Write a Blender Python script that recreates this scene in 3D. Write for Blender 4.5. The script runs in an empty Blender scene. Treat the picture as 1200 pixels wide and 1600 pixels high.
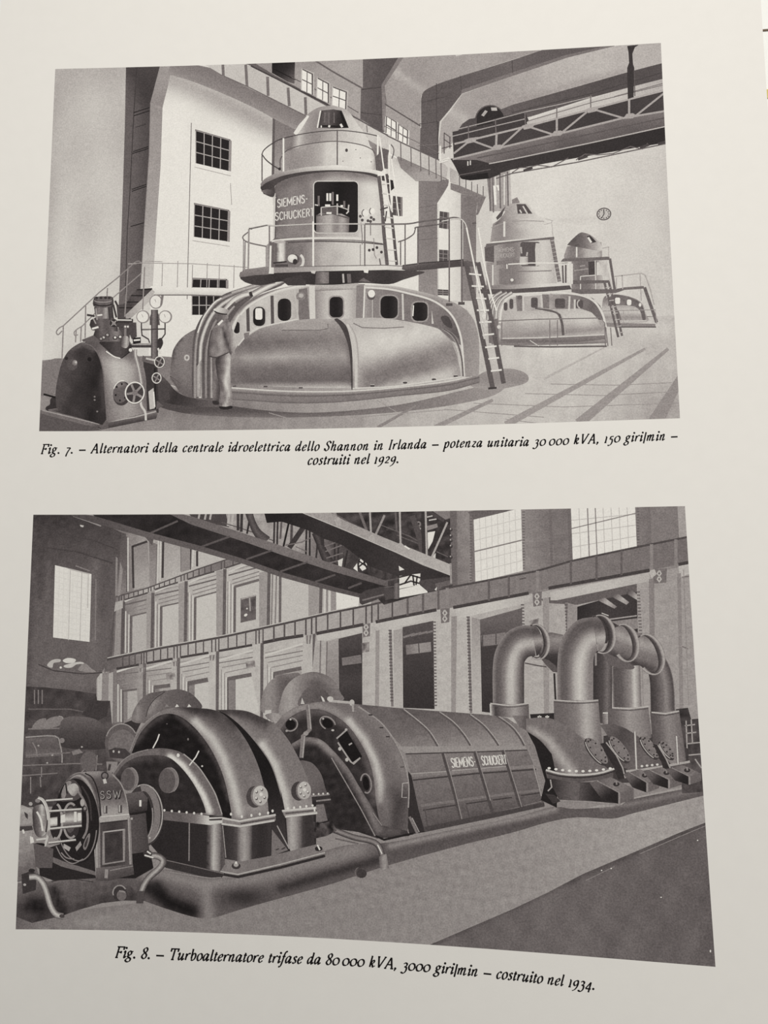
import bpy, math, random
import numpy as np
from mathutils import Vector, Matrix
from mathutils.geometry import tessellate_polygon

# ------------------------------------------------------------------ camera, light, exposure
sc = bpy.context.scene
COL = sc.collection
MM = 0.001
UNIT = 0.17                     # width of a printed photograph on the page, metres
CAM_R = (-0.133417, -0.09966, 0.007768)
CAM_T = (-0.050656, -0.007544, -1.34313)
FOC = 1350.165                  # focal length in pixels of a 1200 x 1600 frame


def rodrigues(r):
    t = math.sqrt(sum(c * c for c in r))
    k = [c / t for c in r]
    K = np.array([[0, -k[2], k[1]], [k[2], 0, -k[0]], [-k[1], k[0], 0]])
    return np.eye(3) + math.sin(t) * K + (1 - math.cos(t)) * K @ K


RW = rodrigues(CAM_R)
TW = np.array(CAM_T) * UNIT
cam_d = bpy.data.cameras.new('camera')
cam = bpy.data.objects.new('camera', cam_d)
COL.objects.link(cam)
Rt = RW.T
pos = -Rt @ TW
cam.matrix_world = Matrix([[*Rt[0], pos[0]], [*Rt[1], pos[1]], [*Rt[2], pos[2]], [0, 0, 0, 1]])
cam_d.sensor_fit = 'VERTICAL'
cam_d.sensor_height = 36
cam_d.lens = 36 * FOC / 1600
cam_d.clip_start = 0.01
sc.camera = cam

world = bpy.data.worlds.new('room_light')
sc.world = world
world.use_nodes = True
bg = world.node_tree.nodes['Background']
bg.inputs[0].default_value = (0.97, 1.0, 1.0, 1)
bg.inputs[1].default_value = WORLD_STRENGTH = 0.2


def window_light(name, loc, target, size, power, color):
    d = bpy.data.lights.new(name, 'AREA')
    d.shape = 'RECTANGLE'
    d.size, d.size_y = size
    d.energy = power
    d.color = color
    o = bpy.data.objects.new(name, d)
    COL.objects.link(o)
    o.location = loc
    o.rotation_euler = (Vector(target) - Vector(loc)).to_track_quat('-Z', 'Y').to_euler()
    return o


window_light('daylight_from_above', (0.1, 0.25, 0.5), (0.0, 0.02, 0), (0.3, 0.3), 2.66, (1.0, 0.975, 0.925))

sc.view_settings.view_transform = 'Standard'
sc.view_settings.look = 'None'
sc.view_settings.exposure = 0.0
sc.view_settings.gamma = 1.0
sc.view_settings.use_curve_mapping = False

# ------------------------------------------------------------------ the curled page
LAT = 0.005                     # the page surface is a triangle lattice of 5 mm
POW = [(2, 0), (3, 0), (4, 0), (1, 1), (2, 1), (0, 2), (1, 2), (3, 1), (2, 2)]
COEF = [0.100285, -0.03693, -0.038387, -0.077559, -0.056029, 0.023558, 0.041786, 0.042317, -0.020254]


def height(s, v):
    return sum(c * s ** m * v ** n for c, (m, n) in zip(COEF, POW))


def surf(a, b):
    """lattice coordinates (5 mm steps across and up the page) -> point in metres"""
    s, v = a * (LAT / UNIT), b * (LAT / UNIT)
    return np.stack([s, v, height(s, v)], -1) * UNIT


def surf_n(a, b):
    e = 1e-3
    du = surf(a + e, b) - surf(a - e, b)
    dv = surf(a, b + e) - surf(a, b - e)
    n = np.cross(du, dv)
    return n / np.linalg.norm(n, axis=-1, keepdims=True)


def to_px(a, b):
    q = surf(a, b) @ RW.T + TW
    d = -q[..., 2]
    return 600 + FOC * q[..., 0] / d, 800 - FOC * q[..., 1] / d


def to_page(px, py):
    """where on the page a point measured in the photograph's 1200 x 1600 frame lies (lattice units)"""
    px, py = np.asarray(px, float), np.asarray(py, float)
    a, b = (px - 560) / 28.0, (780 - py) / 28.0
    h = 1e-3
    for _ in range(7):
        x, y = to_px(a, b)
        xa, ya = to_px(a + h, b)
        xb, yb = to_px(a, b + h)
        j11, j21, j12, j22 = (xa - x) / h, (ya - y) / h, (xb - x) / h, (yb - y) / h
        det = j11 * j22 - j12 * j21
        ex, ey = x - px, y - py
        a = a - (j22 * ex - j12 * ey) / det
        b = b - (j11 * ey - j21 * ex) / det
    return a, b


def cut(poly, ka, kb, step):
    vals = [ka * p[0] + kb * p[1] for p in poly]
    lo, hi = min(vals), max(vals)
    k0 = math.floor(lo / step + 1e-7) + 1
    k1 = math.ceil(hi / step - 1e-7)
    if k0 >= k1:
        return [poly]
    out = []
    for k in range(k0, k1):
        c = k * step
        below, above, va = [], [], []
        n = len(poly)
        for i in range(n):
            p, q, vp, vq = poly[i], poly[(i + 1) % n], vals[i], vals[(i + 1) % n]
            if vp <= c:
                below.append(p)
            if vp >= c:
                above.append(p); va.append(vp)
            if (vp < c < vq) or (vq < c < vp):
                t = (c - vp) / (vq - vp)
                m = tuple(x + (y - x) * t for x, y in zip(p, q))
                below.append(m); above.append(m); va.append(c)
        if len(below) > 2:
            out.append(below)
        poly, vals = above, va
        if len(poly) < 3:
            return out
    out.append(poly)
    return out


def clip_rect(poly, r):
    for ax, lim, sg in ((0, r[0], 1), (0, r[1], -1), (1, r[2], 1), (1, r[3], -1)):
        d = [(p[ax] - lim) * sg for p in poly]
        if min(d) >= 0:
            continue
        if max(d) <= 0:
            return None
        out, n = [], len(poly)
        for i in range(n):
            p, q, dp, dq = poly[i], poly[(i + 1) % n], d[i], d[(i + 1) % n]
            if dp >= 0:
                out.append(p)
            if (dp >= 0) != (dq >= 0):
                t = dp / (dp - dq)
                out.append(tuple(x + (y - x) * t for x, y in zip(p, q)))
        poly = out
        if len(poly) < 3:
            return None
    return poly


def lattice_pieces(poly, div=1):
    out = [poly]
    if div > 1:
        st = 1.0 / div
        out = [q for p in out for q in cut(p, 0, 1, st)]
        out = [q for p in out for q in cut(p, 1, 0, st)]
    else:
        out = [q for p in out for q in cut(p, 0, 1, 1)]
        out = [q for p in out for q in cut(p, 1, 0, 1)]
    return [q for p in out for q in cut(p, 1, 1, 1)]


def lattice_points(A, B, cen):
    """points of the faceted page: A, B lattice coordinates, cen centroid of the piece each one belongs to"""
    i, j = np.floor(cen[:, 0]), np.floor(cen[:, 1])
    up = (cen[:, 0] - i) + (cen[:, 1] - j) > 1
    o = (i + up, j + up)
    sg = np.where(up, -1.0, 1.0)
    wa, wb = (A - o[0]) * sg, (B - o[1]) * sg
    w0 = 1 - wa - wb

    def mix(f):
        return f(*o) * w0[:, None] + f(o[0] + sg, o[1]) * wa[:, None] + f(o[0], o[1] + sg) * wb[:, None]
    return mix(surf), mix(surf_n)


# ------------------------------------------------------------------ tones: what the ink was printed to look like
def s2l(c):
    c = np.asarray(c, float) / 255
    return np.where(c <= .04045, c / 12.92, ((c + .055) / 1.055) ** 2.4)


def paper_seen(x, y):
    """brightness of bare paper in the photograph, used to turn a grey read off it into ink density"""
    u, v = x / 1200 - .5, y / 1600 - .5
    return 214 + 12 * u - 36 * v + 1.4 * u * v - 6 * u * u - 8 * v * v


PAPER = (0.808, 0.779, 0.738)


class G:
    """a tone field over the picture: call it with pixel arrays, get greys 0..255"""

    def __init__(self, f):
        self.f = f if callable(f) else (lambda x, y: np.full(np.shape(x), float(f)))

    def __call__(self, x, y):
        return self.f(x, y)

    @staticmethod
    def lin(p, q, tones):
        if not isinstance(tones[0], tuple):
            tones = [(i / (len(tones) - 1), t) for i, t in enumerate(tones)]
        T, V = [t[0] for t in tones], [t[1] for t in tones]
        dx, dy = q[0] - p[0], q[1] - p[1]
        d2 = dx * dx + dy * dy
        return G(lambda x, y: np.interp(((x - p[0]) * dx + (y - p[1]) * dy) / d2, T, V))

    def st(self, pts, w, tone, a=1.0):
        f = self.f

        def g(x, y):
            d = np.full(np.shape(x), 1e9)
            for (x0, y0), (x1, y1) in zip(pts, pts[1:]):
                dx, dy = x1 - x0, y1 - y0
                t = np.clip(((x - x0) * dx + (y - y0) * dy) / (dx * dx + dy * dy + 1e-9), 0, 1)
                d = np.minimum(d, (x - x0 - t * dx) ** 2 + (y - y0 - t * dy) ** 2)
            k = a * np.exp(-d / (w * w))
            return f(x, y) * (1 - k) + tone * k
        return G(g)

    def bl(self, cx, cy, rx, ry, tone, a=1.0):
        f = self.f

        def g(x, y):
            k = a * np.exp(-(((x - cx) / rx) ** 2 + ((y - cy) / ry) ** 2))
            return f(x, y) * (1 - k) + tone * k
        return G(g)

    def nz(self, size, amp, seed=1):
        f = self.f
        rng = np.random.RandomState(seed)
        waves = [(rng.uniform(.5, 1.8), rng.uniform(0, 6.28), rng.uniform(0, 6.28)) for _ in range(9)]

        def g(x, y):
            n = 0
            for k, th, ph in waves:
                n = n + np.sin((x * math.cos(th) + y * math.sin(th)) * k / size + ph)
            return f(x, y) + amp * n / 3
        return G(g)


# ------------------------------------------------------------------ drawing flat ink on the page
LEVEL = {}
STEP = 2.0e-6                   # one film of ink


class Ink:
    """collects the patches of one printed shape and links them as ONE mesh lying on the page"""

    def __init__(self, name, parent, label=None, rect=None, material=None):
        self.name, self.parent, self.label, self.rect, self.mat = name, parent, label, rect, material
        self.V, self.F, self.C, self.H, self.TN = [], [], [], [], []
        self.nv = 0

    def add(self, polys, tone, div=1):
        """polys: pixel polygons (x, y, tone) triangulated/convex; tone: None, number or field"""
        flat = [p for q in polys for p in q]
        if not flat:
            return
        arr = np.array([(p[0], p[1], p[2] if len(p) > 2 else 0.0) for p in flat])
        a, b = to_page(arr[:, 0], arr[:, 1])
        pts = list(zip(a.tolist(), b.tolist(), arr[:, 2].tolist()))
        pieces, k = [], 0
        for q in polys:
            poly = pts[k:k + len(q)]
            k += len(q)
            if sum(p[0] * r[1] - r[0] * p[1] for p, r in zip(poly, poly[1:] + poly[:1])) < 0:
                poly.reverse()
            if self.rect:
                poly = clip_rect(poly, self.rect)
                if poly is None:
                    continue
            pieces += lattice_pieces(poly, div)
        if not pieces:
            return
        cells, lev = set(), 0
        for p in pieces:
            xs, ys = [q[0] for q in p], [q[1] for q in p]
            for i in range(math.floor(min(xs) * 6), math.floor(max(xs) * 6) + 1):
                for j in range(math.floor(min(ys) * 6), math.floor(max(ys) * 6) + 1):
                    cells.add((i, j))
        for c in cells:
            lev = max(lev, LEVEL.get(c, 0))
        lev += 1
        for c in cells:
            LEVEL[c] = lev
        n = [len(p) for p in pieces]
        A = np.array([q for p in pieces for q in p])
        cen = np.repeat(np.array([[sum(q[0] for q in p) / len(p), sum(q[1] for q in p) / len(p)] for p in pieces]), n, axis=0)
        P, N = lattice_points(A[:, 0], A[:, 1], cen)
        x, y = to_px(A[:, 0], A[:, 1])
        g = A[:, 2] if tone is None else (tone(x, y) if callable(tone) else np.full(len(A), float(tone)))
        g = g - 15 * np.clip((82 - g) / 40, 0, 1) ** 1.2 + 4 * np.clip((g - 120) / 60, 0, 1)
        alb = np.clip(s2l(np.clip(g, 20, 250)) / s2l(paper_seen(x, y)), 0.006, 1.0)
        self.V.append(P + N * (STEP * lev))
        self.N = N
        self.TN.append(N)
        self.C.append(alb)
        for m in n:
            self.F.append(tuple(range(self.nv, self.nv + m)))
            self.nv += m

    def build(self):
        me = bpy.data.meshes.new(self.name)
        V = np.concatenate(self.V)
        me.from_pydata(V.tolist(), [], self.F)
        at = me.color_attributes.new('ink', 'FLOAT_COLOR', 'POINT')
        t = np.concatenate(self.C)
        dark = np.clip(1 - t, 0, 1) ** 1.8
        rgba = np.stack([PAPER[0] * t * (1 + .11 * dark), PAPER[1] * t * (1 - .045 * dark), PAPER[2] * t * (1 + .03 * dark), np.ones_like(t)], 1)
        at.data.foreach_set('color', rgba.ravel().astype(np.float32))
        me.materials.append(self.mat)
        me.polygons.foreach_set('use_smooth', [True] * len(me.polygons))
        me.update()
        me.normals_split_custom_set_from_vertices(np.concatenate(self.TN).tolist())
        o = bpy.data.objects.new(self.name, me)
        COL.objects.link(o)
        o.parent = self.parent
        if self.label:
            o['label'] = self.label
        return o


CUR = None
PHOTO = dict(parent=None, rect=None, mat=None)


def sub(name, label=None):
    """start the next printed shape of the current photograph"""
    global CUR
    done()
    CUR = Ink(name, PHOTO['parent'], label, PHOTO['rect'], PHOTO['mat'])


def done():
    global CUR
    o = None
    if CUR is not None and CUR.V:
        o = CUR.build()
    CUR = None
    return o


def sp(pts, n=8, closed=False):
    """smooth curve through points"""
    P = [tuple(p) for p in pts]
    N = len(P)
    out = []
    for i in range(N if closed else N - 1):
        if closed:
            p0, p1, p2, p3 = P[i - 1], P[i], P[(i + 1) % N], P[(i + 2) % N]
        else:
            p1, p2 = P[i], P[i + 1]
            p0 = P[i - 1] if i else tuple(2 * a - b for a, b in zip(p1, p2))
            p3 = P[i + 2] if i + 2 < N else tuple(2 * a - b for a, b in zip(p2, p1))
        for k in range(n):
            t = k / n
            out.append(tuple(.5 * (2 * b + (c - a) * t + (2 * a - 5 * b + 4 * c - d) * t * t + (3 * b - a - 3 * c + d) * t ** 3)
                             for a, b, c, d in zip(p0, p1, p2, p3)))
    if not closed:
        out.append(P[-1])
    return out


def dense(pts, step=26, closed=True):
    out = []
    n = len(pts)
    for i in range(n if closed else n - 1):
        p, q = pts[i], pts[(i + 1) % n]
        m = max(1, int(math.hypot(q[0] - p[0], q[1] - p[1]) / step))
        out += [tuple(a + (b - a) * k / m for a, b in zip(p, q)) for k in range(m)]
    if not closed:
        out.append(tuple(pts[-1]))
    return out


def P(pts, tone, div=None):
    """filled outline"""
    q = dense([p[:2] for p in pts])
    tri = tessellate_polygon([[Vector((x, y, 0)) for x, y in q]])
    if div is None:
        div = 5 if callable(tone) else 1
    CUR.add([[q[i] for i in t] for t in tri], tone, div)


def resample(pts, n):
    d = [0]
    for p, q in zip(pts, pts[1:]):
        d.append(d[-1] + math.hypot(q[0] - p[0], q[1] - p[1]))
    t = np.linspace(0, d[-1], n)
    return list(zip(np.interp(t, d, [p[0] for p in pts]), np.interp(t, d, [p[1] for p in pts])))


def B(a, b, prof, n=None):
    """surface swept between two curves; prof: tones across from a to b, (t, tone) pairs, or f(t, s)"""
    def length(c):
        return sum(math.hypot(q[0] - p[0], q[1] - p[1]) for p, q in zip(c, c[1:]))
    if n is None:
        n = max(2, len(a), len(b), int(max(length(a), length(b)) / 12) + 1)
    a, b = resample(a, n), resample(b, n)
    if callable(prof):
        T = np.linspace(0, 1, 9)
        f = prof
    else:
        if not isinstance(prof[0], tuple):
            prof = [(i / max(1, len(prof) - 1), t) for i, t in enumerate(prof)]
        T = sorted(set([p[0] for p in prof] + list(np.linspace(0, 1, 5))))
        X, Y = [p[0] for p in prof], [p[1] for p in prof]
        f = lambda t, s: float(np.interp(t, X, Y))
    polys = []
    for i in range(n - 1):
        s0, s1 = i / (n - 1), (i + 1) / (n - 1)
        for t0, t1 in zip(T, T[1:]):
            def at(i, t, s):
                return (a[i][0] + (b[i][0] - a[i][0]) * t, a[i][1] + (b[i][1] - a[i][1]) * t, f(t, s))
            polys.append([at(i, t0, s0), at(i + 1, t0, s1), at(i + 1, t1, s1), at(i, t1, s0)])
    CUR.add(polys, None)


def sides(pts, w, closed=False):
    n = len(pts)
    W = list(w) if isinstance(w, (list, tuple)) else [w] * n
    if len(W) != n:
        W = list(np.interp(np.linspace(0, 1, n), np.linspace(0, 1, len(W)), W))
    A, Bq = [], []
    for i in range(n):
        if closed:
            p, q = pts[i - 1], pts[(i + 1) % n]
        else:
            p, q = pts[max(0, i - 1)], pts[min(n - 1, i + 1)]
        dx, dy = q[0] - p[0], q[1] - p[1]
        l = math.hypot(dx, dy) or 1
        nx, ny = -dy / l, dx / l
        if 0 < i < n - 1 or closed:
            e = pts[i]
            f = pts[i - 1]
            ex, ey = e[0] - f[0], e[1] - f[1]
            le = math.hypot(ex, ey) or 1
            c = abs((-ey / le) * nx + (ex / le) * ny)
            m = 1 / max(.6, c)
        else:
            m = 1
        h = W[i] / 2 * m
        A.append((pts[i][0] - nx * h, pts[i][1] - ny * h))
        Bq.append((pts[i][0] + nx * h, pts[i][1] + ny * h))
    return A, Bq


def ribbon(pts, w, tone, closed=False):
    """quads of a line; used by L and by the lettering"""
    A, Bq = sides(pts, w, closed)
    n = len(pts)
    return [[A[i], A[(i + 1) % n], Bq[(i + 1) % n], Bq[i]] for i in range(n if closed else n - 1)]


def L(pts, w, tone, closed=False):
    CUR.add(ribbon(dense(pts, 40, closed), w, tone, closed), tone)


def LL(lines, w, tone):
    """several lines of one film"""
    CUR.add([q for l in lines for q in ribbon(dense(l, 40, False), w, tone)], tone)


def T(pts, w, prof):
    """tube: a line with tones across it"""
    A, Bq = sides(pts, w)
    B(A, Bq, prof, n=max(len(pts), 2))


def arc(cx, cy, rx, ry, a0=0, a1=360, n=None, rot=0):
    n = n or max(10, int(max(rx, ry) * abs(a1 - a0) / 360 * 1.6) + 6)
    c, s = math.cos(math.radians(rot)), math.sin(math.radians(rot))
    out = []
    for i in range(n + 1):
        t = math.radians(a0 + (a1 - a0) * i / n)
        x, y = rx * math.cos(t), ry * math.sin(t)
        out.append((cx + x * c - y * s, cy + x * s + y * c))
    return out


def O(cx, cy, rx, ry, tone, rot=0, div=None):
    P(arc(cx, cy, rx, ry, rot=rot)[:-1], tone, div if div else (8 if callable(tone) else 1))


def RG(cx, cy, rx, ry, w, tone, rot=0, a0=0, a1=360):
    pts = arc(cx, cy, rx, ry, a0, a1, rot=rot)
    if abs(a1 - a0) == 360:
        CUR.add(ribbon(pts[:-1], w, tone, True), tone)
    else:
        CUR.add(ribbon(pts, w, tone), tone)


def crescent(cx, cy, rx, ry, dx, prof, rot=0, a0=-100, a1=120):
    """band of a flange ring seen at an angle, thinning out at both ends"""
    B(arc(cx, cy, rx, ry, a0, a1, 30, rot), arc(cx, cy, rx + dx, ry + dx * .35, a0, a1, 30, rot), prof)


def rrect(x0, y0, x1, y1, r, n=4):
    out = []
    for cx, cy, a in ((x1 - r, y0 + r, -90), (x1 - r, y1 - r, 0), (x0 + r, y1 - r, 90), (x0 + r, y0 + r, 180)):
        for k in range(n + 1):
            t = math.radians(a + 90 * k / n)
            out.append((cx + r * math.cos(t), cy + r * math.sin(t)))
    return out


def quad(p00, p10, p11, p01, u, v):
    """point of a four-sided patch: corners top left, top right, bottom right, bottom left"""
    return tuple((a * (1 - u) + b * u) * (1 - v) + (d * (1 - u) + c * u) * v for a, b, c, d in zip(p00, p10, p11, p01))


def panes(c, nx, ny, glass, bar, w=1.0, wy=None):
    """window: glass with its bars"""
    P(c, glass)
    ls = [[quad(*c, i / nx, 0), quad(*c, i / nx, 1)] for i in range(1, nx)]
    ls2 = [[quad(*c, 0, j / ny), quad(*c, 1, j / ny)] for j in range(1, ny)]
    if ls:
        LL(ls, w, bar)
    if ls2:
        LL(ls2, wy or w, bar)


# ------------------------------------------------------------------ materials
def nodes_of(m):
    m.use_nodes = True
    return m.node_tree.nodes, m.node_tree.links


def ink_material(name, grain):
    m = bpy.data.materials.new(name)
    N, Lk = nodes_of(m)
    bs = N['Principled BSDF']
    bs.inputs['Roughness'].default_value = .62
    bs.inputs['Specular IOR Level'].default_value = .06
    at = N.new('ShaderNodeAttribute'); at.attribute_name = 'ink'
    tc = N.new('ShaderNodeTexCoord')
    n1 = N.new('ShaderNodeTexNoise'); n1.inputs['Scale'].default_value = 2700; n1.inputs['Detail'].default_value = 1
    n2 = N.new('ShaderNodeTexNoise'); n2.inputs['Scale'].default_value = 600; n2.inputs['Detail'].default_value = 3
    Lk.new(tc.outputs['Object'], n1.inputs['Vector']); Lk.new(tc.outputs['Object'], n2.inputs['Vector'])
    r1 = N.new('ShaderNodeMapRange'); r1.inputs[1].default_value = .25; r1.inputs[2].default_value = .75
    r1.inputs[3].default_value = 1 - grain; r1.inputs[4].default_value = 1 + grain
    r2 = N.new('ShaderNodeMapRange'); r2.inputs[1].default_value = .3; r2.inputs[2].default_value = .7
    r2.inputs[3].default_value = 1 - grain * .25; r2.inputs[4].default_value = 1 + grain * .25
    Lk.new(n1.outputs[0], r1.inputs[0]); Lk.new(n2.outputs[0], r2.inputs[0])
    mu = N.new('ShaderNodeMath'); mu.operation = 'MULTIPLY'
    Lk.new(r1.outputs[0], mu.inputs[0]); Lk.new(r2.outputs[0], mu.inputs[1])
    bw = N.new('ShaderNodeRGBToBW'); Lk.new(at.outputs['Color'], bw.inputs[0])
    ms = N.new('ShaderNodeMapRange'); ms.inputs[1].default_value = .1; ms.inputs[2].default_value = .7
    ms.inputs[3].default_value = 1; ms.inputs[4].default_value = .3
    Lk.new(bw.outputs[0], ms.inputs[0])
    on = N.new('ShaderNodeMix'); on.inputs[2].default_value = 1.0
    Lk.new(ms.outputs[0], on.inputs[0]); Lk.new(mu.outputs[0], on.inputs[3])
    mx = N.new('ShaderNodeVectorMath'); mx.operation = 'SCALE'
    Lk.new(at.outputs['Color'], mx.inputs[0]); Lk.new(on.outputs[0], mx.inputs['Scale'])
    Lk.new(mx.outputs[0], bs.inputs['Base Color'])
    return m


def paper_material(name, color, spread=.02, rough=.8):
    m = bpy.data.materials.new(name)
    N, Lk = nodes_of(m)
    bs = N['Principled BSDF']
    bs.inputs['Roughness'].default_value = rough
    bs.inputs['Specular IOR Level'].default_value = .15
    tc = N.new('ShaderNodeTexCoord')
    n1 = N.new('ShaderNodeTexNoise'); n1.inputs['Scale'].default_value = 260; n1.inputs['Detail'].default_value = 5
    Lk.new(tc.outputs['Object'], n1.inputs['Vector'])
    cr = N.new('ShaderNodeMix'); cr.data_type = 'RGBA'
    cr.inputs[6].default_value = (*[c * (1 - spread) for c in color], 1)
    cr.inputs[7].default_value = (*[min(1, c * (1 + spread)) for c in color], 1)
    Lk.new(n1.outputs[0], cr.inputs[0])
    Lk.new(cr.outputs[2], bs.inputs['Base Color'])
    bp = N.new('ShaderNodeBump'); bp.inputs['Strength'].default_value = .05; bp.inputs['Distance'].default_value = .0002
    n2 = N.new('ShaderNodeTexNoise'); n2.inputs['Scale'].default_value = 1500
    Lk.new(tc.outputs['Object'], n2.inputs['Vector'])
    Lk.new(n2.outputs[0], bp.inputs['Height']); Lk.new(bp.outputs[0], bs.inputs['Normal'])
    return m


M_PAPER = paper_material('uncoated_paper', PAPER)
M_EDGE = paper_material('page_edges', (.74, .70, .60), .08)
M_CLOTH = paper_material('white_cloth', (.86, .86, .84), .03)
M_INK = ink_material('halftone_ink', .24)
M_TYPE = ink_material('type_ink', .05)


def link(name, verts, faces, mat, parent=None, smooth=False):
    me = bpy.data.meshes.new(name)
    me.from_pydata([tuple(v) for v in verts], [], faces)
    me.materials.append(mat)
    if smooth:
        me.polygons.foreach_set('use_smooth', [True] * len(me.polygons))
    me.update()
    o = bpy.data.objects.new(name, me)
    COL.objects.link(o)
    o.parent = parent
    return o


# ------------------------------------------------------------------ table, book, page
TABLE_Z = -0.012
PA0, PA1, PB0, PB1 = -102.0 * MM / LAT, 112.1 * MM / LAT, -140 * MM / LAT, 163 * MM / LAT    # page edges


def grid_axis(a, b):
    return np.array([a] + [k for k in range(math.floor(a) + 1, math.ceil(b))] + [b])


def sheet_mesh(name, drop, mat, parent=None, bottom=None):
    """a sheet following the page curl, or, with bottom, a solid block under it"""
    A, Bv = grid_axis(PA0, PA1), grid_axis(PB0, PB1)
    if bottom is None:
        polys = []
        for a0, a1 in zip(A, A[1:]):
            for b0, b1 in zip(Bv, Bv[1:]):
                polys += lattice_pieces([(a0, b0), (a1, b0), (a1, b1), (a0, b1)])
        index, V, F, cenl = {}, [], [], {}
        for p in polys:
            c = (sum(q[0] for q in p) / len(p), sum(q[1] for q in p) / len(p))
            f = []
            for q in p:
                k = (round(q[0], 5), round(q[1], 5))
                if k not in index:
                    index[k] = len(V); V.append(q); cenl[index[k]] = c
                f.append(index[k])
            f = [k for i, k in enumerate(f) if k != f[i - 1]]
            if len(f) > 2:
                F.append(f)
        V = np.array(V)
        X, N = lattice_points(V[:, 0], V[:, 1], np.array([cenl[i] for i in range(len(V))]))
        o = link(name, X + N * drop, F, mat, parent, True)
        o.data.normals_split_custom_set_from_vertices(N.tolist())
        return o
    na, nb = len(A), len(Bv)
    AA, BB = np.meshgrid(A, Bv, indexing='ij')
    top = surf(AA.ravel(), BB.ravel()) + np.array([0, 0, drop])
    bot = top.copy(); bot[:, 2] = bottom
    V = np.concatenate([top, bot]); F = []
    off = na * nb
    for i in range(na - 1):
        for j in range(nb - 1):
            q = [i * nb + j, (i + 1) * nb + j, (i + 1) * nb + j + 1, i * nb + j + 1]
            F.append(q); F.append([off + k for k in reversed(q)])
    ring = [i * nb for i in range(na)] + [(na - 1) * nb + j for j in range(1, nb)] + \
           [i * nb + nb - 1 for i in range(na - 2, -1, -1)] + [j for j in range(nb - 2, 0, -1)]
    for p, q in zip(ring, ring[1:] + ring[:1]):
        F.append([q, p, off + p, off + q])
    return link(name, V, F, mat, parent)

# ------------------------------------------------------------------ lettering drawn with pen strokes
BLOCK = {   # plain capitals, cap height 1
    'S': (.56, ['s.52 .82,.4 .97,.22 1,.07 .88,.07 .68,.2 .57,.36 .5,.51 .38,.51 .14,.34 0,.16 .01,.03 .17']),
    'I': (.16, ['.08 0,.08 1']), 'E': (.5, ['.48 0,.06 0,.06 1,.48 1', '.06 .52,.42 .52']),
    'M': (.92, ['.05 0,.08 1,.46 .2,.84 1,.87 0']), 'N': (.68, ['.06 0,.06 1,.6 0,.6 1']),
    'C': (.56, ['s.54 .8,.4 .98,.2 .97,.06 .75,.04 .5,.06 .25,.2 .03,.4 .02,.54 .2']), 'H': (.6, ['.06 0,.06 1', '.54 0,.54 1', '.06 .52,.54 .52']),
    'U': (.6, ['s.06 1,.06 .3,.16 .05,.3 0,.44 .05,.54 .3,.54 1']), 'K': (.58, ['.06 0,.06 1', '.54 1,.08 .42', '.22 .6,.56 0']),
    'R': (.58, ['.06 0,.06 1', 's.06 1,.4 .98,.52 .8,.46 .58,.3 .52,.06 .5', '.3 .5,.56 0']), 'T': (.54, ['.27 0,.27 1', '.02 1,.52 1']),
    'W': (1.0, ['.03 1,.26 0,.5 .85,.74 0,.97 1']), '-': (.4, ['.08 .45,.34 .45']), ' ': (.4, []),
}
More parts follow.
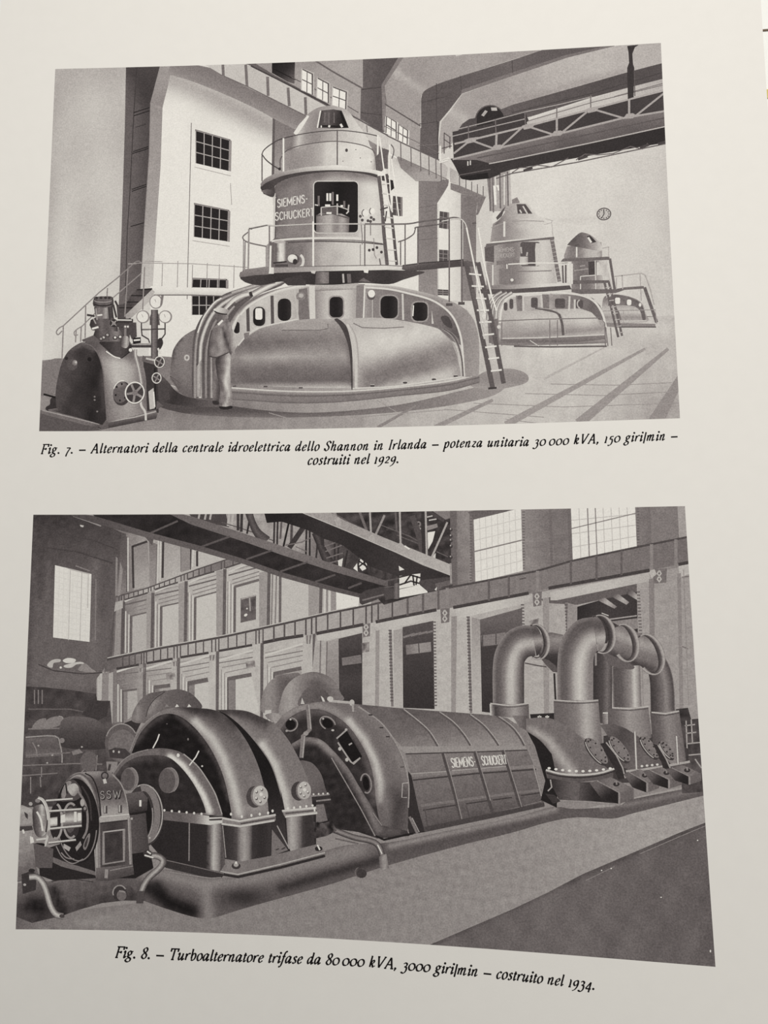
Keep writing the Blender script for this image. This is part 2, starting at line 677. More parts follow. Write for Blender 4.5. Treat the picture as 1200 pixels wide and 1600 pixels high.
ITALIC = {   # slanted old style book type: x height 1, capitals 1.6, drawn upright and sheared
    'a': (.98, ['s.66 .86,.42 1,.16 .74,.08 .34,.2 .04,.42 .2,.66 .78', '.72 1,.62 .28', 's.62 .28,.64 .02,.76 .04,.92 .26']),
    'b': (.92, ['.2 1.66,.2 .2', 's.2 .6,.42 .98,.66 .92,.74 .55,.6 .12,.36 0,.2 .16', '.06 1.56,.2 1.64']),
    'c': (.76, ['s.64 .8,.46 1,.2 .78,.1 .4,.22 .04,.44 .03,.64 .24']),
    'd': (1.0, ['s.66 .84,.42 1,.16 .74,.08 .34,.2 .04,.42 .2,.66 .72', '.72 1.66,.64 .28', 's.64 .28,.66 .02,.78 .04,.92 .26', '.56 1.56,.74 1.64']),
    'e': (.78, ['s.12 .44,.46 .56,.62 .76,.5 .98,.26 .84,.1 .44,.2 .06,.42 .02,.64 .26']),
    'f': (.56, ['s-.22 -.5,-.02 -.56,.14 -.2,.24 .6,.32 1.3,.48 1.68,.66 1.6', '.06 .96,.52 .96']),
    'g': (.9, ['s.6 .9,.34 1,.14 .78,.2 .48,.44 .42,.6 .66,.56 .9', 's.36 .42,.14 .26,.4 .06,.62 -.12,.54 -.46,.2 -.56,-.06 -.36,.12 -.08,.4 .04', '.58 .92,.82 .98']),
    'h': (1.0, ['.2 1.66,.14 0', 's.16 .5,.4 .94,.62 .98,.66 .7,.6 .2,.66 0,.9 .24', '.06 1.56,.2 1.64']),
    'i': (.5, ['s.04 .76,.2 .98,.24 .7,.18 .16,.26 .01,.46 .26', 'd.26 1.44']),
    'k': (.92, ['.2 1.66,.14 0', 's.16 .5,.44 .98,.64 .9,.54 .62,.22 .52', 's.24 .52,.46 .3,.58 .04,.86 .24', '.06 1.56,.2 1.64']),
    'l': (.5, ['.22 1.66,.18 .2', 's.18 .2,.24 .01,.46 .26', '.08 1.56,.22 1.64']),
    'm': (1.46, ['.18 .96,.14 0', 's.15 .5,.36 .94,.54 .94,.56 .6,.52 0', 's.54 .5,.78 .94,.98 .98,1.02 .7,.98 .2,1.06 .01,1.34 .24', '.02 .78,.18 .94']),
    'n': (1.02, ['.18 .96,.14 0', 's.15 .5,.4 .94,.6 .98,.64 .7,.58 .2,.66 .01,.92 .24', '.02 .78,.18 .94']),
    'o': (.86, ['c.42 1,.16 .78,.1 .36,.24 .02,.5 .06,.72 .4,.66 .86']),
    'p': (.94, ['.2 .96,.16 -.6', 's.18 .5,.42 .96,.66 .92,.74 .55,.6 .12,.36 0,.18 .2', '.04 .78,.2 .94', '.02 -.6,.34 -.6']),
    'r': (.72, ['.18 .96,.14 0', 's.15 .44,.36 .88,.56 .98,.66 .86', '.02 .78,.18 .94']),
    's': (.68, ['s.56 .84,.38 1,.2 .84,.28 .6,.46 .42,.46 .14,.26 0,.06 .14']),
    't': (.56, ['.26 1.3,.18 .2', 's.18 .2,.26 .01,.5 .24', '.04 .96,.48 .96']),
    'u': (1.02, ['s.02 .76,.18 .98,.22 .7,.16 .24,.28 .01,.48 .2,.66 .6', '.72 .98,.66 .28', 's.66 .28,.68 .02,.78 .03,.94 .26']),
    'z': (.72, ['.1 .92,.62 .92', '.62 .92,.06 .06', 's.06 .06,.3 .1,.5 0,.62 .14']),
    'F': (1.12, ['.34 1.56,.26 0', '.16 1.56,1.1 1.56,1.08 1.24', '.3 .8,.78 .8', '.08 0,.48 0', '.78 .98,.76 .62']),
    'A': (1.36, ['.7 1.6,1.1 0', '.7 1.6,.14 0', '.3 .56,.96 .56', '-.02 0,.32 0', '.88 0,1.32 0']),
    'S': (.98, ['s.86 1.3,.66 1.58,.36 1.5,.26 1.16,.5 .86,.72 .56,.64 .14,.34 -.02,.08 .3', '.88 1.54,.86 1.2', '.06 .42,.08 .02']),
    'I': (.62, ['.34 1.56,.28 0', '.16 1.56,.54 1.56', '.1 0,.48 0']),
    'T': (1.2, ['.62 1.56,.54 0', '.12 1.24,.14 1.56,1.16 1.56,1.12 1.24', '.34 0,.76 0']),
    'V': (1.26, ['.2 1.58,.5 0', '.5 0,1.16 1.58', '.04 1.58,.4 1.58', '1.0 1.58,1.32 1.58']),
    '.': (.46, ['d.2 .08']), ',': (.46, ['d.2 .08', '.24 .1,.1 -.28']), '-': (1.3, ['b.06 .5,1.2 .5']), '|': (.44, ['.2 1.5,.2 -.4']), ' ': (.6, []), '_': (.3, []),
    '0': (1.06, ['c.5 1,.22 .86,.08 .5,.22 .1,.5 0,.8 .14,.92 .5,.8 .88']),
    '1': (.6, ['.28 1,.26 0', '.1 1,.28 1', '.08 0,.44 0']),
    '2': (.86, ['s.14 .78,.3 1,.58 .96,.64 .7,.4 .34,.1 .04', '.1 .04,.74 .06']),
    '3': (.86, ['s.14 .84,.36 1,.62 .88,.58 .6,.34 .42', 's.3 .44,.62 .36,.66 -.08,.44 -.46,.12 -.46,.02 -.3']),
    '4': (.98, ['.68 1,.62 -.5', '.68 1,.08 .02', '.08 .02,.86 .02']),
    '5': (.84, ['.28 .98,.74 1.0', '.28 .98,.2 .5', 's.2 .48,.5 .54,.66 .2,.56 -.28,.26 -.52,.02 -.42']),
    '7': (.84, ['.14 .92,.78 .92', 's.78 .92,.5 .4,.34 -.1,.28 -.54']),
    '8': (.94, ['c.46 1.56,.22 1.32,.3 1.0,.54 .8,.76 .46,.62 .06,.34 .02,.12 .3,.3 .68,.62 .96,.74 1.26,.66 1.5']),
    '9': (.92, ['c.5 1,.22 .84,.14 .5,.34 .26,.6 .42,.72 .72,.66 .94', 's.74 .7,.7 .2,.46 -.3,.1 -.54']),
}


def parse(t):
    kind = t[0] if t[0] in 'scdb' else ''
    return kind, [tuple(float(v) for v in p.split()) for p in t[len(kind):].split(',')]


def write(text, font, at, up, size, tone, pen, shear=0.0, track=0.0, nib=None, squeeze=1.0):
    """text along a line; at(x) -> baseline point and unit direction for a run x (pixels)"""
    polys = []
    run = 0.0
    for ch in text:
        adv, strokes = font[ch]
        for t in strokes:
            kind, pts = parse(t)

            def place(p):
                x = (p[0] * squeeze + shear * p[1]) * size + run
                (bx, by), (dx, dy) = at(run)
                k = x - run
                return (bx + dx * k + up[0] * p[1] * size, by + dy * k + up[1] * p[1] * size)
            if kind == 'd':
                x, y = place(pts[0])
                r = pen[1] * .62
                polys += [[(x + r * math.cos(a), y + r * math.sin(a)) for a in np.linspace(0, 6.283, 9)[:-1]]]
                continue
            if kind == 's':
                pts = sp(pts, 4)
            elif kind == 'c':
                pts = sp(pts, 4, True) + [pts[0]]
            if kind == '' and len(pts) > 2:     # straight strokes keep square corners
                for p, r in zip(pts, pts[1:]):
                    a, b = place(p), place(r)
                    if nib is None:
                        w = pen[1]
                    else:
                        w = pen[0] + (pen[1] - pen[0]) * abs(math.sin(math.atan2(a[1] - b[1], b[0] - a[0]) - nib))
                    l = math.hypot(b[0] - a[0], b[1] - a[1]) or 1
                    ex, ey = (b[0] - a[0]) / l * w * .4, (b[1] - a[1]) / l * w * .4
                    polys += ribbon([(a[0] - ex, a[1] - ey), (b[0] + ex, b[1] + ey)], w, tone)
                continue
            q = [place(p) for p in pts]
            if nib is None:
                w = pen[1]
            elif kind == 'b':
                w = pen[1] * .85
            else:
                q = dense(q, 3, False)
                w = []
                for i in range(len(q)):
                    p0, p1 = q[max(0, i - 1)], q[min(len(q) - 1, i + 1)]
                    a = math.atan2(-(p1[1] - p0[1]), p1[0] - p0[0])
                    w.append(pen[0] + (pen[1] - pen[0]) * abs(math.sin(a - nib)))
            polys += ribbon(q, w, tone)
        run += (adv + track) * size * squeeze
    CUR.add(polys, tone)
    return run


def straight(x, y, dx, dy):
    l = math.hypot(dx, dy)
    return lambda r: ((x + dx / l * r, y + dy / l * r), (dx / l, dy / l))


def along(pts):
    """baseline through points"""
    q = sp(pts, 12)
    d = [0]
    for a, b in zip(q, q[1:]):
        d.append(d[-1] + math.hypot(b[0] - a[0], b[1] - a[1]))

    def f(r):
        x, y = np.interp(r, d, [p[0] for p in q]), np.interp(r, d, [p[1] for p in q])
        x2, y2 = np.interp(r + 2, d, [p[0] for p in q]), np.interp(r + 2, d, [p[1] for p in q])
        if r + 2 > d[-1]:
            (x0, y0), (x1, y1) = q[-2], q[-1]
            l = math.hypot(x1 - x0, y1 - y0)
            dx, dy = (x1 - x0) / l, (y1 - y0) / l
            if r > d[-1]:
                x, y = x1 + dx * (r - d[-1]), y1 + dy * (r - d[-1])
            return (x, y), (dx, dy)
        l = math.hypot(x2 - x, y2 - y)
        return (float(x), float(y)), ((x2 - x) / l, (y2 - y) / l)
    return f

# ================================================================== the book
page = sheet_mesh('book_page', 0.0, M_PAPER)
page['label'] = 'curling cream book page printed with two black and white machine hall photographs and captions'
page['category'] = 'page'
# the leaves underneath
block = sheet_mesh('book', -0.0006, M_EDGE, bottom=TABLE_Z)
block['label'] = 'thick block of cream leaves lying under the printed page on white cloth'
block['category'] = 'book'
tv, tf = [], []
for z in (TABLE_Z, TABLE_Z - .02):
    tv += [(-.6, -.6, z), (.6, -.6, z), (.6, .6, z), (-.6, .6, z)]
tf = [(0, 1, 2, 3), (7, 6, 5, 4), (0, 4, 5, 1), (1, 5, 6, 2), (2, 6, 7, 3), (3, 7, 4, 0)]
table = link('table_top', tv, tf, M_CLOTH)
table['kind'] = 'structure'

# ================================================================== upper photograph
PHOTO.update(parent=page, rect=(-17, 17, 4.803, 25.885), mat=M_INK)
sub('photograph', 'upper black and white photograph of dome shaped alternators in a pale hall')
P([(50, 60), (1080, 40), (1080, 700), (40, 700)], G(196).nz(40, 4, 3))
photo_a = done()
PHOTO['parent'] = photo_a

# ---- left wall
sub('plain_wall', 'pale plastered end wall on the left')
P([(80, 95), (198, 95), (195, 200), (190, 360), (184, 480), (180, 560), (55, 580)],
  G.lin((90, 110), (100, 560), [170, 176, 182, 187, 193, 197, 194]).st([(86, 110), (66, 470)], 16, 166, .7)
  .bl(150, 200, 30, 60, 192, .6).bl(105, 220, 18, 60, 172, .6).nz(16, 4, 5))

# ---- big white wall behind the machine
sub('hall_wall', 'white plastered side wall behind the large alternator')
P([(262, 90), (440, 90), (560, 190), (640, 230), (640, 480), (400, 470), (300, 560), (240, 560), (236, 455), (243, 360), (250, 260), (253, 170)],
  G.lin((300, 120), (300, 260), [208, 214, 218, 219]).st([(255, 116), (330, 150), (430, 200)], 20, 148, .75).st([(400, 330), (400, 480)], 40, 223, .5).nz(18, 3, 2))
LL([[(299, 192), (291, 525)]], 1.2, 110)
P([(426, 182), (440, 180), (470, 205), (470, 320), (426, 320)], G.lin((430, 180), (432, 320), [118, 128, 160, 205]))
L([(428, 182), (426, 300)], 4, 92)
L([(360, 286), (362, 320)], 1, 150)
P([(236, 450), (300, 470), (300, 560), (232, 563)], G.lin((240, 460), (236, 560), [214, 218, 214]))

sub('pier', 'dark recess and chamfered concrete pier beside the plain wall')
P([(197, 95), (252, 95), (236, 160), (233, 240), (225, 360), (219, 470), (185, 490), (190, 360), (195, 200)],
  G.lin((196, 200), (240, 200), [94, 92, 78, 72]).st([(205, 104), (230, 150)], 20, 62, .7).st([(196, 300), (190, 470)], 12, 104, .6))
L([(214, 100), (209, 180), (203, 300), (199, 360), (196, 460)], 1.4, 66)
LL([[(209, 176), (234, 168)], [(209, 181), (234, 173)], [(208, 237), (232, 229)], [(207, 240), (232, 232)], [(206, 296), (229, 288)],
    [(206, 299), (229, 291)], [(204, 354), (225, 348)]], 1.4, 48)
LL([[(212, 199), (228, 194)]], 1, 58)
P([(252, 95), (276, 95), (265, 120), (263, 132), (254, 168), (235, 160)], G.lin((262, 104), (244, 165), [150, 146, 134]))
P([(235, 160), (254, 168), (251, 260), (244, 360), (238, 458), (219, 456), (225, 360), (233, 240)],
  G.lin((240, 165), (230, 455), [142, 146, 150, 154, 172, 186]))
L([(235, 160), (233, 240), (225, 360), (219, 455)], 1, 120)

# ---- crane runway
sub('crane_runway', 'long plate girder runway with stiffeners running along the side wall')
P(sp([(268, 94), (300, 100), (350, 112), (400, 134), (478, 172), (476, 205), (440, 192), (400, 170), (350, 147), (300, 127), (262, 116)], 4),
  G.lin((350, 118), (336, 150), [118, 124, 132, 150]))
P([(310, 95), (395, 95), (512, 163), (490, 184), (478, 181), (350, 119)], G.lin((340, 110), (500, 175), [188, 182, 186, 190]))
P([(372, 95), (398, 95), (430, 113), (520, 160), (514, 168), (440, 128), (400, 106)], 96)
L([(392, 103), (430, 122), (513, 164)], 2.4, 70)
LL([[(348, 95), (349, 119)], [(384, 101), (386, 135)], [(418, 120), (419, 150)], [(450, 137), (452, 166)], [(477, 152), (478, 180)]], 4.4, 112)
LL([[(350, 119), (388, 136), (478, 181)]], 1.6, 104)

sub('clerestory', 'shaded upper wall above the runway with its roof corner')
P([(392, 95), (568, 84), (568, 195), (545, 185), (512, 162), (430, 118)], G.lin((440, 110), (560, 170), [150, 148, 158, 156]).nz(10, 3, 8))
P([(425, 95), (461, 95), (460, 131), (450, 128), (425, 114)], G.lin((430, 98), (458, 128), [44, 54, 92]))
L([(428, 108), (462, 125)], 1.3, 40)
L([(488, 92), (520, 112), (566, 138)], 2.6, 98)
L([(456, 121), (540, 164), (560, 176)], 1.4, 96)

for i, c in enumerate(([(472, 108), (488, 116), (488, 148), (471, 140)], [(496, 122), (513, 131), (513, 161), (495, 152)], [(520, 136), (541, 144), (540, 171), (519, 164)])):
    sub('clerestory_window', ['small bright window nearest the dark roof corner', 'middle bright window above the dome cap', 'bright window just right of the dome cap top'][i])
    P([(p[0] + d[0], p[1] + d[1]) for p, d in zip(c, ((-1, -2), (3, -2), (3, 1), (-1, 1)))], 176)
    panes(c, 2, 2, 232, 84, 1.3, 1.5)
    L([c[0], c[1], c[2]], 1.8, 84)
    LL([[c[0], c[3]]], 1.2, 190)

# ---- ceiling
sub('ceiling', 'vaulted plaster ceiling bays between the roof frames')
P([(600, 80), (860, 70), (842, 80), (720, 119), (668, 139), (658, 150), (657, 200), (640, 190), (600, 165)],
  G.lin((620, 100), (800, 90), [150, 150, 158, 150]).st([(618, 112), (660, 142)], 6, 176, .8).bl(630, 170, 30, 30, 152, .7).nz(12, 2, 3))
P([(684, 235), (690, 190), (705, 172), (722, 147), (800, 119), (887, 90), (960, 72), (1040, 60), (1040, 110), (900, 136), (790, 170), (720, 210), (690, 240)],
  G.lin((720, 200), (980, 90), [160, 150, 158, 172, 178, 172]).st([(702, 172), (726, 186)], 6, 182, .7).st([(800, 162), (900, 132), (975, 112)], 7, 140, .5).nz(12, 2, 4))
P([(820, 190), (1045, 115), (1045, 160), (822, 205)], G.lin((820, 190), (1040, 130), [178, 186, 186, 168]))
LL([[(930, 150), (1037, 122)], [(960, 151), (1037, 130)]], 1.4, 118)
L([(712, 87), (722, 84)], 3, 190)

sub('roof_frame', 'near concrete roof frame with dark column at the upper middle')
P([(567, 80), (634, 80), (598, 134), (602, 160), (606, 206), (596, 206), (563, 186), (564, 137), (567, 137)],
  G.lin((566, 110), (602, 110), [98, 92, 86, 84]).st([(566, 190), (600, 204)], 12, 84, .6))
L([(565, 140), (598, 136)], 1.5, 72)
L([(564, 176), (596, 180)], 1.4, 74)
P([(626, 84), (634, 84), (601, 134), (604, 160), (606, 206), (598, 204), (597, 160), (596, 133)], G.lin((630, 90), (600, 200), [128, 120, 122, 138]))

sub('roof_frame', 'second concrete roof frame arching from its column up to the right')
P(sp([(658, 200), (658, 165), (659, 150), (666, 140), (690, 129), (720, 119)], 5) + [(800, 94), (845, 79), (880, 60), (970, 55), (960, 72), (887, 90), (800, 119), (722, 146), (702, 172), (687, 190), (684, 226), (684, 252), (655, 240), (654, 200)],
  G.lin((660, 200), (900, 80), [92, 88, 92, 100, 92, 90]))
P([(720, 147), (800, 119), (887, 90), (960, 72), (956, 70), (884, 86), (798, 114), (722, 140)], 116)
LL([[(682, 130), (682, 190)], [(719, 119), (721, 140)], [(660, 160), (700, 150)], [(800, 94), (801, 114)], [(655, 194), (684, 190)]], 1.2, 76)
L([(684, 190), (684, 250)], 2, 74)

sub('roof_beam', 'far dark roof beam above the crane bridge')
P([(780, 172), (800, 164), (900, 136), (980, 113), (1045, 96), (1045, 121), (980, 137), (925, 152), (830, 182), (790, 190)], G.lin((800, 170), (1030, 110), [92, 84, 78, 80]))
L([(800, 176), (925, 146), (1040, 112)], 1.2, 70)
LL([[(822, 190), (925, 160), (1040, 132)]], 1.2, 112)

# ---- clerestory to the right of the near column
sub('clerestory', 'upper wall strip between the two roof columns')
P([(603, 162), (657, 196), (656, 240), (640, 236), (602, 215)], G(152))
L([(602, 163), (657, 197)], 2, 88)
for i, c in enumerate(([(604, 182), (619, 191), (619, 218), (603, 208)], [(623, 195), (637, 204), (636, 228), (622, 220)])):
    sub('clerestory_window', ['bright window just right of the near roof column', 'bright window left of the second roof column'][i])
    P([(x + dx, y) for (x, y), dx in zip(c, (-2, 3, 3, -2))], 205)
    panes(c, 2, 2, 230, 88, 1.2, 1.6)
    L([c[3], c[0], c[1], c[2]], 1.6, 84)

# ---- right hand bays of the side wall
sub('wall_bay', 'white wall bay right of the dome tower with pier and bracket')
P([(604, 240), (625, 250), (655, 270), (654, 330), (654, 480), (600, 440)], G.lin((620, 250), (620, 420), [200, 218, 224, 214]).st([(626, 248), (660, 272)], 10, 150, .6))
P([(654, 272), (684, 282), (683, 320), (684, 470), (654, 470)], G.lin((655, 300), (690, 300), [126, 118, 124]).st([(655, 470), (684, 470)], 60, 150, .6))
LL([[(654, 325), (683, 320)], [(655, 375), (684, 372)]], 1, 104)
P([(683, 282), (702, 280), (700, 290), (684, 318), (682, 320)], 114)
P([(700, 278), (705, 281), (704, 290), (685, 320), (686, 470), (728, 470), (722, 340), (720, 306), (705, 296)], G.lin((690, 330), (720, 330), [216, 210, 196]))
L([(703, 280), (702, 291), (684, 319)], 3, 214)
P([(720, 303), (748, 308), (744, 330), (744, 470), (720, 470)], G.lin((720, 320), (745, 320), [124, 114, 118]).st([(720, 470), (745, 470)], 70, 140, .5))
P([(748, 306), (761, 308), (748, 335), (744, 336)], 118)
P([(760, 306), (770, 308), (770, 470), (748, 470), (747, 336)], 196)
sub('crane_runway', 'far stretch of the runway girder with pale web plates under the crane')
P([(600, 208), (690, 252), (700, 262), (697, 280), (622, 246), (600, 234)], G.lin((610, 225), (695, 270), [196, 192, 184, 176]))
P([(620, 245), (697, 279), (686, 284), (650, 283), (626, 262)], G.lin((630, 250), (640, 280), [126, 132, 156]))
L([(598, 209), (640, 229), (690, 252)], 2, 96)
L([(622, 245), (660, 262), (698, 280)], 1.2, 120)
LL([[(x, y), (x + .6, y + 30)] for x, y in ((626, 222), (642, 230), (657, 238), (670, 244), (681, 249), (689, 253))], 1.6, 104)
P([(703, 262), (718, 270), (764, 290), (762, 308), (718, 290), (703, 284)], G.lin((705, 270), (760, 300), [166, 196, 188]))
LL([[(x, y), (x, y + 18)] for x, y in ((718, 275), (728, 279), (737, 284), (746, 288), (755, 291))], 1.4, 96)
P([(704, 286), (718, 290), (760, 308), (748, 308), (722, 303), (704, 296)], 122)
LL([[(600, 197), (660, 226), (686, 240)]], 1, 112)
L([(654, 228), (684, 226)], 1, 120)

for i, c in enumerate(([(687, 330), (699, 332), (698, 358), (686, 356)], [(614, 306), (626, 308), (626, 338), (613, 336)],
                       [(686, 390), (699, 391), (699, 410), (686, 409)], [(684, 452), (700, 453), (700, 462), (684, 461)])):
    sub('wall_window', ['dark little window right of the second pier', 'dark window glimpsed between ladder rails', 'dark window above the gangway beam', 'low dark window beside the ladder foot post'][i])
    P([(x + dx, y) for (x, y), dx in zip(c, (0, 3, 3, 0))], 130)
    panes(c, 2, 3, 78, 138, .9)

# ---- left hand windows
for i, (c, ny) in enumerate((([(306, 204), (358, 219), (357, 267), (306, 255)], 3), ([(304, 319), (356, 329), (355, 377), (303, 370)], 3), ([(301, 436), (353, 437), (353, 450), (300, 449)], 1), ([(300, 462), (345, 462), (345, 492), (300, 492)], 2))):
    sub('wall_window', ['topmost dark small paned window on the white wall', 'middle dark small paned window on the white wall', 'strip of dark panes above the wall gallery', 'dark panes below the wall gallery'][i])
    P([(c[1][0] - 2, c[1][1] - 2), (c[1][0] + 4, c[1][1] + 1), (c[2][0] + 4, c[2][1] + 3), (c[2][0] - 2, c[2][1])], 142)
    P([(c[0][0] - 1, c[0][1] - 2), (c[1][0] + 2, c[1][1] - 1), (c[1][0] + 2, c[1][1] + 1), (c[0][0] - 1, c[0][1] + 1)], 100)
    P([(c[3][0] - 2, c[3][1]), (c[2][0] + 4, c[2][1] + 1), (c[2][0] + 4, c[2][1] + 5), (c[3][0] - 2, c[3][1] + 4)], 236)
    panes(c, 4, ny, 48, 160, 1.5)
    LL([[c[0], c[3]], [c[0], c[1]]], 1.2, 150)
    if i < 2:
        L([(c[3][0] - 2, c[3][1] + 6), (c[2][0] + 4, c[2][1] + 8)], 1, 160)

# ---- gallery, stairs and handrails at the left
sub('wall_gallery', 'concrete walkway along the white wall')
P([(236, 447), (262, 448), (362, 452), (362, 462), (240, 461), (228, 458)], G.lin((240, 450), (240, 462), [222, 208, 190]))
L([(240, 461), (300, 461), (360, 463)], 1.6, 104)
sub('stair', 'short concrete stair rising to the wall gallery')
P([(214, 452), (238, 450), (232, 466), (205, 486), (202, 540), (186, 520), (182, 478), (186, 476), (198, 474), (204, 462)],
  G.lin((190, 480), (225, 460), [76, 70, 84, 70]))
LL([[(214, 453), (238, 452)], [(205, 462), (228, 462)], [(198, 472), (220, 472)], [(186, 481), (210, 481)]], 1.6, 46)
P([(238, 452), (242, 456), (234, 470), (206, 496), (197, 499), (196, 492)], G.lin((240, 455), (200, 495), [168, 178, 150]))
sub('handrail', 'thin tube handrails of the stair and gallery at the left')
LL([sp([(97, 517), (91, 523), (88, 519), (92, 513), (99, 509)], 3) + [(155, 457), (185, 433), (212, 409), (217, 408), (223, 412)]], 1.8, 128)
LL([sp([(122, 523), (117, 524), (116, 519), (121, 514), (128, 510)], 3) + [(150, 488), (192, 452), (222, 426)]], 1.7, 134)
LL([[(99, 509), (97, 560)], [(134, 478), (133, 528)], [(168, 450), (167, 466)], [(200, 420), (195, 495)], [(127, 510), (126, 534)], [(119, 516), (118, 535)], [(226, 417), (223, 484)]], 2, 132)
LL([[(200, 412), (222, 411), (300, 412), (389, 418)], [(226, 408), (254, 409)], [(200, 413), (214, 412)]], 1.1, 150)
LL([[(254, 411), (253, 447)], [(278, 408), (277, 449)], [(301, 414), (300, 450)], [(324, 411), (323, 450)], [(343, 413), (342, 450)], [(366, 414), (365, 450)]], 1.2, 148)

# ---- far wall and its clock
sub('end_wall', 'pale far end wall on the right')
P([(780, 262), (900, 242), (1045, 215), (1070, 495), (1070, 500), (980, 496), (765, 470), (770, 330)],
  G.lin((790, 300), (1050, 400), [206, 204, 198, 194]).bl(900, 290, 80, 40, 206, .6).st([(1048, 240), (1060, 500)], 22, 186, .7).st([(870, 345), (930, 342)], 4, 190, .6).nz(16, 3, 6))
P([(760, 268), (797, 264), (800, 330), (766, 330)], G.lin((762, 290), (802, 290), [120, 168, 150, 192]))
LL([[(765, 276), (766, 330)], [(770, 274), (771, 332)], [(781, 272), (782, 326)], [(793, 268), (794, 322)]], 2.2, 104)
LL([[(774, 276), (775, 320)], [(788, 272), (788, 320)]], 2, 208)
L([(772, 290), (774, 320)], 3, 226)
L([(775, 291), (778, 290), (779, 298)], 2, 226)
L([(1000, 496), (1068, 497)], 4, 92)
P([(800, 312), (808, 308), (812, 316), (808, 322), (800, 322)], 128)
sub('clock', 'round wall clock with dark rim on the end wall')
O(943.5, 334.5, 11.6, 10, 92, -8)
O(943.5, 334.5, 9.8, 8.2, G(186).bl(943, 334, 4, 4, 172, .6), -8)
LL([[(943.5 + 9 * math.cos(a) * k, 334.5 + 7.6 * math.sin(a) * k) for k in (.74, 1)] for a in [math.pi / 6 * i for i in range(12)]], 1.5, 84)
LL([[(944, 334), (940, 341)], [(944, 334), (943, 328)]], 1.3, 60)

# ---- travelling crane
sub('crane_hoist', 'dark hoist drum and trolley at the left end of the crane')
O(766, 188, 24, 24, G(54))
P([(767, 168), (776, 168), (777, 173), (768, 173)], 176)
P([(752, 180), (758, 172), (762, 174), (756, 182)], 168)
L(arc(766, 188, 23, 23, 190, 350), 1.6, 92)
P([(718, 200), (722, 194), (733, 186), (745, 184), (745, 206), (716, 204)], 78)
P([(704, 248), (760, 240), (770, 262), (783, 272), (765, 279), (740, 281), (720, 279), (712, 262)], G(62).bl(722, 268, 14, 8, 50, .6))
LL([[(731, 252), (731, 259)], [(735, 251), (735, 258)]], 2, 190)
P([(718, 274), (722, 276), (745, 272), (762, 270), (764, 279), (735, 282), (722, 280)], 48)
L([(716, 274), (770, 264)], 1.2, 100)
sub('crane_cab', 'small railed landing beside the crane end')
LL([[(694, 207), (694, 240)], [(694, 208), (703, 214), (703, 232)], [(694, 218), (703, 224)], [(690, 232), (706, 228)]], 1.8, 98)
LL([[(688, 228), (688, 252), (702, 247)], [(686, 254), (700, 250)]], 3, 216)
sub('crane_bridge', 'travelling crane bridge with light lattice girder across the right')
P([(707, 206), (820, 182), (825, 198), (900, 177), (980, 157), (1045, 140), (1045, 176), (972, 188), (870, 211), (777, 233), (709, 250)],
  G.lin((710, 230), (1036, 160), [66, 70, 64, 70]))
P([(770, 186), (820, 174), (826, 188), (815, 200), (770, 206)], 66)
P([(709, 250), (777, 232), (870, 210), (972, 186), (1045, 172), (1045, 197), (920, 224), (800, 250), (768, 256), (745, 250)],
  G.lin((800, 225), (806, 250), [112, 104, 92]).nz(14, 5, 9))
LL([[(745, 247), (800, 236), (1040, 184)]], 2, 88)
P([(764, 256), (800, 250), (920, 224), (1045, 197), (1045, 222), (900, 247), (800, 265), (770, 274)], G.lin((800, 252), (1040, 210), [62, 58, 54]))
L([(764, 256), (800, 249), (920, 224), (1043, 197)], 1.8, 172)
LL([[(707, 204), (760, 191), (820, 175), (880, 162), (925, 151)], [(707, 213), (760, 200), (820, 186)]], 1.5, 158)
L([(710, 225), (735, 219), (825, 197), (900, 177), (980, 156), (1043, 140)], 3, 164)
L([(707, 249), (777, 232), (870, 210), (972, 185), (1043, 173)], 3, 160)
LL([[(709, 240), (734, 220)], [(738, 220), (771, 232)], [(781, 231), (816, 199)], [(826, 198), (863, 210)], [(877, 208), (917, 175)], [(931, 172), (975, 185)], [(992, 182), (1041, 143)]], 3, 158)
LL([[(776, 208), (775, 231)], [(870, 184), (870, 209)], [(983, 156), (983, 182)]], 3.4, 160)
LL([[(732, 197), (732, 220)], [(774, 187), (775, 208)], [(820, 175), (821, 197)], [(870, 166), (870, 184)], [(923, 148), (923, 172)]], 1.6, 108)
for x, y in ((735, 219), (825, 197), (925, 171)):
    P([(x - 10, y), (x - 2, y - 3), (x + 12, y - 5), (x + 7, y + 3), (x - 6, y + 6)], 160)
for x, y in ((776, 232), (870, 210), (983, 183)):
    P([(x - 10, y + 3), (x - 4, y - 5), (x + 6, y - 6), (x + 11, y - 3), (x + 6, y + 2)], 160)
LL([[(775, 279), (800, 271), (900, 254), (1043, 224)]], 1.8, 96)
LL([[(800, 270), (812, 262), (826, 262), (840, 258), (862, 261), (888, 247)], [(900, 250), (914, 241), (936, 242), (958, 240), (985, 229), (1004, 233), (1012, 224)]], 1.5, 100)
LL([[(818, 267), (832, 262)], [(903, 249), (918, 244)], [(1000, 231), (1014, 226)], [(1028, 225), (1040, 222)]], 4, 72)
P([(980, 72), (998, 70), (992, 74), (988, 84), (989, 100), (991, 106), (990, 152), (981, 155), (980, 106), (983, 98), (982, 82)], 62)
L([(991, 110), (992, 150)], 1.5, 90)

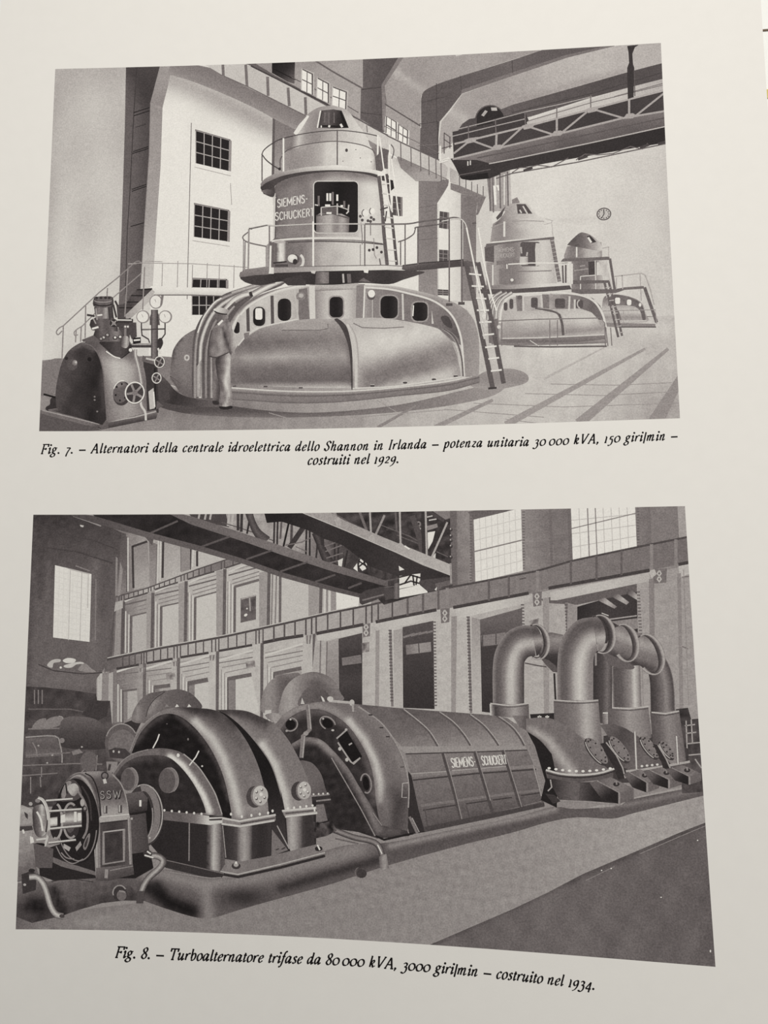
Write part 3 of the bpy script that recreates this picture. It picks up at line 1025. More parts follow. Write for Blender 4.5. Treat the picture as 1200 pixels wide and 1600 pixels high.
# ---- floor
sub('hall_floor', 'pale machine hall floor with dark stripes')
P([(40, 566), (66, 563), (100, 560), (240, 556), (300, 560), (700, 520), (790, 505), (960, 498), (1075, 492), (1090, 700), (30, 700)],
  G.lin((60, 600), (1060, 560), [(0, 132), (.15, 120), (.3, 130), (.5, 158), (.66, 178), (.8, 186), (1, 172)]).st([(80, 668), (400, 662), (560, 656)], 16, 142, .6)
  .bl(330, 640, 110, 16, 112, .5).bl(1040, 640, 60, 40, 146, .7).bl(880, 540, 70, 26, 206, .8).bl(1000, 510, 90, 16, 196, .85).bl(960, 570, 120, 50, 186, .5).nz(7, 4, 4))
P(sp([(240, 626), (270, 614), (360, 634), (480, 645), (620, 633), (740, 606), (790, 600), (760, 622), (640, 642), (480, 652), (330, 650), (262, 640)], 5, True), G.lin((260, 640), (770, 610), [74, 78, 84, 98, 110, 126, 144]).st([(300, 651), (520, 653), (700, 632)], 6, 122, .6))
P(sp([(735, 600), (755, 582), (790, 576), (815, 580), (826, 590), (818, 600), (780, 608), (750, 608)], 5, True), G.lin((800, 578), (800, 606), [142, 134, 148]))
for a, b, w0, w1, g in (((950, 540), (850, 592), 2, 4, 170), ((1008, 545), (790, 664), 4, 11, 148), ((1044, 545), (904, 662), 5, 16, 144), ((1075, 570), (1024, 660), 8, 24, 138), ((770, 625), (680, 668), 5, 8, 142), ((650, 634), (590, 668), 3, 5, 130)):
    L([a, b], [w0, w1], g)
LL([[(560, 652), (700, 640), (850, 652)], [(740, 630), (880, 636), (1060, 630)], [(820, 615), (940, 618), (1056, 612)], [(860, 600), (960, 602), (1050, 598)], [(590, 626), (620, 644)], [(790, 655), (860, 664)], [(420, 645), (500, 668)]], 1.2, 146)
P([(55, 640), (70, 642), (160, 672), (60, 680)], 84)
P([(66, 566), (86, 560), (97, 560), (90, 600), (84, 615), (62, 620)], 118)



# ---- third, farthest alternator
sub('alternator', 'smallest, farthest alternator below the wall clock')
P(sp([(940, 484), (944, 464), (960, 460), (985, 464), (1003, 474), (1010, 492), (1010, 503), (960, 508), (940, 506)], 4), G.lin((960, 470), (960, 505), [124, 166, 186, 140, 178]))
P(sp([(952, 460), (968, 461), (990, 467), (1004, 478), (1009, 498), (1004, 500), (1000, 486), (988, 478), (960, 477), (950, 478)], 3), G(104).nz(3, 10, 2))
for x, y, w, h in ((965, 470, 8, 10), (983, 472.5, 7, 9), (1000, 476.5, 4, 6)):
    P(rrect(x - w / 2, y - h / 2, x + w / 2, y + h / 2, 2.4), 214)
P([(938, 504), (1024, 506), (1024, 512), (968, 512), (940, 510)], 132)
L([(968, 511), (1025, 511)], 2, 96)
L([(972, 502), (1010, 501)], 1.4, 190)
P([(893, 408), (949, 407), (948, 455), (893, 456)], G.lin((893, 430), (950, 430), [134, 110, 112, 130, 168, 190]))
P([(919, 409), (932, 408), (932, 430), (920, 430)], 74)
P([(932, 410), (941, 409), (941, 430), (932, 430)], 196)
LL([[(897, 423), (912, 421), (919, 420)], [(906, 416), (914, 415)]], 1.6, 152)
LL([[(960, 480), (966, 488), (970, 500)]], 3, 108)
P([(886, 385), (940, 378), (941, 406), (883, 408), (881, 400)], G.lin((881, 395), (944, 393), [150, 118, 132, 168, 186, 130]).nz(5, 6, 2))
P(sp([(886, 383), (894, 374), (906, 364), (914, 364), (922, 367), (934, 376), (940, 385), (938, 392), (912, 388)], 4), G.lin((886, 380), (940, 380), [96, 86, 112, 150, 196]))
P([(917, 369), (922, 368), (932, 378), (924, 380)], 66)
L([(919, 371), (924, 379)], 3, 214)
P([(880, 404), (912, 403), (952, 401), (953, 406), (912, 408), (876, 409)], 104)
L([(901, 386), (901, 402)], 2.4, 206)
LL([[(951, 386), (951, 402)], [(941, 388), (952, 386)]], 1, 160)
P([(936, 407), (946, 407), (960, 460), (948, 466)], G(186).nz(2, 10, 5))
LL([[(953, 404), (961, 456)]], 4, 100)
LL([[(930, 407), (931, 460)], [(907, 432), (907, 454)]], 1.6, 196)
LL([[(907, 432), (930, 430)], [(907, 453), (940, 454)]], 1.4, 200)
P([(893, 452), (960, 452), (976, 449), (976, 453), (962, 458), (893, 460)], 104)
P([(893, 438), (952, 438), (952, 442), (893, 444)], 98)
for x0, y0, x1, y1 in ((944, 440, 966, 527), (951, 440, 972, 525)):
    L([(x0, y0), ((x0 + x1) / 2, (y0 + y1) / 2 - 2), (x1, y1)], 3.6, 98)
LL([[(946 + k * 2.9, 450 + k * 10), (954 + k * 2.8, 449 + k * 10)] for k in range(8)], 1.3, 170)
sub('gangway', 'railed gangway and steps of the farthest alternator')
LL([[(960, 432), (1002, 427), (1008, 430), (1016, 452), (1022, 476)], [(972, 430), (973, 452)], [(1000, 428), (1002, 470)], [(963, 434), (963, 452)]], 1.6, 164)
LL([[(976, 451), (1006, 449)]], 4, 108)
LL([[(1007, 449), (1026, 504)]], 5, 100)
LL([[(942, 486), (1024, 484), (1026, 506)], [(974, 486), (974, 504)]], 1.2, 150)

# ---- second alternator
sub('alternator', 'middle sized alternator half hidden behind the steep steps')
P(sp([(768, 530), (770, 500), (778, 476), (800, 466), (850, 464), (900, 462), (924, 468), (940, 482), (947, 505), (948, 530)], 4) + [(948, 536), (900, 538), (800, 540), (768, 538)],
  G.lin((850, 466), (850, 536), [172, 168, 178, 160, 146, 176, 120]))
P(sp([(790, 492), (800, 489), (840, 485), (880, 482), (912, 484), (930, 494), (940, 512), (942, 524)], 4) + [(900, 528), (840, 529), (782, 530), (781, 515)],
  G.lin((840, 484), (844, 530), [170, 182, 186, 172, 156, 138, 172]).bl(796, 510, 16, 14, 142, .6).bl(915, 502, 20, 10, 204, .7))
P([(782, 530), (840, 529), (946, 524), (946, 530), (900, 535), (840, 537), (783, 538)], G.lin((840, 529), (840, 538), [120, 104, 130]))
L([(783, 529), (840, 528), (944, 523)], 1.4, 196)
P([(782, 492), (790, 468), (805, 464), (862, 460), (900, 460), (926, 466), (938, 478), (945, 500), (936, 500), (924, 488), (906, 482), (850, 484), (800, 488), (788, 494)],
  G.lin((790, 470), (930, 475), [178, 164, 170, 132, 118, 104]).nz(4, 6, 2))
LL([sp([(781, 505), (784, 482), (794, 466), (812, 460), (850, 457), (870, 457), (906, 461), (928, 471), (941, 490), (947, 512)], 5)], 3.2, 206)
LL([sp([(884, 456), (912, 462), (932, 472)], 4)], 2, 196)
for x, y, w, h in ((790, 479, 6, 13), (799, 475, 6, 16), (835, 473, 10.5, 16), (875, 474, 16, 15), (905, 475, 12, 13)):
    P(rrect(x - w / 2, y - h / 2, x + w / 2, y + h / 2, 3), 84)
RG(906, 475, 4, 6, 2, 176, a0=90, a1=270)
LL([[(898, 468), (898, 486)], [(890, 463), (889, 486)], [(846, 462), (847, 486)], [(817, 462), (818, 486)]], 3, 190)
P([(806, 462), (816, 462), (816, 486), (808, 486)], 122)
P([(847, 460), (858, 460), (858, 484), (849, 484)], 118)
O(812, 465, 4, 3.4, 96)
O(861, 462, 4, 3, 150)
LL([sp([(836, 481), (858, 485), (872, 490), (878, 505), (880, 524)], 5)], 4, 92)
L(sp([(840, 481), (862, 484), (877, 492), (882, 506), (883, 520)], 5), 1, 170)
sub('floor_rail', 'low tube rail around the middle alternator')
LL([[(772, 502), (840, 499), (938, 497), (945, 505), (946, 541)], [(859, 500), (859, 540)], [(871, 500), (871, 540)], [(784, 504), (784, 540)], [(954, 512), (956, 540)], [(946, 511), (950, 541)]], 1.5, 118)
L([(803, 541), (860, 542), (948, 541)], 2.4, 92)
LL([[(828, 532), (842, 541)]], 1.2, 196)
sub('alternator_tower', 'stepped turret of the middle sized alternator')
P([(758, 383), (764, 381), (862, 370), (870, 446), (760, 446)], G.lin((760, 410), (866, 410), [178, 150, 122, 122, 160, 190, 196, 176]))
P([(757, 386), (772, 384), (772, 410), (758, 408)], 92)
P([(760, 410), (772, 410), (772, 446), (760, 446)], 140)
P(rrect(813, 378, 844, 416, 4), 86)
P([(837, 380), (845, 380), (846, 414), (837, 416), (836, 390)], 190)
P([(812, 401), (825, 401), (825, 414), (812, 414)], G.lin((812, 405), (825, 405), [176, 196, 150]))
LL([[(814, 386), (815, 396)], [(824, 394), (823, 400)]], 2.4, 170)
P([(776, 408), (800, 406), (811, 406), (811, 412), (776, 414)], 120)
L([(794, 424), (830, 424), (862, 423)], 1.6, 124)
P([(758, 388), (760, 381), (866, 370), (866, 374), (820, 377), (780, 382)], 104)
P([(770, 350), (782, 342), (840, 338), (860, 342), (860, 370), (820, 373), (766, 378)], G.lin((766, 360), (862, 360), [150, 128, 146, 180, 196, 198, 206]).bl(806, 366, 18, 8, 150, .6))
L(sp([(768, 356), (790, 348), (820, 345), (850, 346)], 4), 1.3, 150)
P(sp([(772, 352), (786, 336), (794, 322), (800, 318), (822, 318), (830, 326), (840, 337), (845, 342), (820, 341), (790, 346)], 3), G.lin((776, 340), (842, 335), [104, 152, 172, 186, 202]))
P([(775, 340), (790, 322), (784, 338), (777, 344)], 84)
P([(807, 319), (821, 319), (832, 334), (809, 334)], 82)
LL([[(817, 322), (824, 334)], [(812, 328), (815, 333)]], 2.2, 196)
LL([[(788, 346), (788, 370)]], 3, 208)
LL([[(862, 345), (864, 370)], [(852, 342), (864, 345)], [(850, 351), (862, 348)]], 1.2, 176)
LL([[(862, 372), (874, 440)]], 6, 112)
LL([[(861 + i * 1.1, 377 + i * 8) for i in (0,)] + [(866, 376)]] + [[(860 + k, 376 + k * 6.2), (866 + k, 375 + k * 6.2)] for k in range(11)], 1, 160)
P([(793, 445), (890, 442), (893, 446), (850, 450), (800, 452), (760, 452), (756, 446)], G.lin((760, 446), (890, 446), [120, 150, 204, 200]))
P([(748, 452), (800, 452), (890, 446), (893, 452), (850, 456), (800, 458), (770, 460), (748, 458)], 84)
LL([[(794, 413), (830, 411), (864, 411), (888, 411)], [(793, 444), (792, 413)], [(872, 412), (890, 410)]], 1.8, 214)
LL([[(770, 414), (770, 446)], [(894, 412), (894, 444)], [(888, 412), (889, 442)]], 2.2, 208)
LL([[(879, 415), (880, 442)], [(884, 414), (884, 442)]], 2.6, 96)
P([(780, 420), (794, 420), (794, 444), (780, 444)], 122)
O(800, 438.5, 4.4, 4, 112)
O(800, 437.5, 2.6, 2.4, 208)
for t, x, y in (('SIEMENS-', 776, 394), ('SCHUCKERT', 772, 403)):
    write(t, BLOCK, straight(x, y, 1, -.05), (0, -1), 6.2, 160, (1, 1), track=.12, squeeze=.92 if len(t) == 8 else .86)
sub('cable_pipe', 'bent cable pipes beside the steps of the middle alternator')
for k, (a, g) in enumerate((([(762, 500), (764, 478), (772, 464), (784, 456)], 150), ([(769, 505), (771, 480), (778, 466), (792, 457)], 132), ([(775, 520), (776, 486), (784, 468), (800, 457)], 168))):
    T(sp(a, 5), 5, [96, g, 206, g, 92])
P([(762, 500), (778, 498), (780, 536), (764, 536)], 112)
O(779.5, 511, 3, 3, 200)

# ---- the large alternator: base and dome
sub('alternator_base', 'riveted base ring of the large near alternator')
B(sp([(262, 600), (280, 604), (360, 605), (420, 609), (480, 611), (550, 610), (625, 604), (700, 595), (749, 584)], 5),
  sp([(262, 622), (300, 628), (362, 625), (445, 630), (500, 630), (550, 627), (625, 619), (700, 611), (749, 598)], 5), [(0, 186), (.1, 150), (.32, 120), (.4, 92), (.5, 122), (.85, 118), (1, 96)])
L(sp([(362, 606), (420, 610), (480, 612), (550, 611), (625, 605), (700, 596), (748, 585)], 5), 2, 196)

sub('alternator_shell', 'curved left end shell of the large alternator')
P(sp([(266, 584), (268, 560), (272, 544), (284, 528), (302, 516), (330, 505)], 4) + [(330, 628), (298, 626), (280, 612), (266, 592)], G.lin((268, 560), (330, 560), [112, 120, 108, 96]).st([(268, 600), (300, 620)], 14, 92, .8).st([(284, 530), (272, 545), (268, 575)], 2, 70, .8))
L([(281, 610), (266, 588), (270, 590), (283, 600)], 1, 84)
P(sp([(246, 584), (262, 596), (276, 612), (300, 622), (345, 628), (340, 636), (290, 634), (256, 628), (240, 612)], 4, True), G.lin((250, 600), (330, 632), [84, 58, 70, 92]))
O(292, 559, 4.4, 5, 178)
O(292, 559, 2, 2.4, 118)

sub('spider_frame', 'ring of framed openings between the dome and the turret')
P(sp([(358, 520), (366, 500), (382, 478), (404, 466), (430, 456), (474, 446), (500, 444), (566, 444), (610, 447), (640, 455), (672, 464), (694, 478), (710, 494), (718, 520), (722, 540)], 5) + [(700, 530), (640, 512), (525, 502), (440, 508), (385, 528), (364, 560)],
  G.lin((360, 500), (720, 500), [(0, 168), (.12, 190), (.3, 172), (.38, 140), (.5, 176), (.58, 132), (.7, 122), (.85, 116), (1, 104)]).nz(6, 4, 4))
P([(467, 452), (480, 450), (484, 499), (466, 500)], 112)
P([(483, 446), (492, 446), (493, 500), (484, 500)], 196)
P([(492, 450), (560, 446), (556, 500), (493, 500)], G.lin((492, 470), (560, 470), [134, 178, 190, 186, 150]))
P([(492, 444), (560, 442), (559, 452), (492, 455)], G.lin((500, 444), (500, 455), [166, 176, 120]))
P([(557, 446), (570, 446), (568, 498), (556, 498)], 128)
P([(569, 450), (592, 452), (593, 498), (568, 498)], G.lin((570, 470), (594, 470), [150, 128, 126]))
L([(570, 446), (568, 497)], 2.4, 206)
L([(582, 466), (582, 497)], 1.3, 176)
LL([[(629, 459), (630, 500)], [(676, 468), (676, 506)]], 3, 190)
LL([[(387, 478), (388, 518)], [(425, 462), (426, 506)]], 5, 82)
L([(460, 452), (466, 500)], 3, 178)
O(470, 463, 7.5, 6.5, 126); O(470.5, 462, 4, 3.5, 170)
O(580, 462, 6.5, 7, 92); O(580.5, 459, 5.5, 6, 224)
P([(672, 468), (696, 482), (712, 500), (718, 530), (704, 520), (690, 508), (677, 502)], G.lin((680, 480), (715, 520), [122, 108, 88]))
for x, y, w, h, r, hl in ((370, 512, 9, 18, 4, 0), (405, 494.5, 19, 30, 8, 1), (444.5, 484, 21, 35, 9, 0), (525.5, 480, 21, 32, 7, 0), (608, 480, 27, 35, 9, 0), (656, 487, 24, 29, 8, 0)):
    P(rrect(x - w / 2 - 2, y - h / 2 - 2, x + w / 2 + 2, y + h / 2 + 2, r + 1), 176 if x < 500 else 148)
    P(rrect(x - w / 2, y - h / 2, x + w / 2, y + h / 2, r), G.lin((x - w / 2, y), (x + w / 2, y), [48, 42, 58]))
    if hl:
        P(rrect(x - 6, y - 13, x + 5, y + 5, 3), 228)
L([(646, 477), (645, 494)], 2, 214)
P(sp([(689, 495), (699, 494), (706, 505), (706, 513), (698, 510), (692, 504)], 3, True), 74)

sub('alternator_shell', 'broad light edged rim arching over the large alternator')
B(sp([(322, 566), (336, 530), (352, 500), (368, 484), (384, 472), (408, 460), (440, 450), (474, 444)], 6),
  sp([(356, 560), (362, 530), (368, 510), (376, 492), (390, 480), (412, 467), (442, 456), (475, 449)], 6), [(0, 128), (.4, 110), (.7, 150), (.85, 206), (1, 176)])
T(sp([(375, 492), (388, 478), (412, 464), (440, 453), (474, 446), (484, 446)], 6), 5, [150, 210, 186])
B(sp([(570, 444), (610, 446), (650, 454), (680, 462), (712, 474), (730, 486), (741, 502), (748, 530), (749, 562), (748, 587)], 6),
  sp([(570, 449), (608, 452), (640, 459), (672, 468), (694, 482), (708, 498), (716, 516), (721, 540), (723, 560), (725, 590)], 6),
  lambda t, s: (212 - 60 * min(1, s * 1.6)) * (1 - t) + (190 if t > .9 else 142) * t - 10 * math.sin(s * 3))
L(sp([(570, 449), (608, 452), (640, 459), (672, 468), (694, 481), (708, 496), (717, 516), (722, 540), (725, 588)], 6), 3, 204)
L(sp([(728, 482), (742, 502), (749, 530), (750, 585)], 5), 1.4, 186)

sub('alternator_dome', 'smooth dark casing panel left of the dome rib')
P(sp([(361, 602), (361, 580), (365, 552), (374, 537), (388, 525), (405, 514)], 5) + sp([(430, 506), (466, 500), (500, 498), (526, 499)], 4) + sp([(538, 511), (546, 530), (550, 560), (551, 605)], 4) + [(530, 607), (475, 606), (420, 604)],
  G.lin((460, 500), (462, 606), [(0, 158), (.1, 146), (.2, 132), (.32, 112), (.42, 126), (.54, 158), (.62, 132), (.72, 108), (.9, 98), (.97, 150), (1, 176)])
  .st([(372, 545), (366, 600)], 14, 112, .5).bl(400, 535, 30, 16, 104, .6).bl(520, 545, 34, 30, 142, .5).st([(545, 520), (549, 600)], 5, 96, .6).nz(5, 3, 1), 6)
P([(439, 515), (450, 507), (512, 505), (513, 513), (500, 516)], 152)
L([(440, 516), (500, 516), (513, 513), (512, 506)], 1.3, 104)
L(sp([(372, 540), (386, 524), (404, 513), (430, 506), (465, 499)], 5), 2.2, 196)
P([(381, 521), (390, 519), (388, 529), (382, 530)], 118)
LL([[(364, 604), (369, 603)], [(412, 604), (418, 604)], [(467, 606), (473, 606)]], 2.4, 84)

sub('alternator_dome', 'bright casing panel right of the dome rib')
P(sp([(526, 499), (560, 497), (595, 497), (640, 503), (680, 512), (692, 520), (704, 533), (712, 550), (718, 574), (720, 588)], 5) + [(700, 592), (640, 600), (560, 607), (551, 606), (551, 560), (546, 528), (538, 511)],
  G.lin((610, 497), (640, 600), [(0, 172), (.15, 180), (.3, 194), (.42, 190), (.52, 168), (.64, 132), (.74, 116), (.86, 124), (.93, 158), (1, 184)])
  .st([(715, 560), (720, 588)], 10, 128, .5).bl(690, 560, 24, 22, 146, .6).st([(556, 520), (558, 600)], 10, 172, .6).bl(600, 530, 60, 14, 202, .5).nz(5, 3, 2), 6)
P([(552, 504), (574, 511), (620, 512), (632, 510), (600, 500)], G(176))
L([(552, 505), (566, 512), (600, 513), (631, 511)], 1.4, 112)
P(sp([(522, 499), (528, 498), (540, 508), (546, 524), (550, 548), (551, 575), (551, 606), (549, 606), (548, 575), (545, 545), (538, 522), (530, 508)], 4), 70)
B(sp([(541, 508), (549, 524), (553, 548), (554, 575), (554, 606)], 4), sp([(546, 506), (556, 524), (560, 548), (561, 575), (560, 606)], 4), [184, 190, 150])
B(sp([(690, 514), (704, 524), (714, 540), (720, 562), (722, 588)], 4), sp([(696, 514), (711, 524), (718, 540), (723, 562), (725, 588)], 4), [178, 96, 84, 150])
L(sp([(692, 520), (706, 534), (714, 552), (718, 588)], 4), 1.2, 150)
for x, y in ((582, 603), (633, 598), (678, 593), (712, 588)):
    O(x, y, 3.6, 1.8, 74); L([(x - 3, y - 2), (x + 3, y - 2)], 1, 180)
L(sp([(551, 607), (600, 605), (640, 601), (720, 589)], 4), 2.2, 196)

sub('cable_pipe', 'bundle of bent cable pipes sweeping down from the turret platform')
P(sp([(300, 620), (300, 560), (303, 524), (312, 500), (328, 478), (348, 461), (372, 452), (410, 440), (445, 436), (440, 446), (400, 462), (376, 480), (362, 500), (350, 520), (340, 560), (338, 625)], 4), G.lin((305, 520), (345, 540), [84, 96, 78, 90]))
for a, w, g in (([(305, 622), (305, 570), (308, 528), (318, 500), (336, 474), (362, 460), (402, 446)], 7, 120), ([(313, 622), (313, 570), (315, 534), (326, 502), (342, 480), (368, 464), (420, 444)], 7, 168),
                ([(322, 622), (322, 570), (324, 540), (334, 508), (350, 486), (372, 470), (388, 460)], 7, 110), ([(331, 622), (331, 575), (332, 545), (340, 516), (352, 496), (366, 478)], 7, 130)):
    T(sp(a, 5), w, [74, g, g + 36, g - 10, 70])
T(sp([(352, 484), (364, 470), (378, 462), (389, 459)], 4), 8, [112, 190, 212, 130])
L([(356, 484), (368, 473)], 4, 92)
T([(392, 462), (410, 452), (430, 442), (448, 434)], 10, [92, 150, 214, 190, 110])
T([(362, 458), (390, 449), (412, 443), (430, 440)], 6, [120, 176, 110])
L([(391, 456), (394, 464)], 4, 60)
L(sp([(309, 520), (318, 496), (334, 474), (346, 466)], 4), 2.2, 208)
P([(306, 575), (316, 560), (314, 620), (306, 620)], G.lin((306, 580), (316, 580), [112, 178, 104]))

# ---- the turret
sub('alternator_tower', 'tall riveted turret drum lettered with white capitals')
P([(429, 294), (436, 276), (480, 265), (526, 260), (570, 264), (592, 272), (598, 330), (600, 380), (428, 380), (427, 330)],
  G.lin((427, 320), (600, 320), [(0, 84), (.05, 112), (.15, 124), (.3, 122), (.42, 150), (.5, 170), (.74, 176), (.8, 198), (.92, 206), (1, 188)])
  .st([(430, 296), (460, 278), (526, 268), (590, 276)], 9, 96, .7).st([(428, 372), (480, 368)], 14, 132, .6).nz(6, 4, 3))
L([(429, 302), (428, 372)], 3, 196)
L([(432, 306), (430, 372)], 2, 84)
L([(426, 305), (430, 310)], 4, 190)
P([(415, 385), (424, 376), (430, 372), (500, 368), (560, 370), (600, 376), (603, 417), (420, 420), (415, 420)],
  G.lin((415, 395), (603, 395), [(0, 96), (.08, 104), (.2, 112), (.35, 128), (.48, 164), (.65, 192), (.85, 206), (1, 190)]).bl(530, 402, 40, 14, 176, .4).nz(6, 4, 5))
P([(415, 385), (421, 380), (420, 420), (415, 420)], 150)
LL([sp([(424, 380), (450, 377), (500, 375), (560, 376), (598, 381)], 4)], 1.4, 104)
LL([sp([(424, 377), (450, 374), (500, 372), (560, 373), (600, 378)], 4)], 3, 204)
LL([sp([(450, 379), (500, 377), (560, 378.5), (599, 382)], 4)], 2, 84)
P(rrect(490, 283, 560, 364, 7), G.lin((500, 300), (545, 320), [50, 40, 46]))
L(rrect(490, 283, 560, 364, 7), 1.6, 190, True)
P([(494, 337), (500, 333), (534, 334), (546, 340), (545, 363), (494, 363)], G.lin((494, 350), (546, 350), [108, 150, 176, 120, 168, 96]))
L([(494, 337), (520, 334), (545, 341)], 2, 84)
LL([[(502, 324), (502, 337)], [(527, 318), (527, 336)], [(545, 320), (544, 330)]], 2.2, 176)
LL([[(502, 324), (528, 322), (545, 328)]], 1.6, 180)
P([(504, 325), (526, 324), (526, 334), (503, 334)], 92)
for x, y, h in ((511.5, 308, 12), (516, 308, 12), (527, 309, 10)):
    L([(x, y - h / 2), (x, y + h / 2)], 3, 226)
LL([[(508, 321), (516, 321)], [(510, 333), (518, 333)], [(532, 322), (536, 322)]], 3, 232)
LL([[(498, 306), (498, 322)], [(520, 300), (520, 320)], [(538, 314), (538, 324)]], 3, 112)
LL([[(541, 334), (545, 330)], [(492, 320), (497, 321)]], 2, 196)
O(571, 333, 5, 5.5, 222); O(582, 330, 4.2, 5, 226)
RG(571, 333, 5.4, 6, 1.4, 96, a0=120, a1=250); RG(582, 330, 4.6, 5.5, 1.4, 96, a0=120, a1=240)
for x, y in ((563, 338), (575, 345), (566, 344), (580, 340), (579, 346), (584, 343)):
    O(x, y, 2.4, 2.4, 84)
LL([[(564, 348), (566, 368), (566, 382)], [(579, 348), (579, 368)]], 1.4, 120)
LL([[(563, 382), (563, 416)], [(584, 372), (585, 398), (588, 404)]], 1.2, 128)
for x, y in ((577, 391), (583, 390), (589, 387), (596, 394)):
    O(x, y, 2.2, 2.4, 70)
LL([[(430, 384), (443, 384)]], 2, 150)
sub('lettering', 'two rows of white capitals on the large turret drum')
write('SIEMENS-', BLOCK, straight(433.5, 324, 1, -.17), (0, -1), 12, 212, (1, 1.5), track=.15, squeeze=.75)
write('SCHUCKERT', BLOCK, straight(430, 344.5, 1, -.12), (0, -1), 12, 208, (1, 1.5), track=.16, squeeze=.8)
sub('oil_tank', 'small bright cylinder and round pot on the turret platform')
P([(428, 379), (447, 377), (446, 410), (428, 412)], G.lin((428, 390), (448, 390), [110, 96, 120, 224, 232, 150, 96]))
O(437, 378, 9, 2.4, 168)
L([(427, 411), (448, 409)], 2.4, 60)
L([(430, 415), (450, 415)], 4, 74)
O(459, 405, 9, 8, 86); O(457, 404, 7.5, 6.5, G(200).bl(456, 402, 4, 3, 240, .9)); O(461, 409, 3.6, 4.5, 62)
RG(467, 408, 7, 10, 4, 200, a0=-70, a1=80)

sub('crane_runway', 'pale girder plates and dark soffit glimpsed right of the turret cap')
P([(545, 180), (600, 209), (606, 214), (606, 238), (584, 228), (560, 196)], G.lin((556, 190), (604, 225), [176, 194, 190]))
P([(574, 218), (606, 236), (606, 264), (590, 262), (584, 240)], G.lin((580, 230), (604, 250), [138, 108, 98]))
L([(545, 178), (575, 195), (606, 212)], 2.2, 92)
LL([[(573, 196), (574, 207)]], 1.6, 120)
sub('turret_gallery', 'round upper gallery deck under the dome cap')
P(sp([(407, 294), (410, 284), (424, 276), (443, 268), (480, 262), (526, 259), (570, 262), (594, 267), (604, 274), (598, 280), (570, 272), (526, 268), (480, 272), (446, 280), (430, 290), (430, 300), (426, 308), (412, 303)], 4), G.lin((407, 290), (440, 280), [64, 66, 74, 70]))
P(sp([(408, 298), (418, 296), (427, 298), (428, 307), (415, 304)], 3), G.lin((410, 298), (424, 304), [112, 70]))
B(sp([(407, 288), (412, 281), (424, 274), (443, 267), (480, 260), (526, 258), (570, 261), (594, 266), (603, 273)], 5),
  sp([(409, 292), (414, 287), (426, 281), (445, 274), (480, 268), (526, 266), (570, 269), (592, 274), (602, 280)], 5), lambda t, s: 128 + 92 * min(1, s * 1.7) - 20 * t)
P([(590, 266), (604, 272), (601, 284), (590, 276)], 222)
P([(596, 275), (608, 274), (606, 284), (597, 282)], 70)
sub('turret_cap', 'upper drum and rounded cone cap of the large alternator')
P([(441, 268), (440, 244), (447, 233), (486, 221), (526, 216), (564, 222), (580, 230), (586, 245), (586, 266), (526, 258), (480, 261)],
  G.lin((441, 250), (587, 250), [(0, 150), (.1, 138), (.3, 150), (.42, 168), (.48, 194), (.6, 200), (.85, 210), (.97, 206), (1, 120)]).nz(6, 4, 7))
P(sp([(445, 238), (452, 225), (460, 211), (470, 195), (480, 180), (487, 174), (496, 169), (508, 166), (524, 166), (540, 171), (550, 181), (560, 196), (572, 212), (579, 230)], 5) + sp([(564, 227), (526, 221), (486, 225), (452, 236)], 4),
  G.lin((458, 205), (580, 215), [(0, 120), (.08, 188), (.16, 150), (.28, 134), (.42, 158), (.55, 176), (.7, 190), (.9, 206), (1, 200)]).st([(486, 174), (525, 167), (545, 176)], 4, 150, .5))
LL([[(482, 181), (470, 197), (461, 210)]], [3, 7, 6], 214)
L([(460, 211), (450, 230)], 1, 130)
LL([sp([(441, 241), (455, 232), (486, 224.5), (526, 221), (562, 226), (580, 233), (586, 240)], 5)], 1.5, 96)
P([(501, 173), (520, 171), (534, 173), (545, 200), (520, 201), (496, 200)], G.lin((500, 180), (545, 190), [72, 88, 70, 50, 42]))
L([(501, 173), (496, 200)], 2, 224)
LL([[(508, 176), (507, 192)], [(514, 176), (514, 194)], [(522, 176), (522, 192)]], 2, 104)
LL([[(500, 197), (530, 198)]], 3, 46)
LL([[(501, 198), (503, 198)], [(513, 197), (516, 198)], [(532, 194), (535, 199)]], 3.4, 216)
LL([[(532, 175), (541, 199)]], 2, 38)
O(541.5, 235, 2.2, 2.8, 76)
for x, y in ((556, 234), (563, 247), (536, 252), (580, 253), (500, 214), (453, 262)):
    O(x, y, .9, .9, 110)
P(sp([(437, 264), (438, 250), (441, 245), (441, 268)], 3), 150)
L(sp([(438, 262), (438, 250), (441, 244)], 3), 1.6, 92)

sub('gallery_rail', 'thin rail around the upper gallery of the turret')
LL([sp([(409, 242), (413, 234), (426, 224), (443, 216), (485, 207.5), (527, 204), (562, 207), (592, 213)], 5)], 1.5, 78)
LL([sp([(410, 242), (416, 250), (426, 258), (436, 264)], 4)], 1.6, 74)
O(437, 264, 2.4, 2.2, 60)
LL([[(409.5, 242), (409.5, 283)]], 1.8, 92)
LL([[(527, 203), (527, 258)]], 2, 96)
LL([[(443, 216), (443, 268)]], 2.6, 224)
LL([[(590.5, 211), (590, 265)]], 2.6, 222)

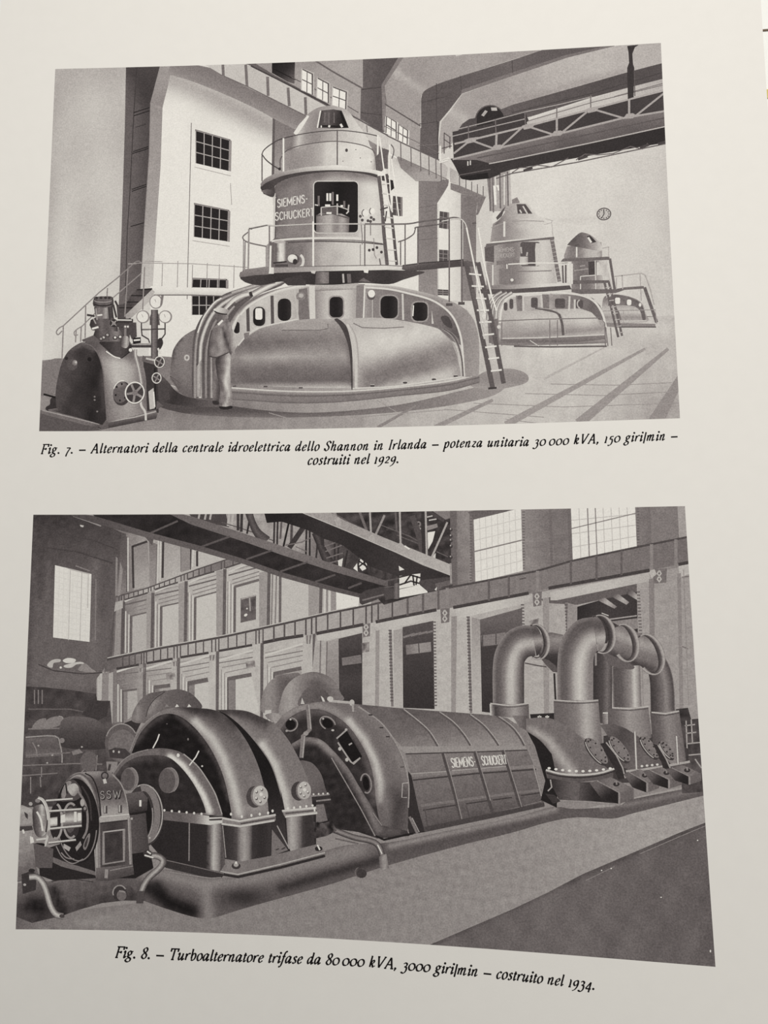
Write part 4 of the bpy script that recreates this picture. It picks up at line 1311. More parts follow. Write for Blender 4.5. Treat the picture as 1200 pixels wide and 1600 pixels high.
sub('turret_ladder', 'narrow ladder with white handrails on the right of the turret')
P([(586, 246), (600, 232), (608, 235), (602, 262), (596, 268), (587, 266)], 96)
LL([[(592, 275), (597, 320), (600, 365), (605, 414)]], 5.5, 92)
LL([[(604, 272), (609, 312), (615, 364), (620, 414)]], 4.4, 84)
P([(606, 280), (614, 282), (616, 294), (611, 298), (606, 288)], 52)
LL([[(596, 288), (608, 287)], [(597, 302), (611, 304)], [(599, 320), (612, 322)], [(599, 338), (614, 341)], [(601, 354), (615, 357)], [(603, 372), (617, 374)], [(605, 390), (619, 391)], [(607, 407), (620, 408)]], 1.8, 200)
LL([[(593, 214), (600, 266), (607, 312), (612, 330)], [(609, 226), (608, 270), (610, 300), (613, 332)], [(611, 246), (616, 280), (621, 322), (623, 338)]], 2, 226)
LL([sp([(611, 226), (615, 232), (615, 240), (612, 248)], 3)], 1.6, 96)
LL([[(594, 328), (606, 324)], [(604, 330), (602, 346)]], 2, 76)

# ---- platform around the turret
sub('turret_platform', 'wide round platform deck with dark underside below the turret')
P(sp([(374, 430), (380, 424), (420, 422), (500, 420), (600, 422), (660, 424), (655, 429), (630, 437), (608, 444), (566, 442), (520, 445), (470, 444), (440, 440), (408, 446), (386, 442), (376, 436)], 4), G.lin((400, 430), (640, 432), [66, 58, 62, 56, 52, 66, 60, 74]))
P([(440, 438), (450, 434), (470, 430), (478, 440), (478, 446), (450, 446)], 66)
P([(494, 425), (514, 425), (514, 443), (492, 444)], G.lin((494, 430), (514, 430), [84, 128, 112]))
LL([[(536, 428), (537, 442)]], 3, 170)
P([(542, 428), (548, 428), (549, 442), (543, 442)], 104)
P([(560, 440), (568, 434), (574, 438), (580, 441)], 104)
P(sp([(381, 421), (400, 419), (421, 417), (423, 428), (400, 430), (376, 433), (375, 428)], 3), G.lin((380, 420), (380, 432), [128, 112]))
P([(424, 418), (500, 416), (600, 415), (629, 416), (628, 421), (600, 422), (500, 424), (424, 427)], G.lin((424, 420), (628, 420), [142, 150, 170, 204, 206, 200]))
L([(424, 418), (500, 416), (600, 414.5), (629, 416)], 1.3, 110)
P([(420, 418), (428, 418), (428, 428), (420, 428)], 204)
P([(485, 423), (494, 423), (492, 428), (487, 427)], 190)
P([(568, 422), (576, 422), (575, 427), (569, 426)], 226)

sub('gangway', 'dark gangway beam from the platform to the steep steps')
P([(629, 415), (660, 411), (724, 406), (727, 416), (680, 420), (640, 424), (628, 421)], G.lin((660, 412), (662, 422), [96, 78, 74]))
L([(629, 415), (660, 411), (724, 406)], 1.4, 60)

sub('platform_rail', 'tube railing around the turret platform and along the gangway')
LL([[(389, 357), (416, 352), (430, 353), (490, 350), (560, 350), (600, 351), (633, 350)]], 2, 180)
LL([[(389, 358), (418, 352)], [(389, 357), (394, 358)]], 1.4, 96)
LL([sp([(389, 362), (381, 368), (379.5, 372), (384, 377), (396, 381), (416, 385)], 4)], 1.8, 112)
LL([[(383, 378), (382, 424)], [(389, 358), (388, 421)]], 2.4, 140)
LL([[(380.5, 374), (380, 424)]], 1, 110)
LL([[(421, 353), (421, 425)]], 2.2, 120)
LL([[(423, 384), (422, 426)]], 3, 212)
LL([[(489.5, 346), (489.5, 416)]], 2.8, 224)
LL([[(570, 351), (570, 416)], [(633, 350), (633, 415)], [(626, 377), (626, 414)], [(593, 404), (595, 415)]], 1.8, 100)
LL([sp([(570, 350), (633, 350), (660, 346), (700, 341), (712, 340), (722, 344), (728, 352)], 5)], 2, 104)
LL([sp([(622, 378), (634, 374), (646, 366), (649, 358), (652, 355), (690, 350)], 4)], 1.7, 100)
LL([sp([(690, 346), (716, 342), (726, 348), (731, 362)], 4)], 1.6, 196)
LL([[(653, 356), (653, 414)], [(702, 341), (702, 472)], [(721, 344), (722, 474)]], 2.2, 104)
LL([[(703.5, 342), (703.5, 405)], [(723, 345), (723, 405)]], 1, 206)
for x, y in ((702, 476), (721, 474)):
    L([(x - 5, y), (x + 5, y)], 4, 80)
LL([[(738, 350), (744, 348)]], 3, 92)

sub('steep_steps', 'steep open steps with white handrails right of the large alternator')
LL([[(728, 408), (747, 495), (770, 607)]], 7.5, 86)
LL([[(747, 410), (768, 500), (787, 599)]], 7, 88)
P([(728, 408), (746, 410), (744, 416), (730, 416)], 92)
LL([[(733, 428), (752, 430)], [(737, 447), (756, 448)], [(741, 466), (760, 467)], [(745, 485), (764, 485)], [(749, 504), (768, 503)], [(754, 524), (772, 522)], [(758, 543), (776, 541)], [(763, 561), (780, 559)], [(767, 580), (784, 578)]], 2.6, 212)
LL([[(729, 356), (744, 430), (758, 490)], [(747, 356), (756, 410), (768, 462), (776, 486)]], 2.4, 218)
LL([[(748, 476), (752, 508), (757, 530)], [(755, 488), (758, 520)]], 2, 190)
O(756, 494, 3, 5, 206)
L([(763, 607), (776, 606)], 3, 66)
L([(738, 452), (744, 478)], 5, 96)

# ---- workman
sub('person', 'workman in flat cap and pale overalls, seen from behind, leaning to the casing')
P(sp([(353.5, 490), (357, 494), (355, 500), (349, 504), (341, 503), (337, 497), (337, 490), (345, 488)], 4, True), G.lin((338, 496), (355, 498), [98, 88, 112, 138]))
P(sp([(333.5, 484), (338, 481.5), (343, 480.5), (351, 482), (357.6, 485), (356, 490), (348, 489.4), (340, 487.6)], 4, True), G.lin((334, 483), (357, 489), [206, 192, 168, 138]))
L(sp([(335, 486.4), (341, 489.4), (349, 491), (355, 491)], 3), 1.8, 56)
P(sp([(331.5, 556), (341, 557), (343, 580), (344, 606), (342, 627), (334, 627), (331.5, 610), (332, 588)], 4, True), G.lin((331, 590), (344, 592), [96, 122, 104, 70]).nz(3, 7, 2), 9)
P(sp([(338, 557), (358.5, 552), (360, 571), (359.5, 586), (362, 608), (363, 633), (352, 636.5), (344, 635), (342, 628), (344, 608), (339, 585)], 4, True),
  G.lin((339, 590), (362, 592), [70, 86, 124, 168, 176, 128]).st([(346, 600), (350, 622), (346, 632)], 3, 96, .8).st([(357, 575), (352, 596), (358, 618)], 2.6, 204, .6).st([(354, 612), (350, 628)], 2.4, 112, .6).nz(2.4, 8, 3), 10)
P(sp([(345, 504), (351, 500), (355, 498), (360, 505), (364, 518), (365, 530), (368, 540), (366, 552), (362, 557), (357, 551), (348, 555), (337, 558.5), (326, 556.5), (326, 544), (327.6, 530), (330, 517), (337, 509)], 4, True),
  G.lin((327, 532), (367, 534), [84, 116, 132, 142, 104, 128, 152]).st([(348, 512), (353, 530), (360, 552)], 2.4, 66, .9).st([(338, 514), (336, 530), (340, 546)], 3, 96, .6).st([(342, 526), (347, 540)], 2.4, 150, .5).bl(348, 545, 7, 5, 158, .6).st([(358, 506), (364, 526), (367, 540)], 2, 168, .6).nz(2.4, 7, 5), 10)
P([(339.5, 506.5), (347, 499.5), (349, 501.5), (342, 509)], 224)
L(sp([(326, 556.6), (337, 558.6), (348, 555), (357, 551)], 3), 1.7, 72)
L(sp([(331, 516), (327.4, 531), (326, 546), (326, 556)], 3), 1.5, 70)
P(sp([(362, 553), (367, 551), (366, 559), (361, 562)], 3, True), 138)
P(sp([(343, 635), (353, 635.5), (362, 634), (362.5, 638), (352, 640), (344, 638.6)], 3, True), 50)
P(sp([(332, 626.5), (341, 627), (342, 632), (334, 632)], 3, True), 58)

# ---- governor at the left front
sub('governor_column', 'dark valve column with pipes behind the governor casing')
P([(224, 560), (246, 558), (248, 645), (226, 645)], 62)
P([(246, 590), (262, 600), (266, 624), (248, 628)], 72)
P([(234, 496), (236, 490), (248, 490), (250, 508), (234, 508)], 82)
B([(236, 484), (236, 560)], [(247, 484), (247, 560)], [70, 118, 96, 60])
LL([[(221, 500), (221, 514), (222, 524), (232, 530), (234, 536)], [(221, 515), (257, 514)], [(258, 500), (258, 522), (252, 530)]], 2, 70)
LL([[(222, 514), (236, 514)]], 1, 150)
LL([[(205, 540), (236, 540)]], 6, 66); LL([[(206, 538.5), (236, 538.5)]], 1.4, 168)
P([(207, 528), (220, 527), (220, 536), (208, 537)], 44); L([(209, 532), (219, 531)], 2.6, 206)
P(sp([(246, 532), (252, 528), (255, 536), (251, 545), (247, 546)], 3, True), 60); LL([[(247, 544), (250, 552)]], 3, 200)
LL([[(222, 560), (244, 566)]], 9, 96); LL([[(228, 560), (242, 563)]], 3, 176)
LL([[(242, 575), (243, 640)]], 3, 48)
P([(232, 612), (240, 606), (242, 638), (234, 640)], 178)
L([(240, 612), (242, 636)], 2, 214)
P([(245, 626), (256, 634), (244, 640)], 92)
for x, y in ((244, 471.5), (223.5, 495), (258.5, 495)):
    sub('pressure_gauge', {244: 'white faced gauge topmost on the valve column', 223.5: 'white faced gauge on the left arm of the valve column', 258.5: 'white faced gauge on the right arm of the valve column'}[x])
    O(x, y, 10.5, 11 if x == 244 else 10, 132)
    O(x - .5, y, 8.6, 9.6 if x == 244 else 8.6, G(234).st([(x - 5, y + 3), (x + 4, y - 2)], 2, 216, .5))
    if x == 244:
        P([(252, 462), (256, 461), (254, 474), (250, 480)], 120)
    LL([[(x, y + 1), (x - 2, y - 4)]], .9, 150)
sub('governor', 'dark barrel shaped turbine governor at the left front')
P(sp([(80, 622), (98, 618), (104, 640), (100, 650), (74, 642), (72, 636), (78, 632)], 3, True), 58)
LL([[(68, 616), (98, 624)]], 3, 44); LL([[(70, 614.5), (98, 618)]], 1.2, 112)
P([(75, 640), (100, 636), (108, 642), (106, 650), (80, 646)], G.lin((80, 638), (84, 648), [112, 60]))
P([(63, 642), (80, 642), (160, 660), (170, 654), (244, 640), (246, 648), (244, 654), (160, 671), (62, 646)], G.lin((160, 660), (162, 671), [104, 78, 62]))
L([(66, 641), (160, 664)], 1.6, 148)
L([(169, 659), (210, 652), (244, 643)], 2, 164)
P([(153, 664), (168, 658), (170, 668), (160, 671)], 92)
P(sp([(130, 537), (142, 530), (170, 528), (200, 540), (212, 552), (222, 566), (228, 590), (229, 620), (230, 645)], 4) + [(169, 660), (164, 640), (160, 590), (148, 550)],
  G.lin((155, 600), (231, 585), [(0, 84), (.08, 108), (.2, 138), (.42, 172), (.58, 160), (.75, 122), (.88, 104), (1, 122)]).st([(130, 536), (165, 540), (205, 556)], 14, 84, .8).bl(190, 575, 26, 18, 188, .6).st([(170, 655), (228, 643)], 12, 120, .5).bl(190, 628, 20, 14, 112, .4).nz(5, 3, 3), 8)
P(sp([(88, 636), (87, 612), (91, 588), (97, 566), (106, 550), (118, 540), (130, 535), (143, 540), (155, 556), (161, 580), (164, 612), (167, 655)], 5) + [(160, 664), (120, 652), (96, 646)],
  G.lin((90, 590), (166, 600), [76, 68, 58, 52, 58]).st([(112, 546), (130, 537), (146, 546)], 4, 92, .8).st([(160, 580), (163, 640)], 4, 78, .6).bl(112, 570, 14, 14, 84, .5).nz(5, 3, 2), 8)
L(sp([(126, 536), (142, 540), (154, 555), (161, 580), (164, 612), (167, 655)], 5), 1.6, 104)
O(113, 570, 8, 9, 82); O(117, 567, 4, 4.6, G(112).bl(118.5, 566, 2, 2.4, 226, .9))
O(140, 561.5, 3.4, 3.4, 44); O(104, 560, 2.6, 2.6, 52)
for x, y in ((148, 625), (152, 643), (148, 620)):
    O(x, y, 1.6, 1.4, 118)
P(sp([(155, 536), (165, 545), (178, 556), (190, 560), (198, 553), (206, 545), (196, 526), (160, 526)], 4), G.lin((160, 540), (205, 540), [56, 62, 78, 70, 56]))
LL([sp([(166, 549), (178, 557), (188, 560)], 4)], 1.8, 226)
LL([sp([(190, 560), (198, 554), (206, 547)], 4)], 1.4, 48)
L(sp([(212, 546), (212, 556), (216, 572), (220, 592), (222, 612)], 4), 5, 142)
L(sp([(212, 546), (212, 556), (216, 572), (220, 592), (222, 612)], 4), 1.4, 196)
LL([sp([(220, 624), (221, 634), (227, 644), (228, 657)], 4)], 3.4, 190)
O(204, 547, 2.8, 2.8, 226)

sub('governor_head', 'stacked bright metal control head on the governor')
P([(128, 531), (146, 524), (198, 528), (196, 534), (150, 534), (130, 534)], 92)
P([(150, 512), (184, 512), (196, 526), (190, 534), (156, 532), (146, 524)], G.lin((150, 520), (192, 524), [64, 96, 84, 132, 70]))
for x, y, g in ((162, 528, 190), (180, 528, 214), (188, 527, 226), (168, 524, 168), (158, 530, 150)):
    O(x, y, 4, 3.4, 74); O(x, y - .6, 1.9, 1.7, g)
P([(142, 500), (150, 496), (178, 496), (184, 512), (184, 518), (144, 516), (140, 508)], G.lin((142, 505), (184, 505), [60, 70, 104, 76, 110, 60]))
LL([[(144, 514), (154, 511)]], 3, 222)
P([(147, 480), (176, 478), (178, 498), (150, 498)], G.lin((148, 488), (178, 488), [70, 118, 104, 160, 72, 56]))
LL([[(152, 493), (160, 492)]], 2.4, 226)
P(sp([(146, 478), (147, 466), (152, 464), (172, 463), (177, 467), (176, 478), (160, 481)], 3, True), G.lin((147, 470), (177, 470), [64, 96, 82, 112, 60]))
O(161, 466, 13, 3, 96); LL([arc(161, 469, 14, 3.4, 10, 170)], 1.6, 138); LL([arc(161, 474, 14, 4, 10, 170)], 1.8, 52)
for x in (151, 158, 165, 171):
    O(x, 465.5, 2.4, 2, 60)
LL([[(136, 492), (148, 494)], [(170, 480), (172, 500)], [(177, 476), (182, 496)], [(180, 470), (184, 478)]], 3, 66)
LL([[(150, 482), (152, 500)], [(146, 498), (150, 506)]], 2, 146)
O(178, 505, 6.5, 6.5, 58); O(178, 505, 3, 3, 118); LL([[(174, 501), (182, 509)], [(182, 501), (174, 509)]], 1.4, 150)
LL([[(184, 501), (208, 502)]], 7, 62); LL([[(184, 500), (206, 500.5)]], 2, 200)
LL([[(182, 508), (200, 510)]], 6, 70); LL([[(196, 508), (196, 532)]], 3.4, 120)
for x, y in ((196, 511), (200, 511), (196, 536)):
    O(x, y, 3, 3, 96); O(x, y - .5, 1.6, 1.6, 206)
P(sp([(188, 534), (192, 526), (200, 526), (203, 536), (198, 544), (190, 542)], 3, True), G.lin((188, 535), (203, 537), [64, 112, 178, 80]))
P([(202, 504), (213, 504), (214, 526), (206, 530), (202, 520)], 74)
for cx, cy, rx, ry, rot in ((211, 614, 14.6, 16.4, 8), (249.5, 566, 7.6, 8.6, 0), (245, 591, 7, 8, 0)):
    sub('handwheel', {211: 'large five spoked handwheel on the governor casing', 249.5: 'upper small handwheel on the valve column', 245: 'lower small handwheel on the valve column'}[cx])
    if cx == 211:
        O(191, 615, 14, 19, 66, 10); O(189, 613, 12, 17, G(92).st([(184, 604), (192, 600)], 3, 128, .8), 10)
        LL([arc(190, 613, 13, 18, 190, 275, rot=10)], 1.6, 204)
        for a in (40, 100, 160, 220, 280, 340):
            O(189 + 8.5 * math.cos(math.radians(a)), 613 + 13 * math.sin(math.radians(a)), 1.5, 1.8, 48)
    O(cx, cy, rx, ry, 66, rot)
    k = 5 if cx == 211 else 4
    LL([[(cx, cy), (cx + rx * .95 * math.cos(a), cy + ry * .95 * math.sin(a))] for a in [.5 + i * 6.283 / k for i in range(k)]], 3.4 if cx == 211 else 1.8, 136)
    O(cx, cy, rx * .3, ry * .3, 118)
    RG(cx, cy, rx, ry, 3 if cx == 211 else 2, 96, rot)
    RG(cx - .3, cy - .3, rx, ry, 2 if cx == 211 else 1.3, 220, rot)
done()

# ================================================================== lower photograph
PHOTO.update(parent=page, rect=(-17.118, 16.991, -21.034, 0.2316))
sub('photograph', 'lower dark black and white photograph of a long turbine set in a brick hall')
P([(10, 770), (1130, 760), (1180, 1560), (0, 1500)], G(130))
photo_b = done()
PHOTO['parent'] = photo_b


def fx(pts):
    """y along a polyline for a given x"""
    X, Y = [p[0] for p in pts], [p[1] for p in pts]
    return lambda x: float(np.interp(x, X, Y))


def strip(top, bot, x0, x1, step=18):
    xs = [x0 + (x1 - x0) * k / max(1, int((x1 - x0) / step)) for k in range(max(1, int((x1 - x0) / step)) + 1)]
    return [(x, top(x)) for x in xs] + [(x, bot(x)) for x in reversed(xs)]


g_top = fx([(160, 1032), (165, 1031), (250, 1013), (350, 995), (450, 973), (520, 957), (580, 945), (660, 926), (740, 911), (840, 892), (895, 876), (1000, 854), (1080, 838)])
g_bot = fx([(160, 1048), (182, 1045), (225, 1037), (277, 1028), (325, 1020), (393, 1008), (440, 998), (494, 990), (567, 976), (610, 967), (681, 953), (710, 949), (825, 927), (857, 919), (1015, 891), (1080, 878)])
u_top = fx([(176, 934), (230, 919), (310, 889), (352, 875), (400, 860)])
u_bot = fx([(176, 942), (195, 937), (229, 927), (242, 921), (281, 909), (294, 905), (310, 900), (339, 892), (375, 880), (400, 872)])
WALL = G.lin((170, 900), (560, 900), [(0, 92), (.06, 118), (.14, 146), (.25, 164), (.4, 172), (1, 168)]).nz(4, 4, 7)

sub('side_wall', 'pale brick side wall with recessed panels and pilasters')
P([(172, 815), (420, 800), (580, 800), (580, 960), (560, 1120), (160, 1140)], WALL)
# upper row
P([(208, 854), (231, 846), (233, 915), (209, 922)], G.lin((208, 850), (232, 920), [128, 134, 150, 158]))
P([(255, 846), (283, 854), (283, 895), (256, 905)], G.lin((256, 850), (282, 900), [150, 158, 168]))
P([(309, 862), (345, 868), (345, 873), (310, 885)], 174)
LL([[(207, 853), (208.5, 919)], [(207, 854), (230, 846)], [(255, 846), (254, 903)], [(308, 861), (308, 885)]], 3.4, 66)
LL([[(198, 838), (198, 925)], [(245, 850), (243, 915)], [(283, 854), (283, 893)]], 1.6, 88)
LL([[(200, 840), (200, 924)], [(247.5, 843), (246.5, 912)], [(251, 843), (250, 908)], [(302, 858), (301, 886)]], 2, 186)
LL([[(237, 835), (238, 868)], [(190, 836), (193, 885)], [(298, 858), (297, 890)]], 3, 74)
P([(182, 830), (197, 834), (197, 925), (180, 932)], G.lin((182, 850), (186, 925), [84, 96, 122]))
P([(233, 846), (245, 850), (243, 916), (234, 918)], G.lin((236, 850), (236, 915), [112, 132, 138]))
P([(283, 854), (297, 858), (297, 890), (283, 894)], 132)
# middle row
for k, (x0, x1, t0, t1, b, pan) in enumerate(((205, 229, 963, 957, 1020, 164), (252, 279, 948, 942, 1012, 176), (305, 338, 934, 925, 1002, 182), (367, 405, 917, 906, 990, 176), (438, 482, 893, 895, 978, 176))):
    P([(x0, t0), (x1, t1), (x1, b), (x0, b)], pan)
    LL([[(x0, t0), (x0 - .6, b)]], 4, 98)
    if k < 4:
        L([(x0 - 1, t0), (x1, t1)], 4 if k == 3 else 2.2, 100)
        for d, g in ((7, 128), (13, 124), (20, 98), (26, 138)):
            L([(x0 - (4 if d < 14 else 10), t0 - d + 2), (x1, t1 - d)], 1.6 if g > 100 else 2.2, g)
        L([(x0 - 10, t0 - 23), (x1, t1 - 33)], 2.4, 186)
        LL([[(x0 - 6, t0 - 5), (x0 - 6.6, b)], [(x0 - 11, t0 - 8), (x0 - 11.6, b)]], 1.3, 130)
        LL([[(x0 - 8.5, t0 - 8), (x0 - 9, b)], [(x0 - 3.4, t0 - 3), (x0 - 4, b)]], 1.8, 190)
for x0, x1, t, b, xd in ((229, 237, 930, 1020, 239), (279, 289, 912, 1012, 291), (338, 349, 893, 1000, 351.5), (405, 419, 895, 990, 420.5), (482, 499, 908, 975, 502)):
    P([(x0, t), (x1, t - 3), (x1, b), (x0, b)], 144)
    L([(xd, t - 4), (xd - 1.5, b)], 5, 92)
LL([[(178, 945), (172, 1032)], [(193, 940), (191, 1026)]], 5, 84)
P([(182, 948), (190, 945), (188, 1026), (178, 1030)], 138)
P([(178, 940), (192, 936), (192, 950), (178, 956)], 160)
LL([[(508, 915), (507, 958)], [(515, 918), (515, 957)]], 2, 190)
LL([[(511, 916), (511, 958)], [(426, 897), (424, 980)], [(432, 897), (430, 978)]], 2, 120)
P([(517, 918), (525, 920), (525, 955), (517, 957)], 138)
P([(525, 920), (562, 928), (560, 948), (526, 955)], 222)
LL([[(525, 940), (560, 934)], [(537, 922), (537, 952)], [(549, 925), (549, 949)]], 1, 206)
sub('wall_opening', 'small dark barred opening in the middle row of wall panels')
P([(376, 935), (400, 929), (400, 968), (376, 973)], G.lin((376, 940), (400, 960), [92, 84, 100]).nz(2, 14, 4))
LL([[(390, 933), (391, 955)], [(377, 936), (400, 930)]], 2.2, 150)
O(384, 961, 3, 2, 206, -35)
O(386, 951, 1.4, 1.4, 190)

sub('upper_runway', 'slim upper gallery band with stiffeners along the side wall')
P(strip(u_top, u_bot, 178, 398), G.lin((180, 935), (380, 880), [112, 168, 160, 112, 120]))
LL([[(x, u_top(x)) for x in range(176, 400, 8)]], 2, 82)
LL([[(x, u_bot(x)) for x in range(195, 232, 6)], [(x, u_bot(x)) for x in range(242, 283, 6)], [(x, u_bot(x)) for x in range(293, 340, 6)], [(x, u_bot(x)) for x in range(352, 382, 6)]], 2.4, 78)
LL([[(x, u_top(x)), (x, u_bot(x))] for x in (186, 190, 194, 201, 209, 216, 224, 232, 236, 241, 249, 257, 265, 274, 283, 288, 293, 302, 311, 320, 330, 346, 351, 364)], 1.7, 80)

# lower row of wall panels
sub('side_wall', 'lower row of stepped brick panels under the runway girder')
for x0, x1, t0, t1, pan, top in ((192, 214, 1079, 1076, 158, 3), (241, 266, 1073, 1070, 150, 6), (294, 325, 1067, 1061, 178, 7), (356, 393, 1060, 1053, 182, 6), (428, 471, 1052, 1043, 150, 6)):
    P([(x0, t0), (x1, t1), (x1 + (12 if x0 == 356 else 2), 1112), (x0, 1130)], pan)
    P([(x0, t0), (x0 + (x1 - x0) * .33, t0 - 1), (x0 + (x1 - x0) * .33, 1128), (x0, 1130)], 122)
    L([(x0 - .5, t0 + 1), (x1, t1 + 1)], top, 96)
    L([(x0, t0), (x0, 1130)], 2.4, 92)
    for d, g, o in ((10, 132, 4), (18, 128, 9), (25, 106, 14), (33, 140, 14)):
        L([(x0 - o, t0 - d + 1), (x1 + 2, t1 - d - 1)], 1.4, g)
    L([(x0 - 14, t0 - 28), (x1 + 2, t1 - 37)], 3, 186)
    LL([[(x0 - 5, t0 - 8), (x0 - 5, 1128)], [(x0 - 10, t0 - 14), (x0 - 10, 1128)]], 1.3, 136)
    LL([[(x0 - 7.5, t0 - 10), (x0 - 7.5, 1128)], [(x0 - 2.6, t0 - 2), (x0 - 2.6, 1128)]], 1.8, 190)
for x, g in ((180, 116), (226, 98), (279, 98), (340, 96), (409.5, 92), (491, 92)):
    P([(x - 2.5, g_bot(x) - 1), (x + 2.5, g_bot(x) - 1), (x + 1.5, 1130), (x - 3, 1130)], g)
for x, t, b in ((166, 1050, 1068), (222, 1044, 1050), (274, 1034, 1041), (331, 1024, 1032), (482, 993, 1006)):
    P([(x - 4, t), (x + 5, t - 1), (x + 3, b), (x - 3, b)], 118)
    L([(x + .5, t), (x, b)], 1.6, 170)
for x, y in ((266, 1057), (391, 1038), (169, 1072)):
    P([(x - 7, y - 4), (x + 7, y - 6), (x + 8, y + 4), (x - 6, y + 6)], G(132).nz(1.5, 26, 3), 10)
P([(152, 1052), (162, 1050), (160, 1092), (152, 1098)], 168)
P([(160, 1052), (170, 1050), (168, 1120), (158, 1120)], 128)
P([(170, 1052), (177, 1050), (176, 1130), (168, 1140)], 156)

# ---- right half: open bays
sub('open_bay', 'row of tall dark openings between pale piers')
P([(494, 985), (580, 968), (760, 940), (1100, 880), (1110, 1130), (480, 1130)], G.lin((500, 1050), (1080, 1000), [158, 172, 168, 160, 150, 146]).nz(3, 4, 9))
P([(512, 1002), (530, 998), (529, 1110), (510, 1110)], G.lin((512, 1000), (514, 1105), [150, 130, 118]))
LL([[(501, 1000), (499, 1110)], [(511, 1002), (509, 1108)]], 2.2, 112)
P([(529, 998), (566, 989), (566, 1104), (530, 1106)], G.lin((530, 1000), (545, 1100), [74, 62, 70, 58]))
P([(534, 1028), (564, 1023), (565, 1036), (535, 1040)], 112)
P([(629, 980), (677, 970), (679, 1108), (630, 1106)], G.lin((635, 985), (645, 1100), [78, 68, 62, 58]))
for k in range(4):
    L([(630 + k * 12, 996 - k * 2.4), (648 + k * 10, 990 - k * 1.5)], 3, 118)
P([(634, 1008), (673, 1003), (674, 1018), (635, 1023)], G.lin((635, 1010), (672, 1010), [112, 140, 132]))
L([(654, 1005), (655, 1020)], 1.6, 74)
P([(750, 968), (816, 950), (816, 1120), (753, 1112)], G.lin((752, 970), (760, 1100), [96, 66, 64, 58]))
P([(752, 993), (790, 988), (790, 1006), (753, 1010)], 118)
LL([[(754, 993), (754, 1010)], [(775, 990), (775, 1007)]], 1.6, 72)
P([(902, 948), (995, 921), (997, 1000), (902, 1010)], G.lin((902, 950), (990, 980), [52, 66, 62]))
P([(845, 936), (995, 905), (995, 925), (902, 945), (850, 942)], 92)
for k in range(3):
    P([(934 + k * 21, 938 - k * 6), (945 + k * 21, 934 - k * 6), (964 + k * 19, 948 - k * 7), (960 + k * 19, 951 - k * 6)], G.lin((934 + k * 21, 934), (962 + k * 19, 952), [84, 168, 120]))
LL([[(940, 958), (951, 962)]], 1.6, 176)
L([(950, 968), (995, 962)], 2, 150)
P([(955, 971), (996, 966), (997, 982), (980, 985)], 128)
# lintels
P([(494, 990), (567, 977), (566, 989), (509, 1001), (496, 1001)], 176)
P([(592, 970), (684, 954), (684, 966), (600, 984), (593, 984)], G.lin((592, 975), (684, 960), [172, 180, 166]))
P([(712, 952), (827, 928), (827, 941), (720, 966), (712, 966)], G.lin((712, 960), (827, 935), [176, 184, 166]))
P([(860, 925), (1015, 894), (1015, 908), (870, 938), (860, 938)], G.lin((860, 930), (1015, 900), [172, 178, 164]))
P([(1060, 884), (1080, 880), (1080, 896), (1062, 902)], 172)
LL([[(1066, 902), (1079, 900)]], 2, 110)
# pier modelling
for a, b, x0, x1, g in ((587, 593, 586, 592, 140), (705, 714, 705, 712, 138), (848, 858, 850, 858, 140), (1014, 1022, 1016, 1024, 124), (1058, 1064, 1062, 1068, 130)):
    P([(a, g_bot(a) + 14), (b, g_bot(b) + 14), (x1, 1125), (x0, 1125)], g)
for x0, x1, t, b in ((610, 613, 985, 1104), (732, 736, 964, 1114), (885, 887, 940, 990)):
    LL([[(x0, t), (x1, b)]], 4, 112)
    n = int((b - t) / 5)
    LL([[(x0 + (x1 - x0) * k / n - 3, t + k * 5), (x0 + (x1 - x0) * k / n + 2, t + k * 5)] for k in range(n)], 1.8, 84)
for x0, x1, t, b, g in ((677, 679, 972, 1108, 96), (815, 816, 945, 985, 90), (996, 1000, 925, 1000, 100)):
    n = int((b - t) / 5)
    LL([[(x0 + (x1 - x0) * k / n - 1, t + k * 5), (x0 + (x1 - x0) * k / n + 4, t + k * 5)] for k in range(n)], 2, g)
P([(615, 985), (629, 982), (630, 1106), (616, 1106)], G.lin((620, 985), (620, 1100), [150, 160, 166]))
P([(737, 964), (750, 968), (752, 1112), (738, 1112)], G.lin((740, 965), (740, 1100), [140, 160, 168]))
P([(887, 942), (902, 946), (902, 980), (886, 990)], 138)
for x, y, w in ((572, 984, 12), (695, 962, 14), (839, 936, 14), (1030, 900, 22)):
    P([(x - w * .5, y - 10), (x + w * .55, y - 12), (x + w * .5, y + 10), (x - w * .4, y + 12)], 108)
    LL([[(x, y - 9), (x - 3, y - 4), (x, y), (x + 3, y - 4), (x, y - 9)], [(x, y), (x - 3, y + 5), (x, y + 9), (x + 3, y + 5), (x, y)]], 2, 172)
P([(1014, 893), (1022, 888), (1026, 897), (1018, 904)], 170)
P([(565, 1005), (577, 1003), (577, 1018), (566, 1020)], G(118).nz(1.5, 24, 2), 10)
P([(827, 970), (842, 966), (840, 980), (828, 978)], G(122).nz(1.5, 20, 2), 10)
L([(1066, 1010), (1075, 1014)], 2, 110); L([(1068, 890), (1076, 1100)], 1.2, 132)

